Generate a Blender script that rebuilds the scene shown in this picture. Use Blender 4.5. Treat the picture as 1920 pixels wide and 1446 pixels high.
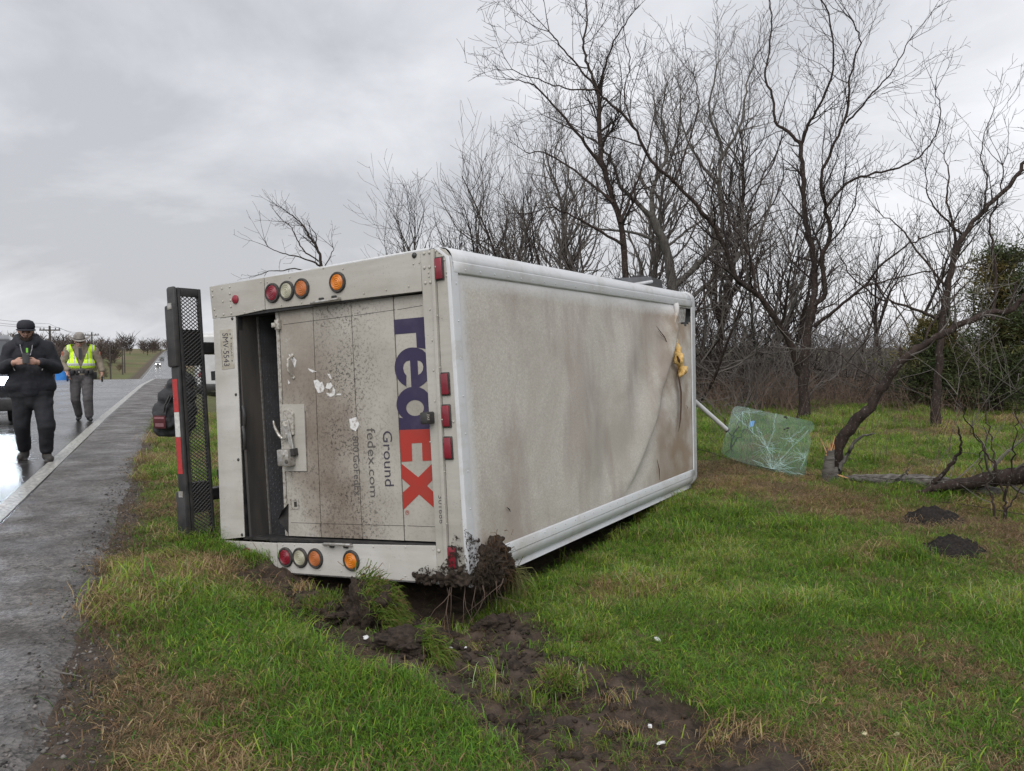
import bpy, bmesh, math, random
import numpy as np
from mathutils import Matrix, Vector, noise as mnoise

for o in list(bpy.data.objects):
    bpy.data.objects.remove(o, do_unlink=True)
scene = bpy.context.scene
COL = scene.collection
R = math.radians
random.seed(7)
RNG = np.random.default_rng(11)

# ------------------------------------------------------------------ camera
F, CX, CY, HOR, CAMZ = 1500.0, 960.0, 723.0, 655.0, 1.48
PITCH = math.atan((CY - HOR) / F)
cam_d = bpy.data.cameras.new('camera')
cam_d.sensor_fit = 'HORIZONTAL'
cam_d.sensor_width = 36.0
cam_d.lens = 36.0 * F / 1920.0
cam_d.clip_start = 0.05
cam_d.clip_end = 6000.0
cam = bpy.data.objects.new('camera', cam_d)
cam.location = (0, 0, CAMZ)
cam.rotation_euler = (R(90) - PITCH, 0, 0)
COL.objects.link(cam)
scene.camera = cam

# ------------------------------------------------------------------ sky and sun
SUN_EL, SUN_AZ = R(47), R(190)      # sun behind the camera, veiled by cloud
world = bpy.data.worlds.new('World')
scene.world = world
world.use_nodes = True
wn, wl = world.node_tree.nodes, world.node_tree.links
wn.clear()
def N(t, nodes=wn, **k):
    n = nodes.new(t)
    for a, b in k.items():
        setattr(n, a, b)
    return n
w_out = N('ShaderNodeOutputWorld')
sky = N('ShaderNodeTexSky', sky_type='NISHITA', sun_disc=False)
sky.sun_elevation = SUN_EL
sky.sun_rotation = SUN_AZ
sky.air_density = 1.5
sky.dust_density = 3.0
bg1 = N('ShaderNodeBackground'); bg1.inputs['Strength'].default_value = 0.10
wl.new(sky.outputs[0], bg1.inputs[0])
tc = N('ShaderNodeTexCoord')
sep = N('ShaderNodeSeparateXYZ'); wl.new(tc.outputs['Generated'], sep.inputs[0])
def wm(op, a, b=None, clamp=False):
    m = N('ShaderNodeMath', operation=op, use_clamp=clamp)
    for i, v in enumerate((a, b)):
        if v is None: continue
        if isinstance(v, (int, float)): m.inputs[i].default_value = v
        else: wl.new(v, m.inputs[i])
    return m.outputs[0]
zc = wm('MAXIMUM', sep.outputs[2], 0.0)
za = wm('ADD', zc, 0.34)
cmb = N('ShaderNodeCombineXYZ')
wl.new(wm('DIVIDE', sep.outputs[0], za), cmb.inputs[0])
wl.new(wm('DIVIDE', sep.outputs[1], za), cmb.inputs[1])
def wnoise(scale, detail, rough, off, sx=1.0, sy=1.0, dist=0.0):
    mp = N('ShaderNodeMapping')
    mp.inputs['Location'].default_value = off
    mp.inputs['Scale'].default_value = (sx, sy, 1)
    wl.new(cmb.outputs[0], mp.inputs[0])
    n = N('ShaderNodeTexNoise')
    n.inputs['Scale'].default_value = scale
    n.inputs['Detail'].default_value = detail
    n.inputs['Roughness'].default_value = rough
    n.inputs['Distortion'].default_value = dist
    wl.new(mp.outputs[0], n.inputs[0])
    return n.outputs[0]
n1 = wnoise(0.50, 4, 0.48, (1.35, 0.9, 0), -1.0, 1.1, 0.25)
n2 = wnoise(1.9, 6, 0.58, (7.7, 2.1, 0), 1.0, 1.15, 0.35)
nsum = wm('ADD', wm('MULTIPLY', n1, 0.64), wm('MULTIPLY', n2, 0.36))
ramp = N('ShaderNodeValToRGB')
e = ramp.color_ramp.elements
e[0].position = 0.39; e[0].color = (0.385, 0.392, 0.418, 1)
e[1].position = 0.60; e[1].color = (0.70, 0.705, 0.73, 1)
m = e.new(0.49); m.color = (0.535, 0.542, 0.570, 1)
wl.new(nsum, ramp.inputs[0])
bg2 = N('ShaderNodeBackground'); bg2.inputs['Strength'].default_value = 0.94
wl.new(ramp.outputs[0], bg2.inputs[0])
mx = N('ShaderNodeMixShader'); mx.inputs[0].default_value = 0.95
wl.new(bg1.outputs[0], mx.inputs[1]); wl.new(bg2.outputs[0], mx.inputs[2])
wl.new(mx.outputs[0], w_out.inputs[0])

sun_d = bpy.data.lights.new('sun', 'SUN')
sun_d.energy = 1.5
sun_d.angle = R(60)
sun_d.color = (1.0, 0.97, 0.93)
sun = bpy.data.objects.new('sun', sun_d)
sdir = Vector((math.sin(SUN_AZ) * math.cos(SUN_EL), math.cos(SUN_AZ) * math.cos(SUN_EL), math.sin(SUN_EL)))
sun.rotation_euler = sdir.to_track_quat('Z', 'Y').to_euler()
COL.objects.link(sun)

scene.render.engine = 'CYCLES'
vs = scene.view_settings
vs.view_transform = 'Standard'
vs.look = 'None'
vs.exposure = 0.66
vs.gamma = 1.0
vs.use_curve_mapping = False

# ------------------------------------------------------------------ pixel helpers
def ray(px, py):
    """world direction of a photo pixel, scaled to forward depth 1"""
    x, zc_ = (px - CX) / F, (CY - py) / F
    c, s = math.cos(PITCH), math.sin(PITCH)
    y, z = c + zc_ * s, -s + zc_ * c
    return Vector((x / y, 1.0, z / y))
def pix(px, py, d):
    r = ray(px, py)
    return Vector((r.x * d, d, CAMZ + r.z * d))
def depth_at(py, z, px=960):
    return (z - CAMZ) / ray(px, py).z
def ppm(d):                        # metres per photo pixel at depth d
    return d / F

# road frame: s along the road, q to its right, q = 0 on the edge line
UR = Vector((-0.386, 0.9225))
Q0 = 1.49
def sq(x, y): return x * UR.x + y * UR.y, Q0 + x * UR.y - y * UR.x
def xy(s, q):
    q -= Q0
    return s * UR.x + q * UR.y, s * UR.y - q * UR.x

# truck frame: x forward, y to its left (now up), z to its roof (now right)
TU = Vector((0.50572, 0.86105, -0.00671))
TV = Vector((0.85897, -0.50392, 0.07366))
TW = Vector((-0.06021, 0.04314, 0.99725))
TT = Vector((-2.41965, 6.67838, -1.82151 + CAMZ))
TW_, TH, TL = 2.36, 2.482, 5.318
TM = Matrix(((TU.x, TW.x, TV.x, TT.x), (TU.y, TW.y, TV.y, TT.y), (TU.z, TW.z, TV.z, TT.z), (0, 0, 0, 1)))
TMI = TM.inverted()
def tl_plane(px, py, axis, val):
    o = TMI @ Vector((0, 0, CAMZ))
    d = TMI.to_3x3() @ ray(px, py)
    k = (val - o[axis]) / d[axis]
    return o + d * k
def on_rear(px, py, x=0.0): return tl_plane(px, py, 0, x)
def on_roof(px, py, z=TH): return tl_plane(px, py, 2, z)

# ------------------------------------------------------------------ mesh helpers
class MB:
    def __init__(s): s.v, s.f, s.m = [], [], []
    def add(s, vs_, fs, mi=0):
        b = len(s.v)
        s.v.extend([tuple(p) for p in vs_])
        s.f.extend([tuple(i + b for i in f) for f in fs])
        s.m.extend([mi] * len(fs))
        return s
    def box(s, a, b, mi=0, M=None, bev=0.0):
        (x0, y0, z0), (x1, y1, z1) = a, b
        if bev > 0:
            bm = bmesh.new()
            bmesh.ops.create_cube(bm, size=1)
            for v in bm.verts:
                v.co = Vector(((x0 + x1) / 2 + v.co.x * (x1 - x0), (y0 + y1) / 2 + v.co.y * (y1 - y0), (z0 + z1) / 2 + v.co.z * (z1 - z0)))
            bmesh.ops.bevel(bm, geom=list(bm.edges), offset=bev, segments=2, affect='EDGES', profile=0.5)
            bm.verts.index_update()
            P = [v.co.copy() for v in bm.verts]; Fc = [[v.index for v in f.verts] for f in bm.faces]
            bm.free()
        else:
            P = [Vector(p) for p in ((x0, y0, z0), (x1, y0, z0), (x1, y1, z0), (x0, y1, z0), (x0, y0, z1), (x1, y0, z1), (x1, y1, z1), (x0, y1, z1))]
            Fc = [(0, 3, 2, 1), (4, 5, 6, 7), (0, 1, 5, 4), (1, 2, 6, 5), (2, 3, 7, 6), (3, 0, 4, 7)]
        if M is not None: P = [M @ p for p in P]
        return s.add(P, Fc, mi)
    def tube(s, pts, rad, n=8, mi=0, cap=True, flat=1.0):
        pts = [Vector(p) for p in pts]
        if not isinstance(rad, (list, tuple)): rad = [rad] * len(pts)
        P, Fc = [], []
        t0 = (pts[1] - pts[0]).normalized()
        up = Vector((0, 0, 1)) if abs(t0.z) < 0.9 else Vector((1, 0, 0))
        a = t0.cross(up).normalized()
        for i, p in enumerate(pts):
            t = (pts[min(i + 1, len(pts) - 1)] - pts[max(i - 1, 0)])
            if t.length < 1e-9: t = t0
            t.normalize()
            a = (a - t * a.dot(t))
            if a.length < 1e-6: a = t.orthogonal()
            a.normalize()
            b = t.cross(a)
            for k in range(n):
                an = 2 * math.pi * k / n
                P.append(p + (a * math.cos(an) + b * math.sin(an) * flat) * rad[i])
        for i in range(len(pts) - 1):
            for k in range(n):
                k2 = (k + 1) % n
                Fc.append((i * n + k, i * n + k2, (i + 1) * n + k2, (i + 1) * n + k))
        if cap:
            Fc.append(tuple(range(n - 1, -1, -1)))
            Fc.append(tuple(range((len(pts) - 1) * n, len(pts) * n)))
        return s.add(P, Fc, mi)
    def lathe(s, prof, n=24, M=None, mi=0, cap=True):
        """prof: (radius, height) rings about +Z"""
        P, Fc = [], []
        for r, h in prof:
            for k in range(n):
                an = 2 * math.pi * k / n
                P.append(Vector((r * math.cos(an), r * math.sin(an), h)))
        for i in range(len(prof) - 1):
            for k in range(n):
                k2 = (k + 1) % n
                Fc.append((i * n + k, i * n + k2, (i + 1) * n + k2, (i + 1) * n + k))
        if cap:
            Fc.append(tuple(range(n - 1, -1, -1)))
            Fc.append(tuple(range((len(prof) - 1) * n, len(prof) * n)))
        if M is not None: P = [M @ p for p in P]
        return s.add(P, Fc, mi)
    def prism(s, poly, off, mi=0):
        """poly: 3-D outline, off: extrusion vector"""
        n = len(poly); off = Vector(off)
        P = [Vector(p) for p in poly] + [Vector(p) + off for p in poly]
        Fc = [tuple(range(n)), tuple(range(2 * n - 1, n - 1, -1))]
        for i in range(n):
            j = (i + 1) % n
            Fc.append((j, i, i + n, j + n))
        return s.add(P, Fc, mi)
    def ball(s, c, r, n=12, mi=0, M=None):
        c = Vector(c)
        if not isinstance(r, (tuple, list)): r = (r, r, r)
        P, Fc = [], []
        h = n // 2
        for i in range(h + 1):
            th = math.pi * i / h
            for k in range(n):
                an = 2 * math.pi * k / n
                P.append(c + Vector((r[0] * math.sin(th) * math.cos(an), r[1] * math.sin(th) * math.sin(an), r[2] * math.cos(th))))
        for i in range(h):
            for k in range(n):
                k2 = (k + 1) % n
                Fc.append((i * n + k, (i + 1) * n + k, (i + 1) * n + k2, i * n + k2))
        if M is not None: P = [M @ p for p in P]
        return s.add(P, Fc, mi)
    def build(s, name, mat, parent=None, smooth=False, weld=False, fixn=True):
        me = bpy.data.meshes.new(name)
        me.from_pydata([tuple(p) for p in s.v], [], s.f)
        mats = mat if isinstance(mat, (list, tuple)) else [mat]
        for m_ in mats: me.materials.append(m_)
        if len(mats) > 1: me.polygons.foreach_set('material_index', s.m)
        if fixn or weld:
            bm = bmesh.new(); bm.from_mesh(me)
            if weld: bmesh.ops.remove_doubles(bm, verts=bm.verts, dist=1e-5)
            bmesh.ops.recalc_face_normals(bm, faces=bm.faces)
            bm.to_mesh(me); bm.free()
        if smooth == 'auto':
            me.shade_smooth()
            bm = bmesh.new(); bm.from_mesh(me)
            for ed in bm.edges:
                if len(ed.link_faces) == 2 and ed.calc_face_angle() > R(38): ed.smooth = False
            bm.to_mesh(me); bm.free()
        elif smooth: me.shade_smooth()
        me.update()
        return link(name, me, parent)

def link(name, me, parent=None):
    o = bpy.data.objects.new(name, me)
    COL.objects.link(o)
    if parent is not None: o.parent = parent
    return o
def tag(o, label=None, cat=None, group=None, kind=None):
    if label: o['label'] = label
    if cat: o['category'] = cat
    if group: o['group'] = group
    if kind: o['kind'] = kind
    return o
def thing(name, label, cat, loc=(0, 0, 0), rz=0.0, group=None, M=None):
    o = bpy.data.objects.new(name, None)
    o.empty_display_size = 0.2
    COL.objects.link(o)
    if M is not None: o.matrix_world = M
    else:
        o.location = loc; o.rotation_euler = (0, 0, rz)
    return tag(o, label, cat, group)
def copy_tree(o, parent=None):
    c = o.copy(); COL.objects.link(c)
    if parent is not None: c.parent = parent
    for ch in list(o.children):
        copy_tree(ch, c)
    return c
def np_mesh(name, V, loops, starts, totals, mats, col=None, midx=None, smooth=False, parent=None):
    me = bpy.data.meshes.new(name)
    V = np.asarray(V, dtype=np.float32); loops = np.asarray(loops, dtype=np.int32)
    me.vertices.add(len(V)); me.vertices.foreach_set('co', V.ravel())
    me.loops.add(len(loops)); me.loops.foreach_set('vertex_index', loops)
    me.polygons.add(len(starts))
    me.polygons.foreach_set('loop_start', np.asarray(starts, dtype=np.int32))
    me.polygons.foreach_set('loop_total', np.asarray(totals, dtype=np.int32))
    for m_ in (mats if isinstance(mats, (list, tuple)) else [mats]): me.materials.append(m_)
    if midx is not None: me.polygons.foreach_set('material_index', np.asarray(midx, dtype=np.int32))
    me.update(calc_edges=True)
    if col is not None:
        at = me.color_attributes.new('tint', 'FLOAT_COLOR', 'POINT')
        c4 = np.ones((len(V), 4), dtype=np.float32); c4[:, :3] = col
        at.data.foreach_set('color', c4.ravel())
    if smooth: me.shade_smooth()
    me.validate()
    return link(name, me, parent)
def tri_mesh(name, V, T, mat, **k):
    T = np.asarray(T, dtype=np.int32); n = T.shape[1]
    return np_mesh(name, V, T.ravel(), np.arange(len(T)) * n, np.full(len(T), n), mat, **k)

# ------------------------------------------------------------------ materials
MATS = {}
def pmat(name, c=(0.5, 0.5, 0.5), rough=0.6, metal=0.0, c2=None, scale=8.0, detail=5, lo=0.35, hi=0.65, bump=0.0, bscale=40.0,
         spec=0.5, attr=None, coat=0.0, emit=None, estr=0.0, stretch=(1, 1, 1), rough2=None, coords='Object', trans=0.0):
    m_ = bpy.data.materials.new(name); m_.use_nodes = True
    nt = m_.node_tree; nd, lk = nt.nodes, nt.links
    b = nd['Principled BSDF']
    b.inputs['Base Color'].default_value = (*c, 1)
    b.inputs['Roughness'].default_value = rough
    b.inputs['Metallic'].default_value = metal
    b.inputs['Specular IOR Level'].default_value = spec
    if coat: b.inputs['Coat Weight'].default_value = coat
    if emit:
        b.inputs['Emission Color'].default_value = (*emit, 1); b.inputs['Emission Strength'].default_value = estr
    if trans: b.inputs['Transmission Weight'].default_value = trans
    t = nd.new('ShaderNodeTexCoord'); mp = nd.new('ShaderNodeMapping'); mp.inputs['Scale'].default_value = stretch
    lk.new(t.outputs[coords], mp.inputs[0])
    if c2 is not None or rough2 is not None:
        n = nd.new('ShaderNodeTexNoise'); n.inputs['Scale'].default_value = scale; n.inputs['Detail'].default_value = detail
        n.inputs['Roughness'].default_value = 0.6
        lk.new(mp.outputs[0], n.inputs[0])
        r = nd.new('ShaderNodeMapRange'); r.inputs[1].default_value = lo; r.inputs[2].default_value = hi
        lk.new(n.outputs[0], r.inputs[0])
        if c2 is not None:
            x = nd.new('ShaderNodeMix'); x.data_type = 'RGBA'
            x.inputs[6].default_value = (*c, 1); x.inputs[7].default_value = (*c2, 1)
            lk.new(r.outputs[0], x.inputs[0]); lk.new(x.outputs[2], b.inputs['Base Color'])
        if rough2 is not None:
            y = nd.new('ShaderNodeMapRange'); y.inputs[3].default_value = rough; y.inputs[4].default_value = rough2
            lk.new(r.outputs[0], y.inputs[0]); lk.new(y.outputs[0], b.inputs['Roughness'])
    if attr:
        a = nd.new('ShaderNodeAttribute'); a.attribute_name = attr
        lk.new(a.outputs['Color'], b.inputs['Base Color'])
    if bump:
        n = nd.new('ShaderNodeTexNoise'); n.inputs['Scale'].default_value = bscale; n.inputs['Detail'].default_value = 4
        lk.new(mp.outputs[0], n.inputs[0])
        bp = nd.new('ShaderNodeBump'); bp.inputs['Strength'].default_value = bump; bp.inputs['Distance'].default_value = 0.02
        lk.new(n.outputs[0], bp.inputs['Height']); lk.new(bp.outputs[0], b.inputs['Normal'])
    MATS[name] = m_
    return m_
class NT:
    """small helper for hand-made node materials"""
    def __init__(s, name):
        s.m = bpy.data.materials.new(name); s.m.use_nodes = True
        s.nd, s.lk = s.m.node_tree.nodes, s.m.node_tree.links
        s.b = s.nd['Principled BSDF']
        s.tc = s.nd.new('ShaderNodeTexCoord'); s.obj = s.tc.outputs['Object']
    def put(s, inp, v):
        if isinstance(v, (int, float)): inp.default_value = v
        elif isinstance(v, (tuple, list)): inp.default_value = tuple(v) + (1,) * (4 - len(v)) if len(inp.default_value) == 4 else tuple(v)
        else: s.lk.new(v, inp)
    def noise(s, scale, detail=5, rough=0.6, stretch=(1, 1, 1), off=(0, 0, 0), dist=0.0):
        mp = s.nd.new('ShaderNodeMapping'); mp.inputs['Scale'].default_value = stretch; mp.inputs['Location'].default_value = off
        s.lk.new(s.obj, mp.inputs[0])
        n = s.nd.new('ShaderNodeTexNoise'); n.inputs['Scale'].default_value = scale; n.inputs['Detail'].default_value = detail
        n.inputs['Roughness'].default_value = rough; n.inputs['Distortion'].default_value = dist
        s.lk.new(mp.outputs[0], n.inputs[0])
        return n.outputs[0]
    def vor(s, scale, stretch=(1, 1, 1), feature='F1', rnd=1.0):
        mp = s.nd.new('ShaderNodeMapping'); mp.inputs['Scale'].default_value = stretch
        s.lk.new(s.obj, mp.inputs[0])
        n = s.nd.new('ShaderNodeTexVoronoi'); n.feature = feature; n.inputs['Scale'].default_value = scale
        n.inputs['Randomness'].default_value = rnd
        s.lk.new(mp.outputs[0], n.inputs[0])
        return n
    def rng(s, v, a, b, c=0.0, d=1.0):
        r = s.nd.new('ShaderNodeMapRange')
        s.put(r.inputs[0], v); r.inputs[1].default_value = a; r.inputs[2].default_value = b
        r.inputs[3].default_value = c; r.inputs[4].default_value = d
        return r.outputs[0]
    def math(s, op, a, b=0.0, clamp=False):
        r = s.nd.new('ShaderNodeMath'); r.operation = op; r.use_clamp = clamp
        s.put(r.inputs[0], a); s.put(r.inputs[1], b)
        return r.outputs[0]
    def mix(s, f, a, b):
        x = s.nd.new('ShaderNodeMix'); x.data_type = 'RGBA'
        s.put(x.inputs[0], f); s.put(x.inputs[6], a); s.put(x.inputs[7], b)
        return x.outputs[2]
    def xyz(s):
        q = s.nd.new('ShaderNodeSeparateXYZ'); s.lk.new(s.obj, q.inputs[0])
        return q.outputs
    def bump(s, h, strength=0.3, dist=0.01):
        bp = s.nd.new('ShaderNodeBump'); bp.inputs['Strength'].default_value = strength; bp.inputs['Distance'].default_value = dist
        s.lk.new(h, bp.inputs['Height']); s.lk.new(bp.outputs[0], s.b.inputs['Normal'])
    def done(s, color, rough=0.6, metal=0.0, spec=0.5):
        s.put(s.b.inputs['Base Color'], color); s.put(s.b.inputs['Roughness'], rough); s.put(s.b.inputs['Metallic'], metal)
        s.put(s.b.inputs['Specular IOR Level'], spec)
        MATS[s.m.name] = s.m
        return s.m

# ================================================================== TERRAIN AND ROAD
def hash2(i, j, seed):
    n = (i.astype(np.int64) * 374761393 + j.astype(np.int64) * 668265263 + seed * 1274126177) & 0x7fffffff
    n = (n ^ (n >> 13)) * 1274126177 & 0x7fffffff
    return ((n ^ (n >> 16)) & 0xffff) / 65535.0
def vnoise(x, y, sc, seed=0):
    x = np.asarray(x, dtype=np.float64) / sc; y = np.asarray(y, dtype=np.float64) / sc
    i, j = np.floor(x), np.floor(y)
    u, v = x - i, y - j
    u, v = u * u * (3 - 2 * u), v * v * (3 - 2 * v)
    a, b = hash2(i, j, seed), hash2(i + 1, j, seed)
    c, d = hash2(i, j + 1, seed), hash2(i + 1, j + 1, seed)
    return (a * (1 - u) + b * u) * (1 - v) + (c * (1 - u) + d * u) * v
def fbm(x, y, sc, seed=0, o=3):
    t, a, n = 0, 1.0, 0
    for k in range(o):
        t = t + a * vnoise(x, y, sc / 2 ** k, seed + 17 * k); n += a; a *= 0.5
    return t / n

def zroad(s):
    s = np.asarray(s, dtype=np.float64)
    S = [-2000, 20, 40, 60, 80, 100, 120, 145, 170, 200, 240, 300, 400, 520, 650, 800, 1100, 3000]
    Z = [0, 0, -.137, -.547, -1.23, -2.19, -3.42, -5.1, -6.4, -7.0, -6.8, -6.0, -4.3, -2.4, -0.8, 0.2, 0.4, 0.4]
    # smooth by averaging neighbours
    w = np.clip(np.abs(s) * 0.04, 0.5, 25)
    return sum(np.interp(s + k * w, S, Z) for k in (-1, -.5, 0, .5, 1)) / 5
QP = [-400, -60, -20, -10.5, -8.6, 0.95, 1.5, 1.84, 2.3, 2.8, 3.3, 5.0, 6.5, 7.6, 8.8, 12, 16, 40, 400]
ZP = [0.5, 0.2, -0.1, -0.35, -.03, -.022, -.06, -.13, -.23, -.32, -.37, -.36, -.27, -.20, -.14, 0.0, 0.06, 0.10, 0.3]

# churned furrow dug by the truck: polylines in ground coordinates with half-widths
def gp(px, py, z=-0.3):
    d = depth_at(py, z, px); p = pix(px, py, d); return (p.x, p.y)
FURROW = [([gp(545, 1100), gp(600, 1115), gp(680, 1135), gp(800, 1155), gp(930, 1170)], 0.48),
          ([gp(690, 1170), gp(780, 1230), gp(900, 1270), gp(1020, 1300), gp(1120, 1350), gp(1240, 1410), gp(1330, 1470)], 0.50),
          ([gp(850, 1180), gp(920, 1210), gp(960, 1250)], 0.50),
          ([gp(1150, 1260), gp(1210, 1330), gp(1330, 1390), gp(1420, 1440)], 0.30)]
def seg_dist(x, y, pts):
    best = np.full(np.shape(x), 1e9)
    for (ax, ay), (bx, by) in zip(pts[:-1], pts[1:]):
        dx, dy = bx - ax, by - ay
        t = np.clip(((x - ax) * dx + (y - ay) * dy) / (dx * dx + dy * dy), 0, 1)
        best = np.minimum(best, np.hypot(x - ax - t * dx, y - ay - t * dy))
    return best
def mud_mask(x, y):
    m_ = np.zeros(np.shape(x))
    wob = (fbm(x, y, 0.35, 91) - 0.5) * 0.42 + (vnoise(x, y, 0.09, 5) - .5) * .10
    for pts, w in FURROW:
        d = seg_dist(x, y, pts)
        m_ = np.maximum(m_, np.clip((w + wob - d) / 0.10 + 0.5, 0, 1))
    return m_
MOUNDS = [(gp(1785, 1048, -.28), 0.26, 0.13), (gp(1752, 985, -.24), 0.30, 0.16)]
CORN_C, CORN_D = TM @ Vector((0, 0, TH)), TM @ Vector((0, 0, 0))
CORN_F, CORN_G = TM @ Vector((TL, 0, TH)), TM @ Vector((TL, 0, 0))
def truck_uv(x, y):
    """truck-frame (forward, up) coordinates of ground points, from the tipped side"""
    ax, ay = np.array(x) - TT.x, np.array(y) - TT.y
    det = TU.x * TV.y - TU.y * TV.x
    return (ax * TV.y - ay * TV.x) / det, (TU.x * ay - TU.y * ax) / det
def zground(x, y, detail=True):
    x = np.asarray(x, dtype=np.float64); y = np.asarray(y, dtype=np.float64)
    s = x * UR.x + y * UR.y; q = Q0 + x * UR.y - y * UR.x
    z = np.interp(q, QP, ZP) * 0.5 + 0.25 * (np.interp(q - .15, QP, ZP) + np.interp(q + .15, QP, ZP))
    z = z + zroad(s)
    if detail:
        k = np.clip((q - 1.1) / 0.8, 0, 1) * (np.abs(s) < 60)
        z = z + k * ((fbm(x, y, 1.3, 3) - .5) * .15 + (vnoise(x, y, 0.28, 8) - .5) * .035)
        m_ = mud_mask(x, y)
        z = z + m_ * (-0.05 + (fbm(x, y, 0.30, 21, 4) - .5) * 0.17 + np.abs(vnoise(x, y, 0.09, 33) - .5) * .07 + (vnoise(x, y, .045, 35) - .5) * .03)
        u, v = truck_uv(x, y)
        # hollow under the tipped body, deepest at the near roof corner
        inside = np.clip((u + .28) / .30, 0, 1) * np.clip((TL - .2 - u) / 1.2, 0, 1) * np.clip((v - .55) / .4, 0, 1) * np.clip((TH + .10 - v) / .25, 0, 1)
        z = z - inside * 0.14
    return z
def gz(x, y): return float(zground(np.array([x]), np.array([y]))[0])

def axis(lo, hi, step, far_lo, far_hi, g):
    a = list(np.arange(lo, hi + 1e-6, step))
    st = step
    while a[-1] < far_hi: st *= g; a.append(a[-1] + st)
    st = step; b = []
    c = lo
    while c > far_lo: st *= g; c -= st; b.append(c)
    return np.array(b[::-1] + a)
SS = axis(-1.0, 12.0, 0.040, -30, 2500, 1.06)
QR = axis(0.86, 10.0, 0.040, 0.86, 900, 1.09)
QL = np.array([-8.3, -8.6, -9, -9.6, -10.5, -12, -14, -17, -20, -25, -30, -38, -48, -60, -80, -110, -150, -210, -300, -500, -900])[::-1]
QQ = np.concatenate([QL, [-8.0, -4.0, 0.0, 0.8], QR])
Sg, Qg = np.meshgrid(SS, QQ, indexing='ij')
Xg = Sg * UR.x + (Qg - Q0) * UR.y
Yg = Sg * UR.y - (Qg - Q0) * UR.x
Zg = zground(Xg, Yg)
under = (Qg > -8.2) & (Qg < 0.83)
Zg = np.where(under, Zg - 0.06 - 0.001 * np.abs(Sg), Zg)
far_k = np.clip((np.abs(Sg) - 60) / 200, 0, 1) * np.clip((np.abs(Qg + 3.6) - 12) / 60, 0, 1)
Zg += far_k * (fbm(Xg, Yg, 160, 44) - 0.35) * 7
ns, nq = Sg.shape
idx = np.arange(ns * nq).reshape(ns, nq)
quads = np.stack([idx[:-1, :-1], idx[:-1, 1:], idx[1:, 1:], idx[1:, :-1]], axis=-1).reshape(-1, 4)
# vertex tint: R = mud, G = bare roadside dirt, B = dry straw litter by the fence
mud = mud_mask(Xg, Yg)
edge = 1.14 + (fbm(Xg, Yg, 0.6, 61) - .5) * 0.55
dirt = np.clip((edge - Qg) / 0.12 + .5, 0, 1) * (Qg > 0.7)
dirt = np.maximum(dirt, ((Qg < -8.2) & (Qg > -11)) * 0.9)
straw = np.exp(-((Qg - 8.1 - (fbm(Xg, Yg, 1.5, 71) - .5) * 1.2) / 0.55) ** 2) * (Sg < 40)
u_, v_ = truck_uv(Xg, Yg)
mud = np.maximum(mud, np.clip((u_ + .30) / .2, 0, 1) * np.clip((TL - u_) / .3, 0, 1) * np.clip((v_ + .1) / .2, 0, 1) * np.clip((TH + .02 - v_) / .15, 0, 1))
gcol = np.stack([mud, dirt, straw], axis=-1).reshape(-1, 3)

t = NT('soil_and_turf')
at = t.nd.new('ShaderNodeAttribute'); at.attribute_name = 'tint'
sp = t.nd.new('ShaderNodeSeparateColor'); t.lk.new(at.outputs['Color'], sp.inputs[0])
turf = t.mix(t.rng(t.noise(1.1, 4), .35, .65), (0.070, 0.080, 0.028), (0.110, 0.098, 0.046))
turf = t.mix(t.rng(t.noise(0.045, 3), .42, .58), turf, (0.105, 0.115, 0.042))
turf = t.mix(t.rng(t.noise(0.02, 3, off=(4, 9, 0)), .50, .62), turf, (0.15, 0.105, 0.060))
mudc = t.mix(t.rng(t.noise(9, 6), .35, .65), (0.024, 0.0165, 0.012), (0.098, 0.070, 0.053))
dirtc = t.mix(t.rng(t.noise(14, 6), .3, .7), (0.040, 0.030, 0.024), (0.115, 0.088, 0.070))
strawc = t.mix(t.rng(t.noise(22, 5), .3, .7), (0.10, 0.070, 0.040), (0.20, 0.15, 0.085))
c_ = t.mix(sp.outputs[2], turf, strawc)
c_ = t.mix(sp.outputs[1], c_, dirtc)
c_ = t.mix(sp.outputs[0], c_, mudc)
t.bump(t.noise(38, 6, .7), .8, .03)
t.done(c_, t.math('SUBTRACT', 0.95, t.math('MULTIPLY', sp.outputs[0], 0.28)), spec=0.3)
ground = tri_mesh('ground', np.stack([Xg, Yg, Zg], -1).reshape(-1, 3), quads, MATS['soil_and_turf'], col=gcol, smooth=True)
tag(ground, 'grassy roadside verge with churned mud and fields beyond', 'ground', kind='structure')

# ---- road sheets
def strip(name, qs, ss, z0, mat, jit=0.0):
    S_, Q_ = np.meshgrid(ss, np.array(qs, dtype=float), indexing='ij')
    if jit:
        n_ = (fbm(ss, ss * 0 + 3.3, 1.2, 12) - .5) * jit * 2 + (vnoise(ss, ss * 0, .13, 9) - .5) * jit
        Q_[:, -1] += n_ * (np.abs(ss) < 60)
    X_ = S_ * UR.x + (Q_ - Q0) * UR.y; Y_ = S_ * UR.y - (Q_ - Q0) * UR.x
    Z_ = zroad(S_) + z0
    if jit: Z_[:, -1] -= 0.03
    i_ = np.arange(S_.size).reshape(S_.shape)
    f_ = np.stack([i_[:-1, :-1], i_[:-1, 1:], i_[1:, 1:], i_[1:, :-1]], -1).reshape(-1, 4)
    o = tri_mesh(name, np.stack([X_, Y_, Z_], -1).reshape(-1, 3), f_, mat, smooth=True)
    o['kind'] = 'structure'
    return o
SR = axis(-1, 30, 0.25, -30, 2500, 1.05)
SF = axis(-1, 13, 0.06, -30, 2500, 1.05)

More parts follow.
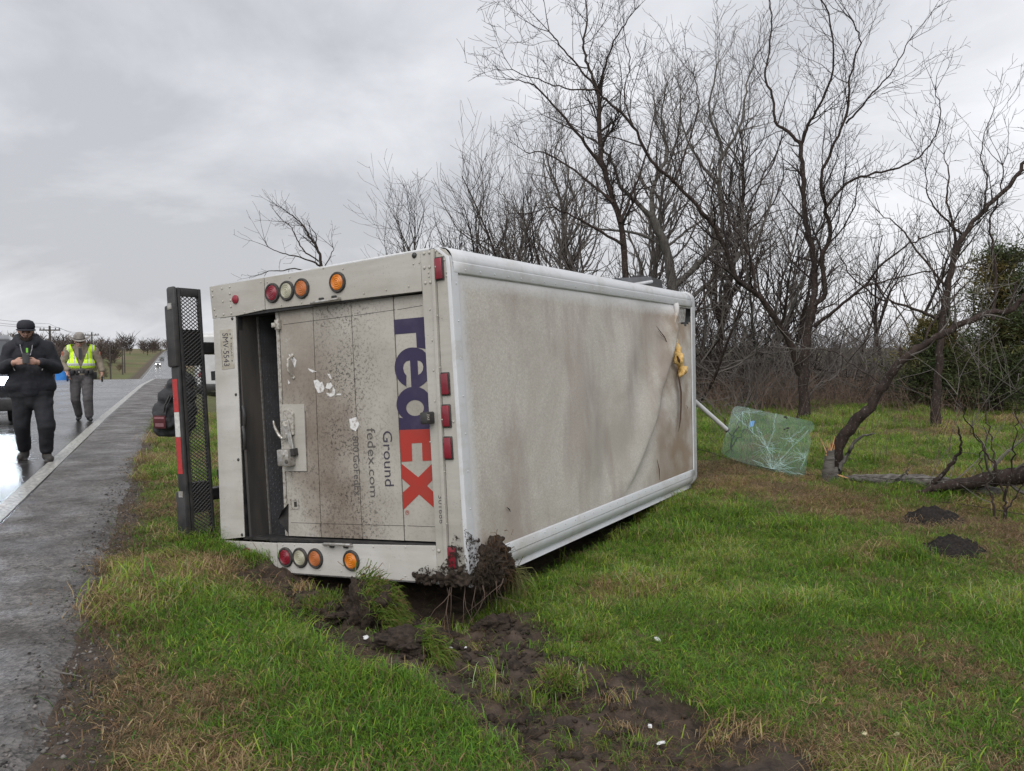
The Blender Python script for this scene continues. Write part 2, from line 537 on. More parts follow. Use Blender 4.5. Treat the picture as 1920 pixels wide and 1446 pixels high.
t = NT('wet_asphalt')
x_, y_, z_ = t.xyz()
fine = t.noise(160, 3, .7)
pud = t.rng(t.noise(0.55, 5, .55, stretch=(1, 1, 1)), .42, .60)
streak = t.rng(t.noise(5.5, 4, .6, stretch=(1, 1, 1)), .35, .65)
wet = t.math('MULTIPLY', t.math('ADD', t.math('MULTIPLY', pud, .7), t.math('MULTIPLY', streak, .35)), 1.0, True)
col_ = t.mix(t.rng(fine, .3, .7), (0.022, 0.021, 0.022), (0.060, 0.058, 0.058))
t.bump(t.math('ADD', fine, t.math('MULTIPLY', t.noise(30, 4), 1.2)), .18, .010)
t.done(col_, t.rng(wet, 0, 1, .30, .09), spec=0.75)
t = NT('chip_seal')
fine = t.noise(46, 5, .85)
vv = t.vor(48)
vs_ = t.nd.new('ShaderNodeSeparateColor'); t.lk.new(vv.outputs['Color'], vs_.inputs[0])
st_ = t.math('ADD', t.math('MULTIPLY', vs_.outputs[0], .65), t.math('MULTIPLY', t.rng(fine, .38, .62), .45))
col_ = t.mix(t.rng(st_, .15, .95), (0.030, 0.028, 0.027), (0.23, 0.215, 0.205))
col_ = t.mix(t.math('MULTIPLY', t.rng(t.noise(1.6, 6, .7), .42, .62), .75), col_, (0.040, 0.034, 0.030))
col_ = t.mix(t.math('MULTIPLY', t.rng(t.noise(5, 6, .75, off=(3, 3, 1)), .54, .66), .5), col_, (0.25, 0.24, 0.228))
t.bump(t.math('ADD', t.math('MULTIPLY', vv.outputs[0], .8), fine), .9, .012)
t.done(col_, t.rng(t.noise(2.3, 5), .38, .62, .34, .80), spec=0.45)
t = NT('line_paint')
wear = t.rng(t.noise(22, 6, .8), .44, .60)
col_ = t.mix(wear, (0.13, 0.13, 0.125), (0.62, 0.61, 0.57))
col_ = t.mix(t.rng(t.noise(1.7, 4), .45, .75), col_, (0.28, 0.27, 0.25))
t.bump(t.noise(110, 4), .3, .006)
t.done(col_, 0.38)
strip('road', [-7.6, -5.5, -3.6, -1.8, 0.09], SR, 0.0, MATS['wet_asphalt'])
strip('road_shoulder', [0.09, 0.4, 0.7, 0.90, 0.98], SF, 0.0, MATS['chip_seal'], jit=0.045)
strip('road_shoulder_far', [-8.35, -7.6], SR, 0.0, MATS['chip_seal'])
strip('edge_line', [-0.09, 0.07], SR, 0.005, MATS['line_paint'])
strip('edge_line_far', [-7.5, -7.36], SR, 0.005, MATS['line_paint'])

# ================================================================== GRASS
def blades(name, P, h, w, lean, col, label=None, cat='grass', curl=0.55, mat=None, parent=None, zoff=None):
    """P (n,3) roots, h heights, w widths, lean (n,2) horizontal tip offset; five-vertex blades"""
    n = len(P)
    a = RNG.uniform(0, 2 * np.pi, n)
    side = np.stack([np.cos(a), np.sin(a), np.zeros(n)], 1) * (w[:, None] * .5)
    up = np.zeros((n, 3)); up[:, 2] = 1
    L3 = np.zeros((n, 3)); L3[:, :2] = lean
    mid = P + up * (h * .58)[:, None] + L3 * 0.34
    tip = P + up * (h * np.clip(1.0 - 0.45 * np.hypot(lean[:, 0], lean[:, 1]) / np.maximum(h, 1e-4), .25, 1))[:, None] + L3
    V = np.stack([P - side, P + side, mid + side * .75, mid - side * .75, tip], 1).reshape(-1, 3)
    b = np.arange(n)[:, None] * 5
    loops = np.concatenate([b + np.array([[0, 1, 2, 3]]), b + np.array([[3, 2, 4]])], 1).ravel()
    totals = np.tile([4, 3], n)
    starts = np.concatenate([[0], np.cumsum(totals)[:-1]])
    shade = np.array([0.55, 0.55, 0.95, 0.95, 1.1])
    C = (col[:, None, :] * np.ones((1, 5, 1))).reshape(-1, 3)
    o = np_mesh(name, V, loops, starts, totals, mat or MATS['grass_blade'], col=C, parent=parent)
    if label: tag(o, label, cat, kind='stuff')
    return o
t = NT('grass_blade')
at = t.nd.new('ShaderNodeAttribute'); at.attribute_name = 'tint'
t.done(at.outputs['Color'], .55, spec=.25)
gm = t.m
tr = t.nd.new('ShaderNodeBsdfTranslucent'); t.lk.new(at.outputs['Color'], tr.inputs[0])
mxs = t.nd.new('ShaderNodeMixShader'); mxs.inputs[0].default_value = .42
outn = [n for n in t.nd if n.type == 'OUTPUT_MATERIAL'][0]
t.lk.new(t.b.outputs[0], mxs.inputs[1]); t.lk.new(tr.outputs[0], mxs.inputs[2]); t.lk.new(mxs.outputs[0], outn.inputs[0])

def grass_colors(x, y, n):
    g1, g2, g3 = np.array((.098, .205, .022)), np.array((.205, .295, .036)), np.array((.050, .115, .022))
    dry, brn, pale = np.array((.30, .215, .105)), np.array((.135, .085, .048)), np.array((.24, .31, .13))
    f = fbm(x, y, 0.9, 101)[:, None]; r1 = RNG.random((n, 1)); r2 = RNG.random((n, 1))
    c = g1 + (g2 - g1) * np.clip((f - .35) / .35 + (r1 - .5) * .7, 0, 1)
    c = np.where(r2 < .16, g3, c)
    c = np.where((r2 > .93), pale, c)
    d = fbm(x, y, 0.75, 131)[:, None] + (fbm(x, y, 2.3, 137)[:, None] - .5) * .5
    pd = np.clip((d - .55) / .13, 0.05, .80)
    r3 = RNG.random((n, 1))
    c = np.where(r3 < pd, np.where(RNG.random((n, 1)) < .45, dry, brn), c)
    return c * RNG.uniform(.75, 1.25, (n, 1)), pd[:, 0]
def scatter(n, x0, x1, y0, y1):
    return RNG.uniform(x0, x1, n), RNG.uniform(y0, y1, n)
def make_grass():
    xs, ys = [], []
    bands = [(1.3, 3.2, 3600), (3.2, 4.6, 3200), (4.6, 6.5, 2300), (6.5, 9, 1500), (9, 12.5, 800), (12.5, 20, 380)]
    for y0, y1, rho in bands:
        x0, x1 = -0.72 * y1 - .6, 0.72 * y1 + .6
        n = int((x1 - x0) * (y1 - y0) * rho)
        a, b = scatter(n, x0, x1, y0, y1)
        ok = np.abs(a) < 0.72 * b + .7
        xs.append(a[ok]); ys.append(b[ok])
    x, y = np.concatenate(xs), np.concatenate(ys)
    s = x * UR.x + y * UR.y; q = Q0 + x * UR.y - y * UR.x
    m_ = mud_mask(x, y)
    ed = 1.03 + (fbm(x, y, 0.6, 61) - .5) * 0.55
    pr = np.clip((q - ed) / .18, 0, 1) * (1 - m_ * .985)
    for (mx_, my_), r_, h_ in MOUNDS:
        pr *= np.clip((np.hypot(x - mx_, y - my_) / r_ - .88) / .2, 0, 1)
    u, v = truck_uv(x, y)
    inb = (u > .05) & (u < TL - .1) & (v > 0.0) & (v < TH - .2)
    pr = np.where(inb, 0, pr)
    # thin, bare spots
    bare = fbm(x, y, 0.42, 151)
    pr *= np.clip((bare - .27) / .10, 0.4, 1)
    ok = RNG.random(len(x)) < pr
    x, y, q, u, v = x[ok], y[ok], q[ok], u[ok], v[ok]
    n = len(x)
    c, pd = grass_colors(x, y, n)
    st = np.exp(-((q - 8.1 - (fbm(x, y, 1.5, 71) - .5) * 1.2) / 0.75) ** 2)
    isst = RNG.random(n) < st * .95
    c = np.where(isst[:, None], np.array((.27, .195, .11)) * RNG.uniform(.45, 1.25, (n, 1)), c)
    isdirt = (q < 1.45) & (RNG.random(n) < .55)
    c = np.where(isdirt[:, None], np.array((.16, .11, .07)) * RNG.uniform(.5, 1.2, (n, 1)), c)
    d = np.hypot(x, y)
    tall = fbm(x, y, 0.5, 171)
    h = (0.028 + 0.095 * np.clip((tall - .30) * 1.7, 0, 1)) * RNG.uniform(.55, 1.45, n)
    h *= np.where(q > 7.6, .75, 1.0)
    h *= np.where(pd > .4, .75, 1)
    h = np.where(isst, h * .8, h)
    w = 0.0038 * np.maximum(1, (d / 4.5) ** .75) * RNG.uniform(.7, 1.4, n)
    la = (fbm(x, y, 0.9, 191) * 4 * np.pi) + RNG.normal(0, 1.1, n)
    lm = h * np.abs(RNG.normal(.75, .50, n)) * np.where(isst, 2.6, np.where(pd > .4, 1.7, 1))
    lean = np.stack([np.cos(la) * lm, np.sin(la) * lm], 1)
    P = np.stack([x, y, zground(x, y) - .006], 1)
    blades('grass', P, h, w, lean, c, 'uneven green and straw-brown grass covering the verge and the meadow', 'grass')
    print('grass blades', n)
make_grass()
def tuft_mesh(seed, n, h, spread_, lean, cols, w=.0042):
    """one matted tussock: blades of three segments combed roughly one way"""
    rg = np.random.default_rng(seed)
    a0 = rg.uniform(0, 6.28); a = rg.normal(a0, 1.0, n); P = np.zeros((n, 3)); P[:, :2] = rg.normal(0, spread_, (n, 2)); P[:, 2] = -.012
    hh = rg.uniform(*h, n); lm = hh * np.abs(rg.normal(lean, .45, n))
    dv = np.stack([np.cos(a), np.sin(a), np.zeros(n)], 1); up = np.array([0, 0, 1.0])
    sa = a + np.pi / 2 + rg.normal(0, .5, n); sd = np.stack([np.cos(sa), np.sin(sa), np.zeros(n)], 1) * (w * rg.uniform(.6, 1.3, n) * .5)[:, None]
    p1 = P + up * (hh * .45)[:, None] + dv * (lm * .16)[:, None]
    p2 = P + up * (hh * .78)[:, None] + dv * (lm * .50)[:, None]
    p3 = P + up * (hh * np.clip(.95 - .30 * lm / hh, .35, 1))[:, None] + dv * lm[:, None]
    V = np.stack([P - sd, P + sd, p1 + sd, p1 - sd, p2 + sd * .7, p2 - sd * .7, p3], 1).reshape(-1, 3)
    k = np.arange(n)[:, None] * 7
    loops = np.concatenate([k + np.array([[0, 1, 2, 3]]), k + np.array([[3, 2, 4, 5]]), k + np.array([[5, 4, 6]])], 1).ravel(); tot = np.tile([4, 4, 3], n)
    cols = np.array(cols); c = cols[rg.integers(0, len(cols), n)] * rg.uniform(.7, 1.3, (n, 1))
    o = np_mesh('tussock', V, loops, np.concatenate([[0], np.cumsum(tot)[:-1]]), tot, MATS['grass_blade'], col=np.repeat(c, 7, 0))
    return o
def instances(name, label, P, scl, variants, cat='grass'):
    """scatter copies of a few tussocks on points with geometry nodes; one uncountable mass"""
    col = bpy.data.collections.new(name + '_kinds')
    for v in variants:
        COL.objects.unlink(v); col.objects.link(v)
    me = bpy.data.meshes.new(name); n = len(P); me.vertices.add(n); me.vertices.foreach_set('co', np.asarray(P, dtype=np.float32).ravel())
    at_ = me.attributes.new('scl', 'FLOAT', 'POINT'); at_.data.foreach_set('value', np.asarray(scl, dtype=np.float32))
    rt = np.stack([RNG.normal(0, .12, n), RNG.normal(0, .12, n), RNG.uniform(0, 6.28, n)], 1).astype(np.float32)
    at_ = me.attributes.new('rot', 'FLOAT_VECTOR', 'POINT'); at_.data.foreach_set('vector', rt.ravel())
    o = link(name, me); tag(o, label, cat, kind='stuff')
    ng = bpy.data.node_groups.new(name, 'GeometryNodeTree')
    ng.interface.new_socket('Geometry', in_out='INPUT', socket_type='NodeSocketGeometry'); ng.interface.new_socket('Geometry', in_out='OUTPUT', socket_type='NodeSocketGeometry')
    gi, go = ng.nodes.new('NodeGroupInput'), ng.nodes.new('NodeGroupOutput')
    ci = ng.nodes.new('GeometryNodeCollectionInfo'); ci.inputs['Collection'].default_value = col; ci.inputs['Separate Children'].default_value = True; ci.inputs['Reset Children'].default_value = True
    ip = ng.nodes.new('GeometryNodeInstanceOnPoints'); ip.inputs['Pick Instance'].default_value = True
    na = ng.nodes.new('GeometryNodeInputNamedAttribute'); na.data_type = 'FLOAT'; na.inputs['Name'].default_value = 'scl'
    nr = ng.nodes.new('GeometryNodeInputNamedAttribute'); nr.data_type = 'FLOAT_VECTOR'; nr.inputs['Name'].default_value = 'rot'
    er = ng.nodes.new('FunctionNodeEulerToRotation')
    ng.links.new(gi.outputs[0], ip.inputs['Points']); ng.links.new(ci.outputs[0], ip.inputs['Instance']); ng.links.new(nr.outputs[0], er.inputs[0]); ng.links.new(er.outputs[0], ip.inputs['Rotation'])
    ng.links.new(na.outputs[0], ip.inputs['Scale']); ng.links.new(ip.outputs[0], go.inputs[0])
    md = o.modifiers.new('scatter', 'NODES'); md.node_group = ng
    return o
GB, GY, GD, GP = (.125, .255, .028), (.275, .370, .044), (.064, .150, .028), (.270, .370, .160)
DR, BR, RU = (.42, .315, .170), (.21, .140, .082), (.29, .180, .095)
def make_tufts():
    rg = np.random.default_rng(71); xs, ys = [], []
    for y0, y1, rho in ((1.2, 3.5, 190), (3.5, 5, 180), (5, 7, 150), (7, 10, 105), (10, 14, 60), (14, 21, 30)):
        w = .72 * y1 + .8; n = int(2 * w * (y1 - y0) * rho); a, b = rg.uniform(-w, w, n), rg.uniform(y0, y1, n); ok = np.abs(a) < .72 * b + .8; xs.append(a[ok]); ys.append(b[ok])
    x, y = np.concatenate(xs), np.concatenate(ys); q = Q0 + x * UR.y - y * UR.x
    ed = 1.08 + (fbm(x, y, 0.6, 61) - .5) * 0.55
    pr = np.clip((q - ed) / .2, 0, 1) * (1 - np.clip(mud_mask(x, y) * 1.6, 0, 1) * .955)
    for (mx_, my_), r_, h_ in MOUNDS: pr *= np.hypot((x - mx_) / 1.25, y - my_) > r_ * .86
    u, v = truck_uv(x, y); pr = np.where((u > .02) & (u < TL - .05) & (v > 0) & (v < TH - .15), 0, pr)
    pr *= np.clip((fbm(x, y, .42, 151) - .22) / .10, .6, 1)
    ok = rg.random(len(x)) < pr; x, y, q = x[ok], y[ok], q[ok]; n = len(x); d = np.hypot(x, y)
    dry = fbm(x, y, .75, 131) + (fbm(x, y, 2.3, 137) - .5) * .5
    st = np.exp(-((q - 8.1 - (fbm(x, y, 1.5, 71) - .5) * 1.2) / .75) ** 2)
    r = rg.random(n)
    isdry = (r < np.clip((dry - .535) / .08, .05, .80)) | (rg.random(n) < st * .97) | ((q < 1.42) & (r < .6))
    yel = fbm(x, y, .9, 101) + rg.normal(0, .09, n) > .50
    tall = np.clip((fbm(x, y, .55, 171) - .36) * 3.2, 0, 1); sc = (1 - .40 * np.clip(st * 1.6, 0, 1)) * (.36 + .80 * tall) * rg.uniform(.75, 1.25, n) * np.clip((d / 6) ** .35, .9, 1.5)
    P = np.stack([x, y, zground(x, y)], 1)
    k1 = [tuft_mesh(500 + i, 64, (.05, .135), .050, .85, [GB, GB, GY, GD, GB, BR]) for i in range(5)]
    k2 = [tuft_mesh(520 + i, 60, (.05, .130), .050, .80, [GY, GY, GB, GP, GY, DR]) for i in range(5)]
    k3 = [tuft_mesh(540 + i, 60, (.03, .105), .060, 1.5, [DR, BR, RU, BR, DR, DR, GY]) for i in range(5)]
    a = ~isdry & ~yel; b = ~isdry & yel
    instances('grass_tussocks', 'deep green grass tussocks over the verge and meadow', P[a], sc[a], k1)
    instances('yellow_grass_tussocks', 'yellow-green grass tussocks over the verge and meadow', P[b], sc[b], k2)
    # low mat of short turf filling between the tussocks
    xs, ys = [], []
    for y0, y1, rho in ((1.2, 3.5, 200), (3.5, 5.5, 170), (5.5, 8, 120), (8, 12, 60), (12, 18, 25)):
        w = .72 * y1 + .8; n = int(2 * w * (y1 - y0) * rho); a_, b_ = rg.uniform(-w, w, n), rg.uniform(y0, y1, n); ok = np.abs(a_) < .72 * b_ + .8; xs.append(a_[ok]); ys.append(b_[ok])
    x2, y2 = np.concatenate(xs), np.concatenate(ys); q2_ = Q0 + x2 * UR.y - y2 * UR.x
    u, v = truck_uv(x2, y2); pr = np.clip((q2_ - 1.02 - (fbm(x2, y2, .6, 61) - .5) * .55) / .2, 0, 1) * (1 - np.clip(mud_mask(x2, y2) * 1.5, 0, 1) * .97) * ~((u > .02) & (u < TL - .05) & (v > 0) & (v < TH - .15))
    for (mx_, my_), r_, h_ in MOUNDS: pr = pr * (np.hypot((x2 - mx_) / 1.25, y2 - my_) > r_ * 1.05)
    ok = rg.random(len(x2)) < pr; x2, y2 = x2[ok], y2[ok]
    k4 = [tuft_mesh(560 + i, 80, (.015, .055), .075, 1.4, [GB, GY, GB, GD, GB, BR]) for i in range(4)]
    k5 = [tuft_mesh(580 + i, 70, (.010, .045), .080, 1.8, [DR, BR, BR, RU, BR, GD]) for i in range(4)]
    dry2 = fbm(x2, y2, .75, 131) + (fbm(x2, y2, 2.3, 137) - .5) * .5 + rg.normal(0, .035, len(x2))
    q2_ = Q0 + x2 * UR.y - y2 * UR.x; d2_ = (dry2 > .565) | (rg.random(len(x2)) < .9 * np.exp(-((q2_ - 8.1 - (fbm(x2, y2, 1.5, 71) - .5) * 1.2) / .75) ** 2)) | (q2_ < 1.3)
    P2 = np.stack([x2, y2, zground(x2, y2)], 1); s2 = rg.uniform(.75, 1.35, len(x2))
    instances('low_turf', 'short green matted turf between the tussocks', P2[~d2_], s2[~d2_], k4)
    instances('dead_thatch', 'short brown dead thatch in patches of the verge', P2[d2_], s2[d2_], k5)
    instances('dry_grass_tussocks', 'dry brown grass matted among the green and along the fence', P[isdry], sc[isdry] * .95, k3)
make_tufts()

# ================================================================== TRUCK
# ---- paints
t = NT('truck_white_paint')
g = t.rng(t.noise(3.5, 6, .65), .50, .80)
st = t.rng(t.noise(2.0, 5, .7, stretch=(0.6, 9, 9)), .52, .78)
c_ = t.mix(t.math('MULTIPLY', g, .8), (0.56, 0.575, 0.60), (0.38, 0.36, 0.32))
c_ = t.mix(t.math('MULTIPLY', st, .35), c_, (0.36, 0.32, 0.27))
t.bump(t.noise(6, 3), .08, .02)
t.done(c_, t.rng(g, 0, 1, .34, .6))
def dirty(name, base, grime, speck=0.0):
    t = NT(name)
    x_, y_, z_ = t.xyz()
    big = t.rng(t.noise(1.6, 5, .6), .38, .68)
    run = t.rng(t.noise(6.0, 5, .7, stretch=(1, 1, .12)), .45, .75)       # rain runs along the upright truck's height
    sp_ = t.rng(t.noise(75, 4, .75), .61, .67)
    pat = t.rng(t.noise(2.2, 4, .6, off=(5, 2, 8)), .44, .66)
    scr = t.rng(t.noise(14, 3, .5, stretch=(1, 1, 6), off=(9, 1, 0)), .70, .76)
    c_ = t.mix(t.math('MULTIPLY', big, .75), base, grime)
    c_ = t.mix(t.math('MULTIPLY', run, .45), c_, tuple(v * .72 for v in grime))
    if speck: c_ = t.mix(t.math('MULTIPLY', t.math('MULTIPLY', sp_, t.math('ADD', pat, .12)), speck), c_, (0.045, 0.036, 0.030))
    c_ = t.mix(t.math('MULTIPLY', scr, .35), c_, tuple(min(.75, v * 1.35) for v in base))
    t.bump(t.math('ADD', t.noise(4, 3), t.math('MULTIPLY', t.noise(60, 3), .12)), .15, .02)
    return t.done(c_, .55, 0.0)
dirty('rear_panel_upper', (0.43, 0.417, 0.385), (0.33, 0.312, 0.272), .75)
dirty('rear_panel_lower', (0.54, 0.53, 0.51), (0.40, 0.38, 0.34), .75)
# the roll-up door: road film with a dark spray band across its height
t = NT('door_film')
x_, y_, z_ = t.xyz()
base = t.mix(t.rng(t.noise(1.4, 5), .35, .65), (0.42, 0.40, 0.36), (0.30, 0.28, 0.245))
mid = t.mix(t.rng(t.noise(3.5, 5), .35, .7), (0.19, 0.155, 0.125), (0.25, 0.215, 0.18))
bn = t.math('ADD', z_, t.math('MULTIPLY', t.math('SUBTRACT', t.noise(2.1, 5), .5), .9))
bn = t.math('ADD', bn, t.math('MULTIPLY', t.math('SUBTRACT', y_, 1.2), .22))
band = t.math('MULTIPLY', t.rng(bn, .62, 1.0), t.rng(bn, 1.62, 1.15))
low = t.rng(t.math('ADD', y_, t.math('MULTIPLY', t.noise(1.9, 4), .8)), 2.4, 1.5)
c_ = t.mix(t.math('MULTIPLY', band, t.math('ADD', t.math('MULTIPLY', low, .6), .50)), base, mid)
spk = t.rng(t.noise(40, 5, .8), .52, .58)
col_b = t.math('MULTIPLY', t.rng(z_, 1.05, 1.28), t.rng(z_, 1.85, 1.45))
pk = t.math('MULTIPLY', spk, t.math('ADD', t.math('MULTIPLY', t.math('MULTIPLY', col_b, t.rng(t.noise(3, 4), .3, .6)), .95), .16))
pk2 = t.math('MULTIPLY', t.rng(t.noise(36, 5, .85), .53, .60), t.math('MULTIPLY', t.rng(bn, .40, .75), t.rng(bn, 1.45, 1.0)))
c_ = t.mix(t.math('MAXIMUM', pk, t.math('MULTIPLY', pk2, t.math('MULTIPLY', low, .75))), c_, (0.055, 0.045, 0.038))
wsc = t.math('MULTIPLY', t.rng(t.noise(30, 5, .8, off=(2, 7, 3)), .57, .64), t.math('MULTIPLY', t.rng(z_, 1.10, .72), t.rng(t.noise(2.6, 3, off=(1, 5, 2)), .48, .60)))
c_ = t.mix(t.math('MULTIPLY', wsc, .55), c_, (0.58, 0.57, 0.54))
t.bump(t.noise(5, 4), .10, .02)
t.done(c_, .6)
t = NT('roof_fibreglass')
x_, y_, z_ = t.xyz()
weave = t.noise(62, 4, .85)
c_ = t.mix(t.rng(weave, .3, .7), (0.36, 0.335, 0.30), (0.62, 0.595, 0.55))
c_ = t.mix(t.math('MULTIPLY', t.rng(t.noise(0.9, 5, .6, dist=.6), .42, .62), .62), c_, (0.335, 0.300, 0.265))
c_ = t.mix(t.math('MULTIPLY', t.rng(t.noise(1.5, 4, .6, stretch=(1.6, .45, 1), off=(3, 1, 4)), .47, .62), .55), c_, (0.30, 0.250, 0.225))
# rubbed-in brown soil towards the front, strongest low down
frt = t.math('MULTIPLY', t.rng(t.math('ADD', x_, t.math('MULTIPLY', t.noise(1.6, 4), 1.2)), 3.9, 5.0), t.rng(t.noise(2.2, 5, off=(1, 1, 7)), .40, .62))
c_ = t.mix(t.math('MULTIPLY', frt, .8), c_, (0.24, 0.175, 0.12))
yn = t.math('ADD', y_, t.math('MULTIPLY', t.noise(2.0, 5, off=(2, 2, 2)), .5))
lowm = t.math('MULTIPLY', t.rng(yn, 1.05, .45), t.math('MULTIPLY', t.rng(x_, 3.6, 4.2), t.rng(x_, 4.9, 4.5)))
c_ = t.mix(t.math('MULTIPLY', lowm, .55), c_, (0.20, 0.135, 0.075))
crn = t.math('MULTIPLY', t.rng(yn, .85, .35), t.rng(x_, .75, .25))
c_ = t.mix(t.math('MULTIPLY', crn, .6), c_, (0.24, 0.175, 0.11))
sp_ = t.rng(t.noise(40, 5, .8, off=(4, 4, 4)), .64, .70)
c_ = t.mix(t.math('MULTIPLY', sp_, t.math('MAXIMUM', t.rng(x_, .5, .1), t.math('MAXIMUM', crn, t.math('MULTIPLY', frt, .6)))), c_, (0.06, 0.045, 0.035))
# overspray of white paint feathering out from the trims
nz = t.math('MULTIPLY', t.math('SUBTRACT', t.noise(26, 5, .8), .5), .16)
ed = t.math('MAXIMUM', t.rng(t.math('ADD', x_, nz), .20, .11), t.rng(t.math('ADD', y_, nz), 2.05, 2.16))
c_ = t.mix(t.math('MULTIPLY', ed, .85), c_, (0.62, 0.62, 0.63))
t.bump(t.math('ADD', weave, t.math('MULTIPLY', t.noise(9, 4), .8)), .22, .008)
t.done(c_, .68, spec=.35)
pmat('black_plastic', (0.020, 0.020, 0.022), .5, c2=(0.045, 0.043, 0.042), scale=9, bump=.1)
pmat('black_steel', (0.014, 0.014, 0.016), .45, c2=(0.035, 0.033, 0.032), scale=14, rough2=.7, bump=.15, bscale=70)
pmat('dark_rubber', (0.040, 0.038, 0.037), .75, c2=(0.085, 0.075, 0.066), scale=5, stretch=(1, .2, 1))
pmat('tread_plate', (0.16, 0.165, 0.18), .45, metal=.3, c2=(0.11, 0.11, 0.115), scale=4)
pmat('bare_aluminium', (0.55, 0.55, 0.54), .42, metal=.75, c2=(0.30, 0.27, 0.23), scale=30, rough2=.6)
pmat('dull_hardware', (0.48, 0.46, 0.42), .5, metal=.35, c2=(0.16, 0.13, 0.10), scale=45, lo=.45, hi=.7)
pmat('red_lens', (0.25, 0.012, 0.028), .34, c2=(0.16, 0.014, 0.024), scale=9, coat=.2)
pmat('amber_lens', (0.66, 0.21, 0.012), .34, c2=(0.50, 0.14, 0.010), scale=30, coat=.2)
pmat('amber_lens_weathered', (0.44, 0.13, 0.03), .5, c2=(0.34, 0.12, 0.045), scale=12)
pmat('clear_lens', (0.42, 0.41, 0.31), .3, c2=(0.30, 0.29, 0.22), scale=14, coat=.2)
pmat('lamp_rubber', (0.022, 0.021, 0.021), .7, c2=(0.06, 0.055, 0.05), scale=30)
pmat('logo_purple', (0.026, 0.018, 0.058), .5, c2=(0.055, 0.044, 0.088), scale=5, lo=.5, hi=.8)
pmat('logo_red', (0.36, 0.030, 0.020), .5, c2=(0.28, 0.045, 0.034), scale=5, lo=.45, hi=.8)
pmat('print_dark', (0.045, 0.040, 0.060), .6)
pmat('print_grey', (0.085, 0.078, 0.075), .6)
pmat('plate_white', (0.46, 0.44, 0.39), .5, c2=(0.36, 0.33, 0.27), scale=20)
pmat('tape_red', (0.46, 0.035, 0.035), .4, c2=(0.30, 0.03, 0.03), scale=30)
pmat('tape_white', (0.62, 0.62, 0.60), .4, c2=(0.42, 0.41, 0.40), scale=30)
pmat('seam_dark', (0.030, 0.027, 0.025), .8)
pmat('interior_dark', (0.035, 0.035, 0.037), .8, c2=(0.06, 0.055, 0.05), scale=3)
pmat('sticker_white', (0.66, 0.66, 0.66), .5, c2=(0.35, 0.32, 0.29), scale=40, lo=.5, hi=.66)
pmat('insulation_foam', (0.62, 0.36, 0.085), .95, c2=(0.72, 0.52, 0.24), scale=22, bump=.6, bscale=60)
pmat('tear_brown', (0.10, 0.045, 0.022), .9, c2=(0.04, 0.02, 0.012), scale=30)
W = MATS['truck_white_paint']

truck = thing('delivery_truck', 'white parcel delivery truck tipped onto its side in the grass verge', 'truck', M=TM)
# corners of the body as the photograph shows it, slightly racked
rA, rB, rC, rD = on_rear(395, 538), on_rear(842, 460), on_rear(882, 1098), on_rear(418, 1066)
fE, fF = on_roof(1305, 550), on_roof(1310, 905)
fA, fD = fE + (rA - rB), fF + (rD - rC)
def T3(a, b, c):
    """a 0..1 rear to front, b 0..1 right side to left side, c 0..1 floor to roof"""
    r_ = (rD * (1 - b) + rA * b) * (1 - c) + (rC * (1 - b) + rB * b) * c
    f_ = (fD * (1 - b) + fA * b) * (1 - c) + (fF * (1 - b) + fE * b) * c
    return r_ * (1 - a) + f_ * a
BL = TL
def shell(name, prof, a0, a1, na, mat, smooth=True, parent=truck, thick=None):
    """sweep a (b, c) profile along the body"""
    mb = MB(); n = len(prof)
    P = [T3(a0 + (a1 - a0) * i / na, b, c) for i in range(na + 1) for b, c in prof]
    Fc = [(i * n + k, i * n + k + 1, (i + 1) * n + k + 1, (i + 1) * n + k) for i in range(na) for k in range(n - 1)]
    mb.add(P, Fc)
    o = mb.build(name, mat, parent, smooth='auto' if smooth else False)
    if thick:
        md = o.modifiers.new('s', 'SOLIDIFY'); md.thickness = thick; md.offset = 0
    return o
rr = 0.10
fl = 0.19
def corner_prof(top):
    pr = []
    if top:   # roof flange, bead, rounded corner, down the left side
        pr = [(1 - fl / TW_, 1.001), (1 - (fl - .012) / TW_, 1.004), (1 - (fl - .075) / TW_, 1.005), (1 - (fl - .082) / TW_, 1.002), (1 - rr / TW_, 1.003)]
        for k in range(1, 9):
            an = math.pi / 2 * k / 8
            pr.append((1 - rr / TW_ + rr / TW_ * math.sin(an) + .001, 1.003 - rr / TH * (1 - math.cos(an))))
        pr += [(1.002, 1 - 0.20 / TH)]
    else:
        pr = [(fl / TW_, 1.001), ((fl - .012) / TW_, 1.004), ((fl - .075) / TW_, 1.005), ((fl - .082) / TW_, 1.002), (rr / TW_, 1.003)]
        for k in range(1, 7):
            an = math.pi / 2 * k / 8
            pr.append((rr / TW_ - rr / TW_ * math.sin(an), 1.003 - rr / TH * (1 - math.cos(an))))
        pr += [(.012, .976), (-.012, .988), (-.014, .982), (.0, .955), (0, .92)]   # projecting drip lip
    return pr
shell('roof_rail', corner_prof(True), .004, .965, 24, W, thick=.004)
shell('roof_rail', corner_prof(False), .012, .965, 24, W, thick=.004)
shell('side_panel', [(1.0, 1 - .19 / TH), (1.0, .5), (1.0, .02)], .002, .998, 12, W, thick=.02)
shell('side_panel', [(0.0, .93), (0.0, .5), (0.0, .02)], .002, .998, 12, W, thick=.02)
shell('floor_underside', [(0.01, .02), (.99, .02)], .01, .99, 6, MATS['black_steel'], thick=.03)
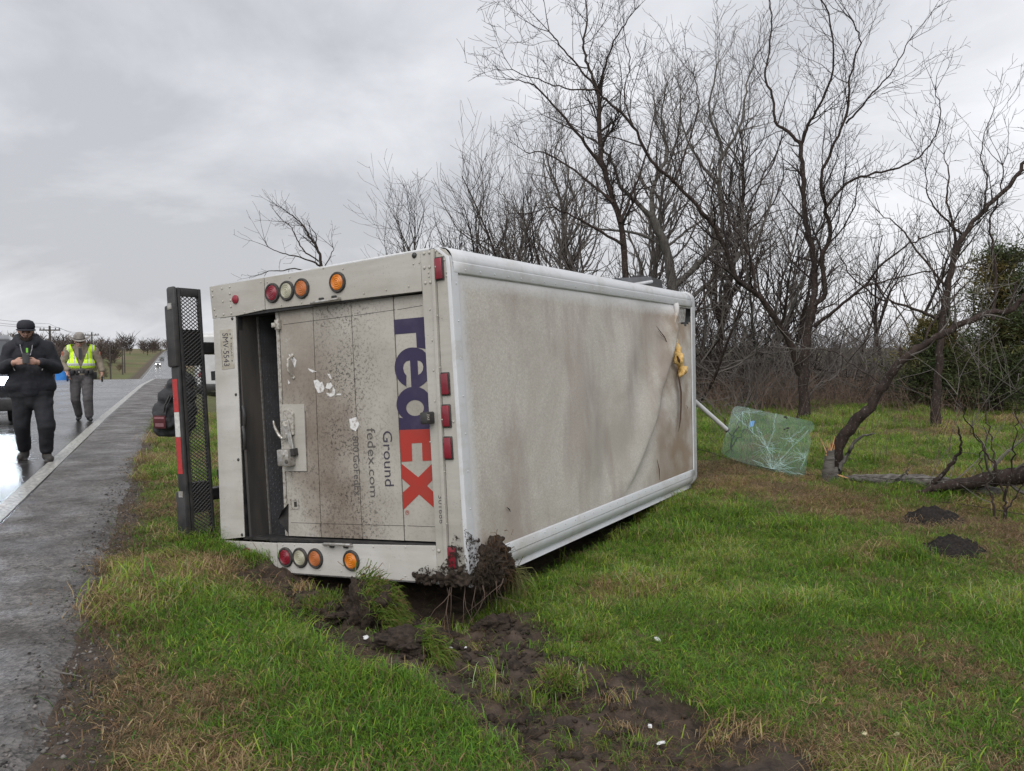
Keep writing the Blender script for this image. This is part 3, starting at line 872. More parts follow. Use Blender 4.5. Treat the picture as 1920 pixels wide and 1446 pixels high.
# front cap with its rounded corners
mb = MB()
pr = []
for k in range(9):
    an = math.pi / 2 * k / 8
    pr.append((.9625 + (.0375 - .012) + .012 * math.sin(an), 1.006 - .018 * (1 - math.cos(an))))
a_pts = [(.9605, 1.006), (.9612, 1.0085), (.975, 1.0085), (.978, 1.005)] + pr + [(1.0, .80)]
ring = [(1.004, .02), (1.004, .5), (1.004, .955)]
for k in range(7):
    an = math.pi / 2 * k / 6
    ring.append((1.004 - .045 * (1 - math.cos(an)), .955 + .045 * math.sin(an)))
ring += [(.9, 1.0), (.5, 1.0), (.1, 1.0)]
for k in range(7):
    an = math.pi / 2 * k / 6
    ring.append((.045 - .045 * math.sin(an) - .002, 1.0 - .045 * (1 - math.cos(an))))
ring += [(-.002, .5), (-.002, .02)]
n = len(ring)
prof_a = [(.958, 0.0), (.9595, .004), (.972, .004), (.974, .001), (.986, .001), (.992, -.002), (.997, -.008), (1.0, -.018)]
P = []
for a, dlt in prof_a:
    for b, c in ring:
        bb = .5 + (b - .5) * (1 + 2 * dlt); cc = .5 + (c - .5) * (1 + 2 * dlt)
        P.append(T3(a, bb, cc))
Fc = [(i * n + k, i * n + k + 1, (i + 1) * n + k + 1, (i + 1) * n + k) for i in range(len(prof_a) - 1) for k in range(n - 1)]
mb.add(P, Fc).build('front_cap', W, truck, smooth='auto')
mb = MB(); mb.prism([T3(.995, .02, .02), T3(.995, .98, .02), T3(.995, .98, .98), T3(.995, .02, .98)], (.02, 0, 0))
mb.build('front_wall', W, truck)
# snub nose, grille and a dark sheet painting in the shade of the empty windscreen opening
mb = MB(); mb.box((TL + .03, .25, -.05), (TL + .75, TW_ - .25, .85), bev=.08); mb.build('hood', W, truck, smooth='auto')
mb = MB(); mb.box((TL + .76, .55, .10), (TL + .79, TW_ - .55, .65), bev=.01); mb.build('grille', MATS['black_plastic'], truck)
mb = MB(); mb.box((TL + .022, .25, 1.05), (TL + .03, TW_ - .25, 1.95)); mb.build('opening_shade_sheet', MATS['interior_dark'], truck)
for yy in (.35, TW_ - .35):
    mb = MB(); M_ = Matrix.Translation((TL + .755, yy, .45)) @ Matrix.Rotation(R(90), 4, 'Y')
    mb.lathe([(.09, 0), (.09, .03), (.07, .045)], 16, M_); mb.build('headlight', MATS['clear_lens'], truck, smooth='auto')
# chassis and wheels
for yy in (.75, TW_ - .75):
    mb = MB(); mb.box((.15, yy - .04, -.22), (TL + .6, yy + .04, -.02)); mb.build('chassis_rail', MATS['black_steel'], truck)
for xx in (1.55, TL + .1):
    mb = MB(); mb.tube([(xx, .2, -.38), (xx, TW_ - .2, -.38)], .06, 10); mb.build('axle', MATS['black_steel'], truck, smooth='auto')
    for yy in ((.16, .42, TW_ - .42, TW_ - .16) if xx < 2 else (.20, TW_ - .20)):
        M_ = Matrix.Translation((xx, yy, -.40)) @ Matrix.Rotation(R(90), 4, 'X')
        mb = MB(); mb.lathe([(.20, -.11), (.36, -.11), (.39, -.08), (.39, .08), (.36, .11), (.20, .11)], 28, M_, cap=False)
        wo = mb.build('wheel', MATS['dark_rubber'], truck, smooth='auto')
        mb = MB(); mb.lathe([(.20, -.09), (.17, -.03), (.06, .02), (.06, .06)], 20, M_); mb.build('rim', MATS['bare_aluminium'], wo, smooth='auto')

# ---- roof skin with creases, the tear and the hole
def crease_x(py):
    return np.interp(py, [574, 650, 702, 737, 790, 848, 900, 943], [1269, 1255, 1240, 1232, 1220, 1202, 1183, 1165])
NA, NBB = 170, 80
P, keep = [], {}
tear_poly = [(1273, 577), (1296, 577), (1294, 604), (1287, 611), (1279, 604), (1269, 600)]
def inside(px, py, poly):
    r_ = False; j = len(poly) - 1
    for i in range(len(poly)):
        xi, yi = poly[i]; xj, yj = poly[j]
        if (yi > py) != (yj > py) and px < (xj - xi) * (py - yi) / (yj - yi) + xi: r_ = not r_
        j = i
    return r_
def to_px(p):
    w = TM @ p; w = Vector((w.x, w.y, w.z - CAMZ))
    c, s_ = math.cos(PITCH), math.sin(PITCH)
    f_ = w.y * c - w.z * s_; u_ = w.y * s_ + w.z * c
    return CX + F * w.x / f_, CY - F * u_ / f_
pxs = []
for i in range(NA + 1):
    for k in range(NBB + 1):
        a = .012 + (.962 - .012) * i / NA
        b = (fl - .01) / TW_ + (1 - 2 * (fl - .01) / TW_) * k / NBB
        p = T3(a, b, .998)
        px, py = to_px(p)
        cx_ = crease_x(py)
        sc_ = 46 + (1290 - px) * .10
        dx = (px - cx_) / sc_                       # metres ahead of the crease
        amp = min(1, max(0, (py - 560) / 60)) * min(1, max(.25, (960 - py) / 200))
        rim_fade = min(1, k / 6, (NBB - k) / 3.0)
        h = .085 * math.exp(-(dx / .40) ** 2) if dx < 0 else 085e-3 * math.exp(-dx / .085) - .045 * math.exp(-((dx - .28) / .22) ** 2)
        h *= amp
        h += .028 * math.exp(-((px - (1085 + (py - 700) * .12)) / 26) ** 2) * math.exp(-((py - 800) / 130) ** 2)
        h += -.022 * math.exp(-((px - (1125 + (py - 700) * .10)) / 22) ** 2) * math.exp(-((py - 790) / 150) ** 2)
        h += .022 * math.exp(-((px - (1180 - (py - 600) * .05)) / 14) ** 2) * math.exp(-((py - 700) / 110) ** 2)
        h += (mnoise.noise(p * 1.3) * .016 + mnoise.noise(p * 3.1 + Vector((5, 2, 1))) * .006) * min(1, max(.25, (px - 850) / 250))
        h += -.03 * math.exp(-(((px - 1236) / 10) ** 2 + ((py - 745) / 26) ** 2))
        p = p + Vector((0, 0, h * rim_fade * min(1, (NA - i) / 6)))
        P.append(p); pxs.append((px, py))
Fc = []
n = NBB + 1
for i in range(NA):
    for k in range(NBB):
        q4 = (i * n + k, i * n + k + 1, (i + 1) * n + k + 1, (i + 1) * n + k)
        mx_ = sum(pxs[j][0] for j in q4) / 4; my_ = sum(pxs[j][1] for j in q4) / 4
        if inside(mx_, my_, tear_poly): continue
        Fc.append(q4)
roof = MB().add(P, Fc).build('roof_panel', MATS['roof_fibreglass'], truck, smooth=True)
roof['label'] = 'dirty translucent roof skin, creased and torn towards the front'
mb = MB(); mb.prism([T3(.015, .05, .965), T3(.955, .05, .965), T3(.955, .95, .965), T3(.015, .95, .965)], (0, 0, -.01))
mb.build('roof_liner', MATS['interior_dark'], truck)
mb = MB(); q_ = [on_roof(*c, z=TH - .035) for c in ((1268, 576), (1286, 578), (1284, 604), (1268, 606))]
mb.prism(q_, (0, 0, -.008)); mb.build('liner_patch', MATS['bare_aluminium'], truck)
# peeled flap rolled over the rail
mb = MB(); P = []
outl = [(1228, 580), (1238, 577), (1248, 574), (1258, 574), (1264, 577)]
outr = [(1236, 600), (1246, 600), (1256, 602), (1264, 604), (1268, 606)]
nu = 8
for i in range(len(outl)):
    for k in range(nu + 1):
        f_ = k / nu
        p = on_roof(outl[i][0] * (1 - f_) + outr[i][0] * f_, outl[i][1] * (1 - f_) + outr[i][1] * f_, z=TH + .02 + .03 * (1 - f_) * math.sin(i / 4 * 2.2))
        P.append(p)
Fc = [(i * (nu + 1) + k, i * (nu + 1) + k + 1, (i + 1) * (nu + 1) + k + 1, (i + 1) * (nu + 1) + k) for i in range(len(outl) - 1) for k in range(nu)]
mb = MB()
roll = [on_roof(1268, 569, TH + .05), on_roof(1269, 577, TH + .055), on_roof(1269, 588, TH + .05), on_roof(1266, 600, TH + .045), on_roof(1262, 625, TH + .045)]
mb.tube(roll, [.028, .032, .026, .018, .008], 10); mb.build('rolled_edge', MATS['roof_fibreglass'], truck, smooth='auto')
# open split lower down and the foam bulging out
mb = MB(); L_, R_ = [], []
for px, py, wd in ((1271, 700, 1.0), (1274, 716, 1.6), (1277, 735, 1.6), (1277, 760, 1.5), (1276, 785, 1.3), (1274, 800, .8), (1272, 810, .2)):
    L_.append(on_roof(px - wd, py, TH + .036)); R_.append(on_roof(px + wd, py, TH + .036))
n = len(L_); mb.add(L_ + R_, [(i, i + 1, n + i + 1, n + i) for i in range(n - 1)]); mb.build('split', MATS['tear_brown'], truck)
def blob_mesh(prims, voxel, smooth_it=4):
    """tapered capsules / ellipsoids fused into one skin (voxel remesh), returns mesh"""
    mb = MB()
    for p in prims:
        if p[0] == 'c':
            _, a, r0, b, r1 = p[:5]
            a, b = Vector(a), Vector(b)
            fl_ = p[5] if len(p) > 5 else 1.0
            L = (b - a).length
            pts, rad = [], []
            ax = (b - a).normalized()
            for k in range(5):
                an = math.pi / 2 * (1 - k / 4); pts.append(a - ax * r0 * math.sin(an)); rad.append(max(r0 * math.cos(an), 1e-3))
            for k in range(5):
                an = math.pi / 2 * k / 4; pts.append(b + ax * r1 * math.sin(an)); rad.append(max(r1 * math.cos(an), 1e-3))
            mb.tube(pts, rad, 14)
        elif p[0] == 'e':
            mb.ball(p[1], p[2], 18, M=p[3] if len(p) > 3 else None)
        elif p[0] == 'b':
            mb.box(p[1], p[2], M=p[3] if len(p) > 3 else None)
    o = mb.build('tmp', None if False else W, None)
    md = o.modifiers.new('r', 'REMESH'); md.mode = 'VOXEL'; md.voxel_size = voxel
    if smooth_it:
        ms = o.modifiers.new('s', 'SMOOTH'); ms.iterations = smooth_it; ms.factor = .5
    dg = bpy.context.evaluated_depsgraph_get(); dg.update()
    me = bpy.data.meshes.new_from_object(o.evaluated_get(dg))
    old = o.data
    bpy.data.objects.remove(o, do_unlink=True); bpy.data.meshes.remove(old)
    me.materials.clear()
    return me
def blob(name, prims, voxel, mat, parent, smooth_it=4, wr=0.0, ws=8.0, M=None):
    me = blob_mesh(prims, voxel, smooth_it)
    if wr or M is not None:
        me.update()
        nr = [v.normal.copy() for v in me.vertices]
        for v, nn in zip(me.vertices, nr):
            if wr:
                c = v.co
                v.co = c + nn * wr * (mnoise.noise(Vector((c.x * ws, c.y * ws, c.z * ws * 1.6))) + .5 * mnoise.noise(c * ws * 2.3))
            if M is not None: v.co = M @ v.co
    me.materials.append(mat)
    me.shade_smooth()
    return link(name, me, parent)
fp = [on_roof(*c[:2], z=TH + c[2]) for c in ((1267, 634, .02), (1268, 648, .03), (1270, 662, .045), (1272, 675, .05), (1276, 684, .05), (1279, 696, .055), (1285, 690, .03), (1276, 704, .05))]
pr = [('c', fp[0], .022, fp[1], .035), ('c', fp[1], .035, fp[2], .05), ('c', fp[2], .05, fp[3], .06), ('c', fp[3], .05, fp[4], .035),
      ('c', fp[4], .035, fp[5], .045), ('c', fp[5], .05, fp[6], .03), ('c', fp[5], .04, fp[7], .025)]
fo = blob('foam_insulation', pr, .012, MATS['insulation_foam'], truck, 1, wr=.02, ws=22)
fo['label'] = 'yellow insulation foam bulging from the torn roof'
mb = MB(); mb.tube([on_roof(1270, 668, TH + .10), on_roof(1273, 676, TH + .105), on_roof(1274, 680, TH + .09)], [.01, .016, .008], 6); mb.build('foam_gap', MATS['tear_brown'], fo)
# scratches on the roof skin
def scratch(pts, w, z, mat, name='scratch'):
    mb = MB(); mb.tube([on_roof(px, py, TH + z) for px, py in pts], [w * .3] + [w] * (len(pts) - 2) + [w * .3], 4); return mb.build(name, mat, truck)
scratch([(1231, 612), (1238, 622), (1246, 632), (1252, 645)], .006, .048, MATS['tear_brown'])
scratch([(1233, 620), (1241, 630), (1247, 634)], .004, .048, MATS['tear_brown'])
scratch([(1236, 725), (1238, 745), (1237, 762)], .012, .030, MATS['tear_brown'])
scratch([(1232, 862), (1236, 880), (1237, 900)], .006, .016, MATS['tear_brown'])
scratch([(1286, 760), (1290, 764), (1288, 768)], .004, .02, MATS['seam_dark'])
scratch([(950, 951), (955, 955), (957, 960)], .006, .012, MATS['seam_dark'])

# ---- white trim along the roof's rear edge, lamp strip, posts
def rear_plate(name, poly, mat, x0=0.0, th=.012, parent=truck, bev=0.0, label=None):
    """plate lying on the rear face, outline given in photo pixels, standing th proud towards the rear"""
    mb = MB(); mb.prism([on_rear(*c, x=x0) for c in poly], (-th, 0, 0))
    o = mb.build(name, mat, parent)
    if bev:
        md = o.modifiers.new('b', 'BEVEL'); md.width = bev; md.segments = 2; md.limit_method = 'ANGLE'
    if label: o['label'] = label
    return o
mb = MB()
def edge_c(b):  # rounded corners at the roof end of the rear frame
    return 1.0
P, Fc = [], []
prof = [(.014, 1.002), (.0135, 1.0032), (.002, 1.0032), (-.0015, 1.002), (-.0022, .998), (-.0022, .990)]
bs = [i / 30 for i in range(31)]
for b in bs:
    c_off = 0
    if b > 1 - .05: c_off = -(.040) * (1 - math.sqrt(max(0, 1 - ((b - .95) / .05) ** 2)))
    if b < .05: c_off = -(.040) * (1 - math.sqrt(max(0, 1 - ((.05 - b) / .05) ** 2)))
    for a, c in prof: P.append(T3(a, min(b, .999) if b > .5 else max(b, .001), c + c_off))
n = len(prof)
Fc = [(i * n + k, i * n + k + 1, (i + 1) * n + k + 1, (i + 1) * n + k) for i in range(30) for k in range(n - 1)]
mb.add(P, Fc).build('roof_edge_trim', W, truck, smooth='auto')
UP, LO = MATS['rear_panel_upper'], MATS['rear_panel_lower']
rear_plate('rear_panel', [(395, 538), (401, 598), (446, 592.5), (499, 581), (497, 521)], UP, 0, .014, bev=.003)
rear_plate('rear_panel', [(497.8, 520.8), (499.8, 581), (793, 546.3), (790, 472)], UP, 0, .012, bev=.003)
rear_plate('rear_panel', [(401.4, 598.6), (443, 593.4), (460, 1007), (416, 1012)], LO, 0, .010, bev=.003)
rear_plate('rear_panel', [(416, 1012.8), (521, 1018), (523, 1072.5), (418, 1066)], LO, 0, .014, bev=.003)
rear_plate('rear_panel', [(521.8, 1017.6), (819, 1023), (823, 1092.5), (523.8, 1072.4)], LO, 0, .012, bev=.003)
t_post = [(790.6, 472), (811, 468.6), (838, 1094), (823.6, 1092.6), (819.4, 1023)]
rear_plate('header_strip', [(790.6, 472), (811, 468.6), (838.5, 1094), (823.8, 1092.6)], UP, 0, .016, bev=.002)
rear_plate('header_rail', [(811.4, 468.5), (817.5, 467.5), (846, 1095), (839, 1094)], UP, 0, .034, bev=.006)
# lamp strip, with the rounded upper corner
strip_poly = [(818, 467.5), (828, 466), (836, 468), (841, 474), (844, 484), (846, 500), (880, 1096), (846.6, 1095)]
rear_plate('lamp_strip', strip_poly, UP, 0, .008, bev=.002)
# opening: jambs round the door, threshold, tread plate floor, inner walls
op = [(445, 594), (793, 546.6), (822, 1022.5), (460, 1007)]
opl = [on_rear(*c) for c in op]
for i in range(4):
    a, b = opl[i], opl[(i + 1) % 4]
    cen = (opl[0] + opl[1] + opl[2] + opl[3]) / 4
    o_a, o_b = a + (a - cen).normalized() * .03, b + (b - cen).normalized() * .03
    mb = MB(); mb.prism([a, b, o_b, o_a], (.14 if i < 3 else .05, 0, 0)); mb.build('door_jamb', MATS['black_steel'] if i != 1 else UP, truck)
zf = opl[0].z
mb = MB(); mb.box((.012, .10, zf - .03), (.20, TW_ - .10, zf - .004)); mb.build('threshold', MATS['dark_rubber'], truck)
mb = MB(); mb.box((.205, .10, zf - .03), (.22, TW_ - .10, zf + .006)); mb.build('floor_edge', MATS['bare_aluminium'], truck)
mb = MB(); mb.box((.221, .06, zf - .03), (4.8, TW_ - .06, zf)); fl_o = mb.build('cargo_floor', MATS['tread_plate'], truck)
mb = MB()
for i in range(26):
    for k in range(66):
        cx_, cy_ = .245 + i * .032, .14 + k * .032
        an = R(45) if (i + k) % 2 else R(-45)
        M_ = Matrix.Translation((cx_, cy_, zf)) @ Matrix.Rotation(an, 4, 'Z')
        mb.add([M_ @ Vector(p) for p in ((-.013, 0, .0005), (0, -.0035, .0005), (.013, 0, .0005), (0, .0035, .0005), (0, 0, .003))], [(0, 1, 4), (1, 2, 4), (2, 3, 4), (3, 0, 4)])
mb.build('tread_lugs', MATS['tread_plate'], fl_o, fixn=False)
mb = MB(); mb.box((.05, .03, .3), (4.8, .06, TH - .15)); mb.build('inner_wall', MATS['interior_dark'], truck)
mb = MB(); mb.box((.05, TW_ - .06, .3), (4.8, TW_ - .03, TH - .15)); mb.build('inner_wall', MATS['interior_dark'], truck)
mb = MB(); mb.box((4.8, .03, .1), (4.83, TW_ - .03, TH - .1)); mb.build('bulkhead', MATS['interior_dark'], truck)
# bits of gear inside the doorway
mb = MB(); q0 = tl_plane(457, 800, 1, 1.1)
for py0, py1 in ((762, 800), (800, 842)):
    a, b = tl_plane(456, py0, 2, zf + .02), tl_plane(459, py1, 2, zf + .02)
    mb.tube([a, a + Vector((-.02, -.05, .03)), b + Vector((-.02, .05, .03)), b], .014, 8)
mb.build('door_strap', MATS['black_plastic'], truck, smooth='auto')

# ---- roll-up door, raised a third: slats, seams, hardware
XD = .07
DM = MATS['door_film']
tops = [(527, 580.5), (590, 574), (661, 566), (741, 557.5), (802, 551)]
bots = [(545, 1004), (606, 1006.5), (683, 1009.5), (762.5, 1012.8), (832, 1015.5)]
for i in range(4):
    g = .9 if i != 2 else 1.6
    a0, b0 = Vector(tops[i]), Vector(bots[i]); a1, b1 = Vector(tops[i + 1]), Vector(bots[i + 1])
    ga = 0 if i == 0 else .6; gb = .6 if i != 2 else 1.5
    rear_plate('door_slat', [(a0.x + ga, a0.y), (a1.x - gb, a1.y), (b1.x - gb, b1.y), (b0.x + ga, b0.y)], DM, XD, .022, bev=.002)
rear_plate('door_backing', [(529, 583), (800, 553), (830, 1012), (547, 1002)], MATS['seam_dark'], XD + .012, .011)
def door_line(p0, p1, w=.0018, mat='seam_dark', name='panel_line'):
    mb = MB(); mb.tube([on_rear(*p0, x=XD - .0222), on_rear(*p1, x=XD - .0222)], w, 4); return mb.build(name, MATS[mat], truck)
for a, b in (((531, 609), (592, 601)), ((593, 601), (662, 592)), ((664, 592), (741, 581)), ((745, 581), (792, 573)),
             ((546, 980), (603, 982)), ((606, 982), (681, 984)), ((684, 984), (760, 986)), ((764, 986), (819, 988)),
             ((573, 772), (577, 885)), ((541, 884), (577, 885))):
    door_line(a, b)
# weather strip along the raised lower edge
rear_plate('weather_strip', [(519.5, 583), (525.5, 582), (543.5, 1004), (538.5, 1003)], MATS['dull_hardware'], XD + .005, .02)
XF = XD - .0235     # just proud of the slats' outer skin
def plate_px(name, poly, mat, th=.001, x=None, parent=truck):
    return rear_plate(name, poly, mat, XF if x is None else x, th, parent)
# ---- logo drawn from its outline; letters lie on their side with the truck
PU, RE = MATS['logo_purple'], MATS['logo_red']
def zz(a, b): return (720 + a / 7.23, 580 + b / 7.23)
def z2(a, b): return (640 + a / 6.573, 780 + b / 6.573)
def arc(cx_, cy_, rx, ry, a0, a1, n=18, f=zz):
    return [f(cx_ + rx * math.cos(R(a0 + (a1 - a0) * i / n)), cy_ + ry * math.sin(R(a0 + (a1 - a0) * i / n))) for i in range(n + 1)]
def band_px(name, outer, inner, mat, x=None):
    mb = MB(); n = len(outer)
    xx = XF if x is None else x
    P = [on_rear(*c, x=xx) for c in outer] + [on_rear(*c, x=xx) for c in inner]
    P2 = [p + Vector((-.001, 0, 0)) for p in P]
    Fc = [(i, i + 1, n + i + 1, n + i) for i in range(n - 1)]
    m2 = 2 * n
    Fc += [(m2 + i, m2 + n + i, m2 + n + i + 1, m2 + i + 1) for i in range(n - 1)]
    mb.add(P + P2, Fc)
    return mb.build(name, mat, truck, fixn=False)
from mathutils.geometry import tessellate_polygon
def poly_fill(name, poly, mat, x=None, holes=()):
    """flat plate from a concave outline with optional holes"""
    xx = XF if x is None else x
    loops = [[on_rear(*c, x=xx) for c in l] for l in (poly, *holes)]
    flat = [Vector((p.y, p.z, 0)) for l in loops for p in l]
    tris = tessellate_polygon([[Vector((p.y, p.z, 0)) for p in l] for l in loops])
    P = [p for l in loops for p in l]; n = len(P)
    P2 = [p + Vector((-.001, 0, 0)) for p in P]
    Fc = [tuple(t_) for t_ in tris] + [tuple(i + n for i in t_) for t_ in tris]
    k = 0
    for l in loops:
        m_ = len(l)
        Fc += [(k + i, k + (i + 1) % m_, n + k + (i + 1) % m_, n + k + i) for i in range(m_)]
        k += m_
    return MB().add(P + P2, Fc).build(name, mat, truck)
poly_fill('logo_letter', [zz(132, 143), zz(545, 104), zz(568, 538), zz(446, 520), zz(434, 318), zz(143, 341)], PU)
e_poly = [zz(572, 596), zz(520, 548), zz(446, 520)] + arc(385, 790, 240, 272, -90, -180, 12) + arc(385, 790, 240, 272, 178, 112, 10) \
    + [zz(302, 1062), zz(303, 900), zz(275, 860), zz(258, 800), zz(268, 745), zz(300, 706), zz(353, 692), zz(372, 1056), zz(470, 1060), zz(530, 1022), zz(588, 968)]
poly_fill('logo_letter', e_poly, PU, holes=[[zz(534, 780), zz(520, 730), zz(493, 704), zz(453, 692), zz(463, 892), zz(500, 868), zz(525, 830)]])
d_poly = [zz(596, 1135), zz(540, 1085), zz(488, 1060), zz(372, 1056)] + arc(425, 1290, 255, 245, -108, -180, 10) + arc(425, 1290, 255, 245, 178, 130, 8) \
    + [z2(708, 18), z2(716, 172), z2(1088, 160), z2(1080, -10), zz(608, 1392)]
poly_fill('logo_letter', d_poly, PU, holes=[arc(421, 1338, 121, 108, 0, 345, 23)])
poly_fill('logo_letter', [z2(716, 174), z2(1089, 162), z2(1112, 550), z2(1002, 554), z2(994, 332), z2(866, 338), z2(874, 558), z2(740, 566)], RE)
poly_fill('logo_letter', [z2(742, 590), z2(948, 756), z2(1116, 590), z2(1122, 792), z2(1056, 862), z2(1134, 935), z2(1138, 1128), z2(958, 968), z2(764, 1158), z2(756, 945), z2(850, 862), z2(748, 772)], RE)
# ---- printed words
def text_mesh(txt, name, mat, quad, x, parent=truck, extr=True):
    """quad: photo pixels of text start-baseline, end-baseline, end-top, start-top (bounding box of the glyphs)"""
    cu = bpy.data.curves.new('txt', 'FONT'); cu.body = txt; cu.resolution_u = 3
    o = bpy.data.objects.new('txt', cu); COL.objects.link(o)
    dg = bpy.context.evaluated_depsgraph_get(); dg.update()
    me = bpy.data.meshes.new_from_object(o.evaluated_get(dg))
    bpy.data.objects.remove(o, do_unlink=True); bpy.data.curves.remove(cu)
    xs = [v.co.x for v in me.vertices]; ys = [v.co.y for v in me.vertices]
    x0, x1, y0, y1 = min(xs), max(xs), min(ys), max(ys)
    for v in me.vertices:
        a, b = (v.co.x - x0) / (x1 - x0), (v.co.y - y0) / (y1 - y0)
        q_ = [Vector(c) for c in quad]
        p = (q_[0] * (1 - a) + q_[1] * a) * (1 - b) + (q_[3] * (1 - a) + q_[2] * a) * b
        v.co = on_rear(p.x, p.y, x=x)
    me.name = name
    me.materials.clear(); me.materials.append(mat)
    return link(name, me, parent)
XT = XF - .0006
text_mesh('Ground', 'lettering', MATS['print_dark'], [(717.2, 808.5), (721.8, 912), (738.8, 911.5), (734.6, 808)], XT)
text_mesh('fedex.com', 'lettering', MATS['print_grey'], [(687, 803), (694.6, 932.5), (707.5, 932), (703, 802.5)], XT)
text_mesh('1.800.GoFedEx', 'lettering', MATS['print_grey'], [(660.3, 806.5), (664.6, 930.5), (676.8, 930), (671.2, 806)], XT)
text_mesh('R', 'lettering', MATS['logo_red'], [(761.5, 959), (761.9, 963), (765.5, 963), (765.1, 959)], XT)
band_px('lettering_ring', arc(763.5, 961, 3.4, 4.3, 0, 360, 20, lambda a, b: (a, b)), arc(763.5, 961, 2.9, 3.7, 0, 360, 20, lambda a, b: (a, b)), MATS['logo_red'], XT)
text_mesh('301686', 'unit_number', MATS['print_grey'], [(821.5, 929), (824, 982), (832.5, 982), (829.8, 929)], -.0168)
# ---- licence plate
plate = rear_plate('licence_plate', [(412.4, 619.2), (435.6, 616.6), (440.2, 690.4), (416.7, 693.4)], MATS['plate_white'], -.010, .003)
text_mesh('SMV-5543', 'plate_number', MATS['print_dark'], [(416.6, 625), (420.2, 687), (430.6, 686), (427.2, 624.5)], -.0136, plate)
text_mesh('TEXAS', 'plate_state', MATS['print_dark'], [(431.6, 642.5), (433.0, 668), (436.2, 667.7), (434.8, 642.2)], -.0136, plate)
for p_ in ((433.6, 634.5), (435.4, 676.5), (431.5, 626.5)):
    mb = MB(); mb.lathe([(.008, 0), (.006, .003)], 8, Matrix.Translation(on_rear(*p_, x=-.0130)) @ Matrix.Rotation(R(-90), 4, 'Y')); mb.build('plate_bolt', MATS['print_grey'], plate)
for p0, p1 in (((415.6, 655), (416.6, 672)), ((417, 676), (417.6, 688))):
    mb = MB(); mb.tube([on_rear(*p0, x=-.0132), on_rear(*p1, x=-.0132)], .0022, 4); mb.build('plate_print', MATS['print_grey'], plate)
# ---- lamps
def round_lamp(px, py, r_, lens, xoff=-.013, grommet=True):
    c = on_rear(px, py, x=xoff)
    M_ = Matrix.Translation(c) @ Matrix.Rotation(R(-90), 4, 'Y')
    if grommet:
        mb = MB(); mb.lathe([(r_, 0), (r_, .010), (r_ * .93, .018), (r_ * .80, .018), (r_ * .74, .008)], 32, M_)
        g_ = mb.build('tail_lamp', MATS['lamp_rubber'], truck, smooth='auto')
        mb = MB(); mb.lathe([(r_ * .76, .0085), (r_ * .74, .015), (r_ * .66, .018), (r_ * .62, .0155), (r_ * .56, .0195), (r_ * .48, .017), (r_ * .40, .021), (r_ * .30, .0185), (r_ * .20, .0225), (r_ * .10, .020), (.003, .0235)], 32, M_)
        mb.build('lens', MATS[lens], g_, smooth='auto')
    else:
        mb = MB(); mb.lathe([(r_, 0), (r_, .010), (r_ * .7, .016), (.002, .018)], 24, M_); mb.build('marker_lamp', MATS[lens], truck, smooth='auto')
for px, py, le in ((511.5, 549.5, 'red_lens'), (538.5, 545.5, 'clear_lens'), (566.5, 541, 'amber_lens_weathered'), (633.5, 529.5, 'amber_lens'),
                   (536.5, 1044.5, 'red_lens'), (563.5, 1045.5, 'clear_lens'), (592, 1047, 'amber_lens_weathered'), (659.5, 1051, 'amber_lens')):
    round_lamp(px, py, .079, le)
round_lamp(442, 561.5, .035, 'red_lens', -.015, False)
round_lamp(464, 1035, .035, 'red_lens', -.015, False)
def rect_lamp(px, py, w_=.030, h_=.073, broken=False):
    c = on_rear(px, py, x=-.0085)
    mb = MB(); mb.box((c.x - .014, c.y - h_ - .008, c.z - w_ - .006), (c.x, c.y + h_ + .008, c.z + w_ + .006), bev=.006)
    g_ = mb.build('marker_lamp', MATS['lamp_rubber'], truck, smooth='auto')
    mb = MB(); mb.box((c.x - .026, c.y - h_, c.z - w_), (c.x - .012, c.y + h_, c.z + w_), bev=.008); mb.build('lens', MATS['red_lens'], g_, smooth='auto')
for px, py in ((825, 504), (836.5, 720), (838.7, 780), (842, 840), (850, 1045)): rect_lamp(px, py)
# camera housing on the header
c = on_rear(808, 783, x=-.016)
mb = MB(); mb.box((c.x - .09, c.y - .042, c.z - .030), (c.x, c.y + .042, c.z + .034), bev=.010); cb = mb.build('reversing_camera', MATS['black_plastic'], truck, smooth='auto')
text_mesh('ZAS', 'camera_print', MATS['plate_white'], [(800.5, 776), (801.5, 788), (805.5, 788), (804.5, 776)], c.x - .0915, cb)
# ---- hardware
AL, HW = MATS['bare_aluminium'], MATS['dull_hardware']
def bar(pts, r_, name, mat, n=8, parent=truck, plane=None):
    mb = MB(); mb.tube([on_rear(a, b, x=x_) for a, b, x_ in pts], r_, n); return mb.build(name, mat, parent, smooth='auto')
bar([(584, 568.5, -.012), (588, 567.5, -.045), (610, 564.5, -.055), (634, 560.5, -.045), (638, 559.5, -.012)], .012, 'grab_handle', AL)
bar([(607, 1020.5, -.012), (611, 1020.5, -.045), (634, 1021.2, -.055), (656, 1022.3, -.045), (660, 1022.5, -.012)], .012, 'grab_handle', AL)
for px, py in ((604, 561.5), (628, 557.5), (624, 1023.5), (650, 1024.5)):
    c = on_rear(px, py, x=-.012); mb = MB(); mb.box((c.x - .02, c.y - .012, c.z - .02), (c.x, c.y + .012, c.z + .02), bev=.004); mb.build('handle_mount', MATS['black_steel'], truck)
lp = rear_plate('latch_plate', [(528.5, 758.7), (570.8, 757.8), (575.3, 883.6), (534.8, 883.6)], UP, XF, .004, bev=.001)
rear_plate('latch_bracket', [(533, 770), (545, 768), (552, 775), (553, 796), (553.5, 815), (540, 817), (536, 800)], HW, XF - .004, .020, lp, bev=.003)
rear_plate('latch_lever', [(528.5, 793), (531, 787), (537, 785.5), (541.5, 789), (545, 806), (552, 843), (547, 845), (540, 818), (531, 803)], AL, XF - .026, .012, lp, bev=.003)
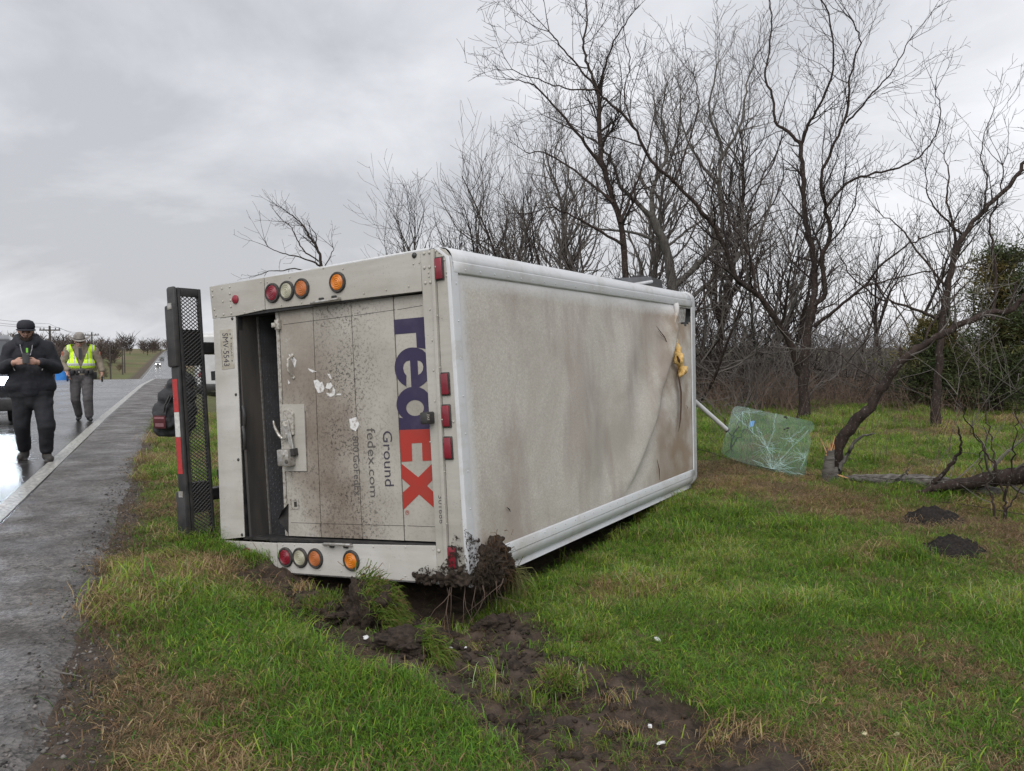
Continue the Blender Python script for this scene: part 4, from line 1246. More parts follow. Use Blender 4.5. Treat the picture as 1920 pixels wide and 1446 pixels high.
bar([(534.8, 794.6, XF - .03), (534.8, 794.6, XF - .048)], .022, 'pivot_bolt', HW, 14, lp)
bar([(538, 812, XF - .032), (536, 820, XF - .036), (530, 822.5, XF - .04), (523, 816, XF - .05), (516.5, 804, XF - .06), (513.5, 795, XF - .065), (512.6, 789, XF - .066)], [.013, .017, .016, .013, .011, .009, .006], 'latch_hook', AL, 8, lp)
a, b = on_rear(529.5, 842, x=XF - .02), on_rear(552, 873, x=XF - .02)
mb = MB(); mb.box((XF - .085, min(a.y, b.y), min(a.z, b.z)), (XF - .004, max(a.y, b.y), max(a.z, b.z)), bev=.01); lb = mb.build('lock_block', AL, lp, smooth='auto')
for px, py, r_ in ((532, 854.5, .012), (537, 866.5, .018)):
    pass
c = tl_plane(537, 866, 0, XF - .086); mb = MB(); mb.lathe([(.017, 0), (.017, .004), (.012, .006)], 14, Matrix.Translation(c) @ Matrix.Rotation(R(-90), 4, 'Y')); mb.build('lock_bolt', MATS['dark_rubber'], truck)
c = tl_plane(532, 853, 0, XF - .086); mb = MB(); mb.lathe([(.011, 0), (.011, .004), (.007, .006)], 12, Matrix.Translation(c) @ Matrix.Rotation(R(-90), 4, 'Y')); mb.build('lock_bolt', HW, truck)
rear_plate('latch_block', [(551, 841), (558, 840), (560, 853), (553, 855)], MATS['black_steel'], XF - .004, .05, lp, bev=.003)
bar([(549, 667, XF), (546, 670, XF - .02), (540, 674, XF - .045), (539.5, 685, XF - .055), (541, 697, XF - .05), (546, 703, XF - .022), (550, 706, XF)], [.012, .010, .010, .011, .010, .010, .012], 'pull_handle', HW)
for px, py in ((548, 667), (550, 708)):
    c = on_rear(px, py, x=XF); mb = MB(); mb.lathe([(.018, 0), (.016, .006), (.006, .010)], 12, Matrix.Translation(c) @ Matrix.Rotation(R(-90), 4, 'Y')); mb.build('handle_bolt', HW, truck)
for (x0_, y0_, x1_, y1_), dx in (((519, 600, 528, 618), .03), ((516, 606, 523, 614), .045)):
    a, b = on_rear(x0_, y0_, x=XF), on_rear(x1_, y1_, x=XF)
    mb = MB(); mb.box((XF - dx, min(a.y, b.y), min(a.z, b.z)), (XF, max(a.y, b.y), max(a.z, b.z)), bev=.005); mb.build('roller_bracket', HW, truck, smooth='auto')
band_px('recessed_ring', [(543, 936), (559, 935), (560.5, 954), (544.5, 955.5), (543, 936)], [(545.5, 939), (557, 938), (558, 951.5), (546.5, 952.8), (545.5, 939)], HW, XF - .002)
rear_plate('ring_slot', [(551, 941), (556, 940.5), (557, 950), (552, 950.5)], MATS['seam_dark'], XF, .0015)
# bent corner of the weather seal hanging at the lower door edge
mb = MB(); P = [tl_plane(*c[:2], 0, c[2]) for c in ((541, 944, XF), (541, 1001, XF), (521, 975, XF - .02), (528, 958, XF - .06), (533, 968, XF + .05))]
mb.add(P, [(0, 4, 3), (3, 4, 2), (2, 4, 1), (0, 3, 2), (0, 2, 1)]); mb.build('bent_seal', MATS['black_steel'], truck)
# sticker remains and tape scraps
def zk(a, b): return (480 + a / 5.5625, 640 + b / 5.5625)
for poly in ([zk(600, 410), zk(640, 400), zk(672, 432), zk(690, 420), zk(715, 490), zk(700, 530), zk(650, 540), zk(618, 480)],
             [zk(725, 490), zk(740, 440), zk(780, 430), zk(800, 468), zk(770, 500)],
             [zk(802, 480), zk(825, 500), zk(822, 560), zk(785, 580), zk(742, 568), zk(735, 535), zk(768, 548), zk(796, 534)],
             [zk(540, 280), zk(570, 292), zk(635, 318), zk(590, 325), zk(560, 308)], [zk(745, 340), zk(770, 340), zk(792, 400), zk(770, 388)],
             [zk(838, 548), zk(885, 545), zk(888, 562), zk(845, 562)], [zk(330, 400), (541, 713), (544, 718), (541, 721)],
             [(541, 664), (549, 667), (556, 676), (553, 690), (549, 680), (545, 672)], [(655, 786), (668, 782), (674, 796), (667, 809), (657, 803)]):
    poly_fill('sticker_remnant', poly, MATS['sticker_white'])
# rivets and plugs on each panel
def rivets(pts, r_=.010, x=-.014, mat=UP, name='rivet'):
    for px, py in pts:
        M_ = Matrix.Translation(on_rear(px, py, x=x)) @ Matrix.Rotation(R(-90), 4, 'Y')
        if (name, r_) not in RIV:
            mb = MB(); mb.lathe([(r_, 0), (r_ * .85, r_ * .35), (r_ * .45, r_ * .6), (r_ * .05, r_ * .68)], 8)
            o = mb.build(name, mat, truck, smooth=True); RIV[(name, r_)] = o.data
        else:
            o = link(name, RIV[(name, r_)], truck)
        o.matrix_basis = M_
RIV = {}
def z1(a, b): return (380 + a / 3.806, 440 + b / 3.806)
rivets([z1(*c) for c in ((70, 400), (138, 385), (192, 374), (195, 422), (200, 470), (202, 515), (205, 562), (150, 570), (145, 478), (85, 535), (72, 440), (95, 578))], .011)
rivets([z1(*c) for c in ((460, 340), (560, 505), (705, 485), (1150, 420), (1470, 370), (1310, 395), (860, 240), (620, 305), (1000, 245), (1503, 210), (1545, 200), (430, 530), (300, 555), (370, 540), (415, 340))], .007)
rivets([z1(*c) for c in ((1580, 135), (1618, 128), (1583, 237), (1620, 232), (1590, 345), (1626, 340))], .013, -.016)
rivets([z1(*c) for c in ((1612, 272), (1615, 300), (1622, 535), (1638, 755), (1648, 970), (1658, 1190), (1625, 1480))], .008, -.016)
rivets([(815 + 27 * f_, 470 + 610 * f_) for f_ in (.05, .2, .36, .52, .68, .84)], .006, -.036)
rivets([z1(*c) for c in ((1662, 118), (1690, 128), (1712, 152), (1725, 180), (1742, 270), (1742, 296), (1790, 1335))], .010, -.008)
rivets([z1(*c) for c in ((212, 600), (238, 1142))] + [(447, 862), (454, 1003)], .014, -.010, MATS['black_plastic'], 'panel_plug')
rivets([(777, 479)], .022, -.012, MATS['black_plastic'], 'panel_plug_large')
rivets([(440, 1016), (470, 1017.5), (494, 1018.5), (508, 1019), (530, 1022), (552, 1022), (700, 1025), (760, 1026), (812, 1030), (600, 1068), (640, 1071), (702, 1070), (760, 1080)], .007, -.014, LO, 'lower_rivet')
rivets([(823, 1033)], .015, -.016, UP, 'plug_cap')
# roof rivets along the trims
RV2 = MB(); RV2.lathe([(.007, 0), (.005, .003), (.001, .0045)], 7)
rv = RV2.build('roof_rivet', W, truck, smooth=True); first = True
for b in [i / 9 for i in range(1, 9)]:
    for a_, b_ in ((.0085, b), (.968, b)):
        o = rv if first else link('roof_rivet', rv.data, truck); first = False
        o.location = T3(a_, b_, 1.0) + Vector((0, 0, .0085 if a_ < .5 else .021))
for i in range(26):
    for b_ in (1 - (fl - .03) / TW_, (fl - .03) / TW_):
        o = link('roof_rivet', rv.data, truck); o.location = T3(.03 + i * .036, b_, 1.0) + Vector((0, 0, .0135))
# mirror housing and its wire arm up on the left side
mb = MB(); zz_ = 2.25
q_ = [tl_plane(*c, 2, zz_) for c in ((1158, 521.5), (1221, 518.5), (1223, 526), (1185, 533))]
mb.prism(q_, (0, 0, -.22)); mb.build('folded_mirror', MATS['tread_plate'], truck)
mb = MB(); mb.tube([tl_plane(1187, 534, 2, zz_ + .012), tl_plane(1222, 528, 2, zz_ + .012)], .018, 8); mb.build('mirror_edge', W, truck)
mb = MB(); mb.box(tuple(tl_plane(1204, 542, 2, zz_ - .02)), tuple(tl_plane(1224, 527, 2, zz_ - .14))); mb.build('mirror_bracket', MATS['black_plastic'], truck)
mb = MB(); mb.tube([tl_plane(*c, 2, zz_ - .05) for c in ((1224, 532), (1232, 531), (1240, 533), (1246, 538), (1248, 545))], .012, 6); mb.build('mirror_arm', W, truck, smooth='auto')
# loose white strut sticking out ahead of the roof
sp0, sp1 = on_roof(1300, 750, TH - .12), None
w0 = TM @ sp0
p1 = pix(1363, 806, 10.6)
mb = MB(); mb.tube([sp0, TMI @ p1], .030, 10); so = mb.build('mirror_strut', W, truck, smooth='auto'); so['label'] = 'white tube sticking out past the front of the body'
mb = MB(); mb.tube([TMI @ pix(1362, 805, 10.6), TMI @ pix(1365, 808, 10.6)], .032, 10); mb.build('strut_cap', MATS['black_plastic'], truck)

# ---- rear step bumper (mesh tread, face bar, tape)
ZT = -.06
BS = MATS['black_steel']
xn, xf = tl_plane(347, 780, 2, ZT).x, tl_plane(391, 780, 2, ZT).x
y0b, y1b = .02, tl_plane(347, 540, 2, ZT).y
mb = MB()
mb.box((xn, y0b, ZT - .035), (xn + .03, y1b, ZT), bev=.006); mb.box((xf - .03, y0b, ZT - .035), (xf, y1b, ZT), bev=.006)
mb.box((xn + .031, y1b - .07, ZT - .035), (xf - .031, y1b, ZT), bev=.006); mb.box((xn + .031, y0b, ZT - .035), (xf - .031, y0b + .05, ZT))
bo = mb.build('step_frame', BS, truck, smooth='auto')
mb = MB()
xs0, xs1 = xn + .028, xf - .028
ncol = 4; wx = (xs1 - xs0) / ncol
hy = .0155; row = 0; yy = y0b + .04
while yy < y1b - .06:
    for k in range(ncol + 1):
        xo = xs0 + (k + (.5 if row % 2 else 0)) * wx
        pts = [(xo - wx * .5, yy, ZT - .010), (xo - wx * .12, yy + hy * .85, ZT - .004), (xo + wx * .12, yy + hy * .85, ZT - .004), (xo + wx * .5, yy, ZT - .010)]
        pts = [(min(max(a, xs0 - .004), xs1 + .004), b, c) for a, b, c in pts]
        if pts[3][0] - pts[0][0] > .01: mb.tube(pts, .0042, 4, cap=False)
    yy += hy * 1.0; row += 1
mb.build('step_mesh', BS, bo, fixn=False)['kind'] = 'stuff'
# cross plates behind the mesh where the arms carry it
for ya, yb in ((tl_plane(368, 685, 2, ZT).y, tl_plane(368, 618, 2, ZT).y), (tl_plane(370, 962, 2, ZT).y, tl_plane(370, 905, 2, ZT).y)):
    mb = MB(); mb.box((xn + .032, ya, ZT - .10), (xf - .032, yb, ZT - .02)); mb.build('step_plate', BS, bo)
    ym = (ya + yb) / 2
    mb = MB(); mb.box((xf - .05, ym - .05, ZT - .16), (.55, ym + .05, ZT - .04), bev=.01); mb.build('bumper_arm', BS, truck)
# face bar: rounded ends, two deeper pads, tape
def face_box(pa, pb, depth, name, mat, dz=.105, inset=0.0):
    ya, yb = tl_plane(345, pa, 2, ZT).y, tl_plane(345, pb, 2, ZT).y
    mb = MB(); mb.box((xn - depth, min(ya, yb), ZT - dz), (xn - .002, max(ya, yb), ZT + .002 - inset), bev=.02)
    return mb.build(name, mat, truck, smooth='auto')
fb = face_box(1030, 538, .035, 'bumper_bar', MATS['black_plastic'])
face_box(1034, 922, .058, 'bumper_pad', MATS['black_plastic'], .112, -.003)
face_box(688, 572, .058, 'bumper_pad', MATS['black_plastic'], .112, -.003)
for pa, pb, mt in ((710, 772, 'tape_red'), (772.5, 819, 'tape_white'), (819.5, 889, 'tape_red')):
    ya, yb = tl_plane(345, pa, 2, ZT).y, tl_plane(345, pb, 2, ZT).y
    mb = MB(); mb.box((xn - .0375, min(ya, yb), ZT - .085), (xn - .0352, max(ya, yb), ZT - .025)); mb.build('reflective_tape', MATS[mt], fb)
for py in (575, 925):
    c = tl_plane(343, py, 2, ZT - .04); mb = MB(); mb.box((xn - .062, c.y - .03, c.z - .02), (xn - .057, c.y + .02, c.z + .03)); mb.build('pad_clip', AL, fb)

# ================================================================== TREES
class Tubes:
    """many tapering tubes gathered into one mesh with numpy"""
    def __init__(s): s.V, s.Q, s.n = [], [], 0
    def add(s, pts, rad, k):
        pts = np.asarray(pts, dtype=np.float64); rad = np.asarray(rad, dtype=np.float64); m = len(pts)
        t_ = np.gradient(pts, axis=0); t_ /= np.maximum(np.linalg.norm(t_, axis=1, keepdims=True), 1e-9)
        ref = np.array([0.31, 0.17, 0.94]) if abs(t_[0] @ np.array([0.31, 0.17, 0.94])) < .9 else np.array([.9, .3, -.1])
        a = np.cross(t_, ref); a /= np.maximum(np.linalg.norm(a, axis=1, keepdims=True), 1e-9)
        b = np.cross(t_, a)
        an = np.arange(k) * 2 * np.pi / k
        ring = a[:, None, :] * np.cos(an)[None, :, None] + b[:, None, :] * np.sin(an)[None, :, None]
        V = pts[:, None, :] + ring * rad[:, None, None]
        i = (np.arange(m - 1) * k)[:, None]; j = np.arange(k)[None, :]; j2 = (np.arange(k) + 1)[None, :] % k
        q = np.stack([i + j, i + j2, i + k + j2, i + k + j], -1).reshape(-1, 4) + s.n
        s.V.append(V.reshape(-1, 3)); s.Q.append(q); s.n += m * k
    def build(s, name, mat, parent=None):
        return tri_mesh(name, np.concatenate(s.V), np.concatenate(s.Q), mat, smooth=True, parent=parent)
    def arrays(s): return np.concatenate(s.V), np.concatenate(s.Q)
def catmull(pts, per=5):
    p = np.asarray(pts, dtype=np.float64)
    if len(p) < 3: return np.stack([p[0] + (p[-1] - p[0]) * t_ for t_ in np.linspace(0, 1, per + 1)])
    e = np.vstack([2 * p[0] - p[1], p, 2 * p[-1] - p[-2]]); out = []
    for i in range(1, len(e) - 2):
        for t_ in np.linspace(0, 1, per, endpoint=False):
            a, b, c, d = e[i - 1], e[i], e[i + 1], e[i + 2]
            out.append(.5 * (2 * b + (c - a) * t_ + (2 * a - 5 * b + 4 * c - d) * t_ ** 2 + (3 * b - a - 3 * c + d) * t_ ** 3))
    out.append(p[-1]); return np.array(out)
def unit(v): return v / max(np.linalg.norm(v), 1e-9)
def grow(tb, p, d, L, r, lvl, rg, up=.10, jit=.16, rmin=.0045, rate=3.2, kids=True, spread=(28, 62), seg=None):
    """one twig with its side shoots; lvl counts down to the last order"""
    seg = seg or (.16 if lvl <= 1 else .22)
    n = max(3, int(L / seg)); st = L / n
    pts, ds = [p], [d]
    for i in range(n):
        d = unit(d + rg.normal(0, jit, 3) + np.array([0, 0, up]))
        p = p + d * st; pts.append(p); ds.append(d)
    rad = r * (1 - .78 * np.linspace(0, 1, n + 1)); rad = np.maximum(rad, rmin * .8)
    tb.add(pts, rad, 6 if r > .04 else (4 if r > .014 else 3))
    if lvl <= 0: return
    side_shoots(tb, pts, ds, rad, L, lvl, rg, up, jit, rmin, rate, spread)
def side_shoots(tb, pts, ds, rad, L, lvl, rg, up=.1, jit=.16, rmin=.0045, rate=3.2, spread=(28, 62), t0=.18, maxl=9.0):
    n = len(pts) - 1
    cnt = max(2, int(L * rate * rg.uniform(.8, 1.25)))
    for j in range(cnt):
        t_ = t0 + (1 - t0) * (j + rg.uniform(.1, .9)) / cnt
        f = t_ * n; i = min(int(f), n - 1); w = f - i
        p = pts[i] * (1 - w) + pts[i + 1] * w; d = ds[min(i + 1, n)]
        ax = unit(np.cross(d, rg.normal(0, 1, 3)))
        an = math.radians(rg.uniform(*spread))
        cd = unit(d * math.cos(an) + np.cross(ax, d) * math.sin(an))
        cl = min(maxl, L * rg.uniform(.30, .62) * (1.15 - .55 * t_))
        if lvl == 1: cl = min(max(cl, .25), .9)
        if cl < .12: continue
        grow(tb, p, cd, cl, max(rmin, rad[i] * rg.uniform(.42, .68)), lvl - 1, rg, up, jit, rmin, rate * 1.12, True, spread)
def bark(name, c1, c2, sc=14):
    t = NT(name)
    n1_ = t.noise(sc, 5, .7, stretch=(1, 1, .3)); n2_ = t.noise(sc * 2.2, 4, .8)
    c = t.mix(t.rng(n1_, .35, .65), c1, c2)
    c = t.mix(t.rng(n2_, .59, .66), c, (0.20, 0.19, 0.175))
    t.bump(n1_, .5, .02)
    return t.done(c, .9, spec=.2)
bark('bark_dark', (0.020, 0.015, 0.014), (0.050, 0.036, 0.030))
bark('bark_grey', (0.055, 0.050, 0.045), (0.125, 0.118, 0.108))
pmat('twig_dark', (0.026, 0.021, 0.020), .9, c2=(0.045, 0.036, 0.032), scale=2, spec=.2)
pmat('twig_grey', (0.165, 0.150, 0.140), .9, c2=(0.105, 0.094, 0.086), scale=2, spec=.2)
pmat('twig_brown', (0.20, 0.140, 0.108), .9, c2=(0.13, 0.094, 0.076), scale=1.2, spec=.2)

def traced_tree(name, label, limbs, seed, mat_t, mat_w, lvl=3, rate=3.0, group='bare trees beyond the fence', d0=None, rmin=.0045, up=.10, spread=(28, 62), t0=.15, maxl=2.2, vary=.5):
    """limbs: list of (pixel polyline with depth, r_start_px, r_end_px, shoots?) ; first limb is the trunk from the ground"""
    rg = np.random.default_rng(seed)
    px, py, d = limbs[0][0][0]
    b = pix(px, py, d); base = Vector((b.x, b.y, gz(b.x, b.y)))
    root = thing(name, label, 'tree', loc=base, group=group)
    off = np.array(base)
    tk, tw = Tubes(), Tubes()
    for li, (pl, r0, r1, sh) in enumerate(limbs):
        pts = np.array([np.array(pix(a, b_, c)) for a, b_, c in pl])
        if li == 0: pts[0] = np.array([base.x, base.y, base.z - .12])
        pts = catmull(pts, 5)
        pts[1:-1] += rg.normal(0, 1, pts[1:-1].shape) * np.interp(np.linspace(0, 1, len(pts)), [0, 1], [.008, .015])[1:-1, None]
        dm = np.interp(np.linspace(0, 1, len(pts)), np.linspace(0, 1, len(pl)), [c for _, _, c in pl])
        rad = np.interp(np.linspace(0, 1, len(pts)) ** .8, [0, 1], [r0, r1]) * dm / F * .84 * rg.uniform(.93, 1.07, len(pts))
        if li == 0: rad[:3] *= (1.45, 1.25, 1.1)
        tk.add(pts - off, rad, 9 if r0 > 6 else 6)
        if sh > 0:
            ds = np.gradient(pts, axis=0); ds = [unit(v) for v in ds]
            L = float(np.sum(np.linalg.norm(np.diff(pts, axis=0), axis=1)))
            side_shoots(tw, list(pts - off), ds, rad * .8, L * sh, lvl, rg, up, .16, rmin, rate / max(sh, .35), spread, t0 if li else .45, maxl)
            # terminal spray
            for _ in range(3):
                grow(tw, pts[-1] - off, unit(ds[-1] + rg.normal(0, .35, 3)), rg.uniform(.7, 1.3), max(rmin, min(.012, rad[-1] * .9)), max(1, lvl - 1), rg, up, .14, rmin, rate * 1.2)
    tk.build('trunk', mat_t, root)
    if tw.n: tw.build('crown', mat_w, root)
    return root
D1 = 16.5
def L3(seq, d=D1, dd=0.0):
    n = len(seq); return [(a, b, d + dd * i / max(1, n - 1)) for i, (a, b) in enumerate(seq)]
BD, BG, TD, TG = MATS['bark_dark'], MATS['bark_grey'], MATS['twig_dark'], MATS['twig_grey']
traced_tree('forked_tree', 'dark bare tree with forked twin trunks behind the cracked windscreen', [
    (L3([(1508, 786), (1507, 730), (1507, 683), (1512, 630), (1522, 575)]), 13, 9.5, 0),
    (L3([(1522, 575), (1528, 533), (1525, 483), (1514, 430), (1508, 380), (1506, 329), (1502, 271)], dd=.8), 7.5, 4.5, .5),
    (L3([(1502, 271), (1478, 248), (1454, 228), (1450, 186), (1435, 143), (1443, 90), (1446, 39), (1440, -20)], 17.3, .5), 4, 1.4, .8),
    (L3([(1502, 271), (1515, 235), (1534, 201), (1562, 132), (1555, 39), (1539, -10)], 17.3, -.8), 4, 1.4, .8),
    (L3([(1522, 575), (1546, 550), (1541, 483), (1556, 443), (1547, 387), (1539, 329), (1566, 267), (1590, 205), (1594, 143), (1612, 80), (1600, 40)], dd=-1.0), 6.5, 1.3, .7),
    (L3([(1586, 232), (1617, 197), (1650, 160), (1679, 124), (1704, 77)], 15.9, -.4), 2.6, 1.0, .6),
    (L3([(1549, 389), (1586, 345), (1632, 327), (1686, 314), (1729, 290), (1748, 263), (1764, 217), (1754, 170)], 15.9, -1.0), 3.2, 1.0, .45),
    (L3([(1526, 613), (1570, 577), (1620, 537), (1650, 500), (1707, 457), (1753, 437)], dd=-1.5), 4.2, 1.3, .6),
    (L3([(1620, 537), (1680, 523), (1747, 507), (1800, 500)], 15.6, -.6), 2.2, 1.0, .6),
    (L3([(1500, 700), (1492, 672), (1480, 640), (1460, 607), (1430, 563), (1410, 545), (1380, 520), (1362, 470), (1335, 420), (1310, 391), (1264, 341), (1221, 302), (1187, 236), (1148, 197), (1120, 168), (1085, 125), (1055, 89), (1030, 60)], dd=-2.2), 8.5, 1.4, .75),
    (L3([(1416, 543), (1412, 500), (1393, 453), (1372, 420), (1360, 390), (1320, 330), (1300, 280)], 15.6, .6), 3.4, 1.2, .7),
    (L3([(1120, 168), (1060, 165), (1010, 150), (960, 130)], 14.6, -.5), 2.0, .9, .8),
    (L3([(1187, 236), (1170, 180), (1180, 120), (1170, 60)], 14.9, .5), 2.2, .9, .8),
    (L3([(1264, 341), (1290, 270), (1310, 200), (1300, 140)], 15.1, .5), 2.6, .9, .8),
], 101, BD, TD, lvl=3, rate=3.2, maxl=1.9, rmin=.0038)
traced_tree('tall_tree', 'tall dark bare tree rising over the middle of the truck roof', [
    (L3([(1180, 760), (1176, 620), (1171, 480), (1163, 418), (1132, 318), (1123, 232), (1122, 170)], 18, .4), 9, 4.5, .35),
    (L3([(1122, 170), (1105, 130), (1094, 89), (1101, 39), (1096, -20)], 18.4, .4), 4, 1.3, .9),
    (L3([(1122, 170), (1140, 110), (1160, 60), (1190, 20)], 18.4, -.6), 3, 1.0, .9),
    (L3([(1132, 318), (1090, 260), (1040, 200), (1000, 160), (965, 150)], 18.2, -.8), 4, 1.0, .9),
    (L3([(1163, 418), (1190, 350), (1215, 280), (1230, 200)], 18, .8), 4, 1.0, .9),
    (L3([(1150, 380), (1090, 330), (1030, 290), (985, 285)], 18.1, .9), 3.5, 1.0, .9),
    (L3([(1168, 460), (1100, 420), (1040, 390), (990, 400)], 18, -.9), 3.5, 1.0, .9),
], 202, BD, TD, lvl=3, rate=3.3, maxl=1.9, rmin=.0042)
traced_tree('grey_tree', 'pale grey barked tree with spreading limbs behind the truck front', [
    (L3([(1275, 770), (1268, 640), (1260, 534), (1249, 465), (1222, 407)], 21), 15, 9, 0),
    (L3([(1222, 407), (1190, 375), (1163, 349), (1150, 310), (1120, 270), (1090, 250)], 21, -.8), 6, 1.5, .8),
    (L3([(1222, 407), (1225, 350), (1250, 290), (1240, 220), (1250, 160)], 21, .6), 6.5, 1.3, .9),
    (L3([(1262, 540), (1305, 500), (1330, 470), (1353, 440), (1349, 349), (1351, 271), (1330, 209), (1345, 120)], 21, -.6), 8, 1.5, .9),
    (L3([(1351, 300), (1390, 230), (1400, 160), (1420, 100)], 20.6, .5), 4, 1.0, .9),
    (L3([(1249, 465), (1200, 440), (1130, 430), (1080, 420)], 21, .8), 4.5, 1.2, .8),
    (L3([(1275, 580), (1340, 520), (1400, 470), (1440, 400), (1450, 340)], 21, .9), 6, 1.3, .8),
    (L3([(1349, 349), (1310, 300), (1280, 240), (1275, 170)], 20.7, .8), 4, 1.2, .9),
], 303, BG, TG, lvl=3, rate=3.2, maxl=2.1, rmin=.0048)
traced_tree('leaning_tree', 'leaning trunk rising to the right from beside the splintered post', [
    (L3([(1563, 884), (1570, 843), (1597, 797), (1630, 763), (1657, 723), (1687, 680), (1727, 650), (1773, 623), (1820, 600), (1893, 580), (1925, 555), (1990, 520)], 10.2, -1.0), 15, 4.5, .25),
    (L3([(1727, 650), (1750, 600), (1790, 560), (1800, 520)], 9.7, .3), 3.0, 1.0, .4),
    (L3([(1690, 678), (1688, 660), (1689, 650)], 9.8), 4, 2, 0),
    (L3([(1893, 580), (1900, 545), (1905, 530)], 9.3), 3, 1.2, .3),
    (L3([(1657, 723), (1610, 690), (1560, 660), (1530, 655)], 9.9, .9), 2.0, .8, .5),
], 404, BD, TG, lvl=1, rate=2.0, maxl=.9, up=.03)
traced_tree('slanting_tree', 'bare tree slanting right in front of the evergreen', [
    (L3([(1752, 790), (1760, 680), (1768, 600), (1776, 542), (1787, 492), (1806, 441), (1845, 395), (1892, 348), (1925, 300), (1960, 240)], 14.5, -.6), 9, 3.5, .3),
    (L3([(1787, 492), (1790, 430), (1775, 380), (1780, 330), (1770, 290)], 14.4, .4), 4, 1.0, .9),
    (L3([(1806, 441), (1770, 410), (1740, 370), (1735, 320)], 14.3, -.4), 3, 1.0, .9),
    (L3([(1862, 600), (1868, 520), (1862, 460), (1855, 420), (1872, 370), (1880, 310)], 14, .3), 4, 1.2, .6),
    (L3([(1776, 542), (1720, 470), (1690, 430), (1650, 400)], 14.5, .5), 3, 1.0, .9),
    (L3([(1768, 600), (1700, 575), (1646, 557), (1600, 520), (1567, 467)], 14.5, -.5), 3.6, 1.0, .7),
    (L3([(1845, 395), (1850, 340), (1840, 290), (1850, 240)], 14.2, .4), 2.5, .8, .9),
], 505, BD, TD, lvl=3, rate=3.2, maxl=1.4, rmin=.0036)
traced_tree('small_tree', 'small bare tree showing above the tail-lamp panel of the truck', [
    (L3([(604, 790), (604, 600), (602, 500), (595, 468), (580, 442), (563, 416), (539, 398)], 26), 5.5, .9, .35),
    (L3([(602, 500), (585, 490), (560, 482), (530, 475), (502, 463)], 26, -.6), 2.5, .8, .6),
    (L3([(597, 490), (570, 470), (555, 445), (545, 425), (533, 416)], 26, .6), 2.0, .8, .5),
    (L3([(604, 520), (560, 505), (525, 508), (500, 510)], 26, .4), 2.0, .8, .7),
    (L3([(603, 510), (620, 480), (625, 465)], 26, .4), 1.6, .7, .6),
], 606, BD, TD, lvl=2, rate=2.6, rmin=.005, maxl=.7)
def free_tree(name, label, px, d, H, seed, mat_t, mat_w, lean=(0, 0), lvl=3, stems=1, rate=2.3, rmin=.0055, group='bare trees beyond the fence', r=None, up=.10, cat='tree', first=.25, jit=.09):
    rg = np.random.default_rng(seed)
    b = pix(px, 700, d); base = Vector((b.x, b.y, gz(b.x, b.y)))
    root = thing(name, label, cat, loc=base, group=group)
    tk, tw = Tubes(), Tubes()
    for k in range(stems):
        dd = unit(np.array([lean[0] + rg.normal(0, .16 if stems == 1 else .42), lean[1] + rg.normal(0, .14 if stems == 1 else .38), 1.0]))
        h = H * rg.uniform(.72, 1.0) if stems > 1 else H
        p = np.array([rg.normal(0, .05 * stems), rg.normal(0, .05 * stems), -.1]); rr_ = (r or H * .016) * (1 if stems == 1 else rg.uniform(.5, .8))
        n = max(6, int(h / .4)); pts, ds = [p], [dd]
        for i in range(n):
            dd = unit(dd + rg.normal(0, jit, 3) + np.array([0, 0, .04])); p = p + dd * h / n; pts.append(p); ds.append(dd)
        rad = np.maximum(rr_ * (1 - .86 * np.linspace(0, 1, n + 1)), rmin)
        tk.add(pts, rad, 7)
        side_shoots(tw, pts, ds, rad, h, lvl, rg, up, .15, rmin, rate / max(1, stems ** .45), (24, 58), first, H * .45)
    tk.build('trunk', mat_t, root); tw.build('crown', mat_w, root)
    return root
FT = [(770, 27, 6.2, 1, 1, 'twiggy leaning tree behind the red marker lamp corner of the truck'), (850, 24, 6.4, 1, 3, 'many-stemmed bare tree over the rear roof corner'),
      (915, 22, 6.0, 1, 2, 'bare twin-stemmed tree just beyond the roof rail'), (985, 23, 7.0, 1, 2, 'bushy bare tree left of the tall tree'),
      (1050, 20, 6.4, 1, 3, 'dense many-stemmed tree at the foot of the tall tree'), (1110, 25, 8.0, 1, 1, 'slim bare tree between the tall tree and the grey tree'),
      (1330, 24, 8.2, 1, 1, 'slim bare tree behind the folded mirror'), (1420, 22, 6.6, 1, 2, 'twin-stemmed bare tree behind the sloping limb'),
      (1600, 24, 6.2, 1, 2, 'pale bare tree between the forked tree and the slanting tree'), (1690, 26, 6.4, 1, 3, 'grey many-stemmed tree left of the evergreen'),
      (1835, 21, 6.6, 1, 2, 'bare tree rising through the evergreen'), (1905, 20, 5.6, 1, 1, 'bare tree at the far side of the evergreen'), (680, 30, 4.6, 1, 2, 'low bare tree behind the amber lamps'),
      (820, 26, 7.0, 1, 2, 'leaning bare tree spreading left over the rear roof corner'), (885, 27, 7.6, 1, 3, 'bushy tree far behind the rear roof corner'), (1080, 22, 7.0, 1, 3, 'bushy many-stemmed tree close left of the grey tree'), (1400, 26, 8.4, 1, 2, 'tall twin-stemmed tree far behind the sloping limb'), (1290, 19.5, 5.6, 1, 3, 'low dense tree under the grey tree limbs'), (1470, 25, 6.0, 1, 3, 'dense low tree just left of the forked tree'),
      (1215, 28, 9.0, 1, 1, 'bare tree far behind the grey tree'), (960, 30, 7.4, 1, 1, 'thin bare tree far behind the roof rail')]
for i, (px, d, H, _, stems, lab) in enumerate(FT):
    free_tree('bare_tree', lab, px, d, H, 900 + i, BG if i % 3 == 1 else BD, TG if i % 2 else TD, lean=(-.14 if px < 1000 else 0, 0), lvl=2, stems=stems, rate=4.3, up=.09, rmin=.0052)

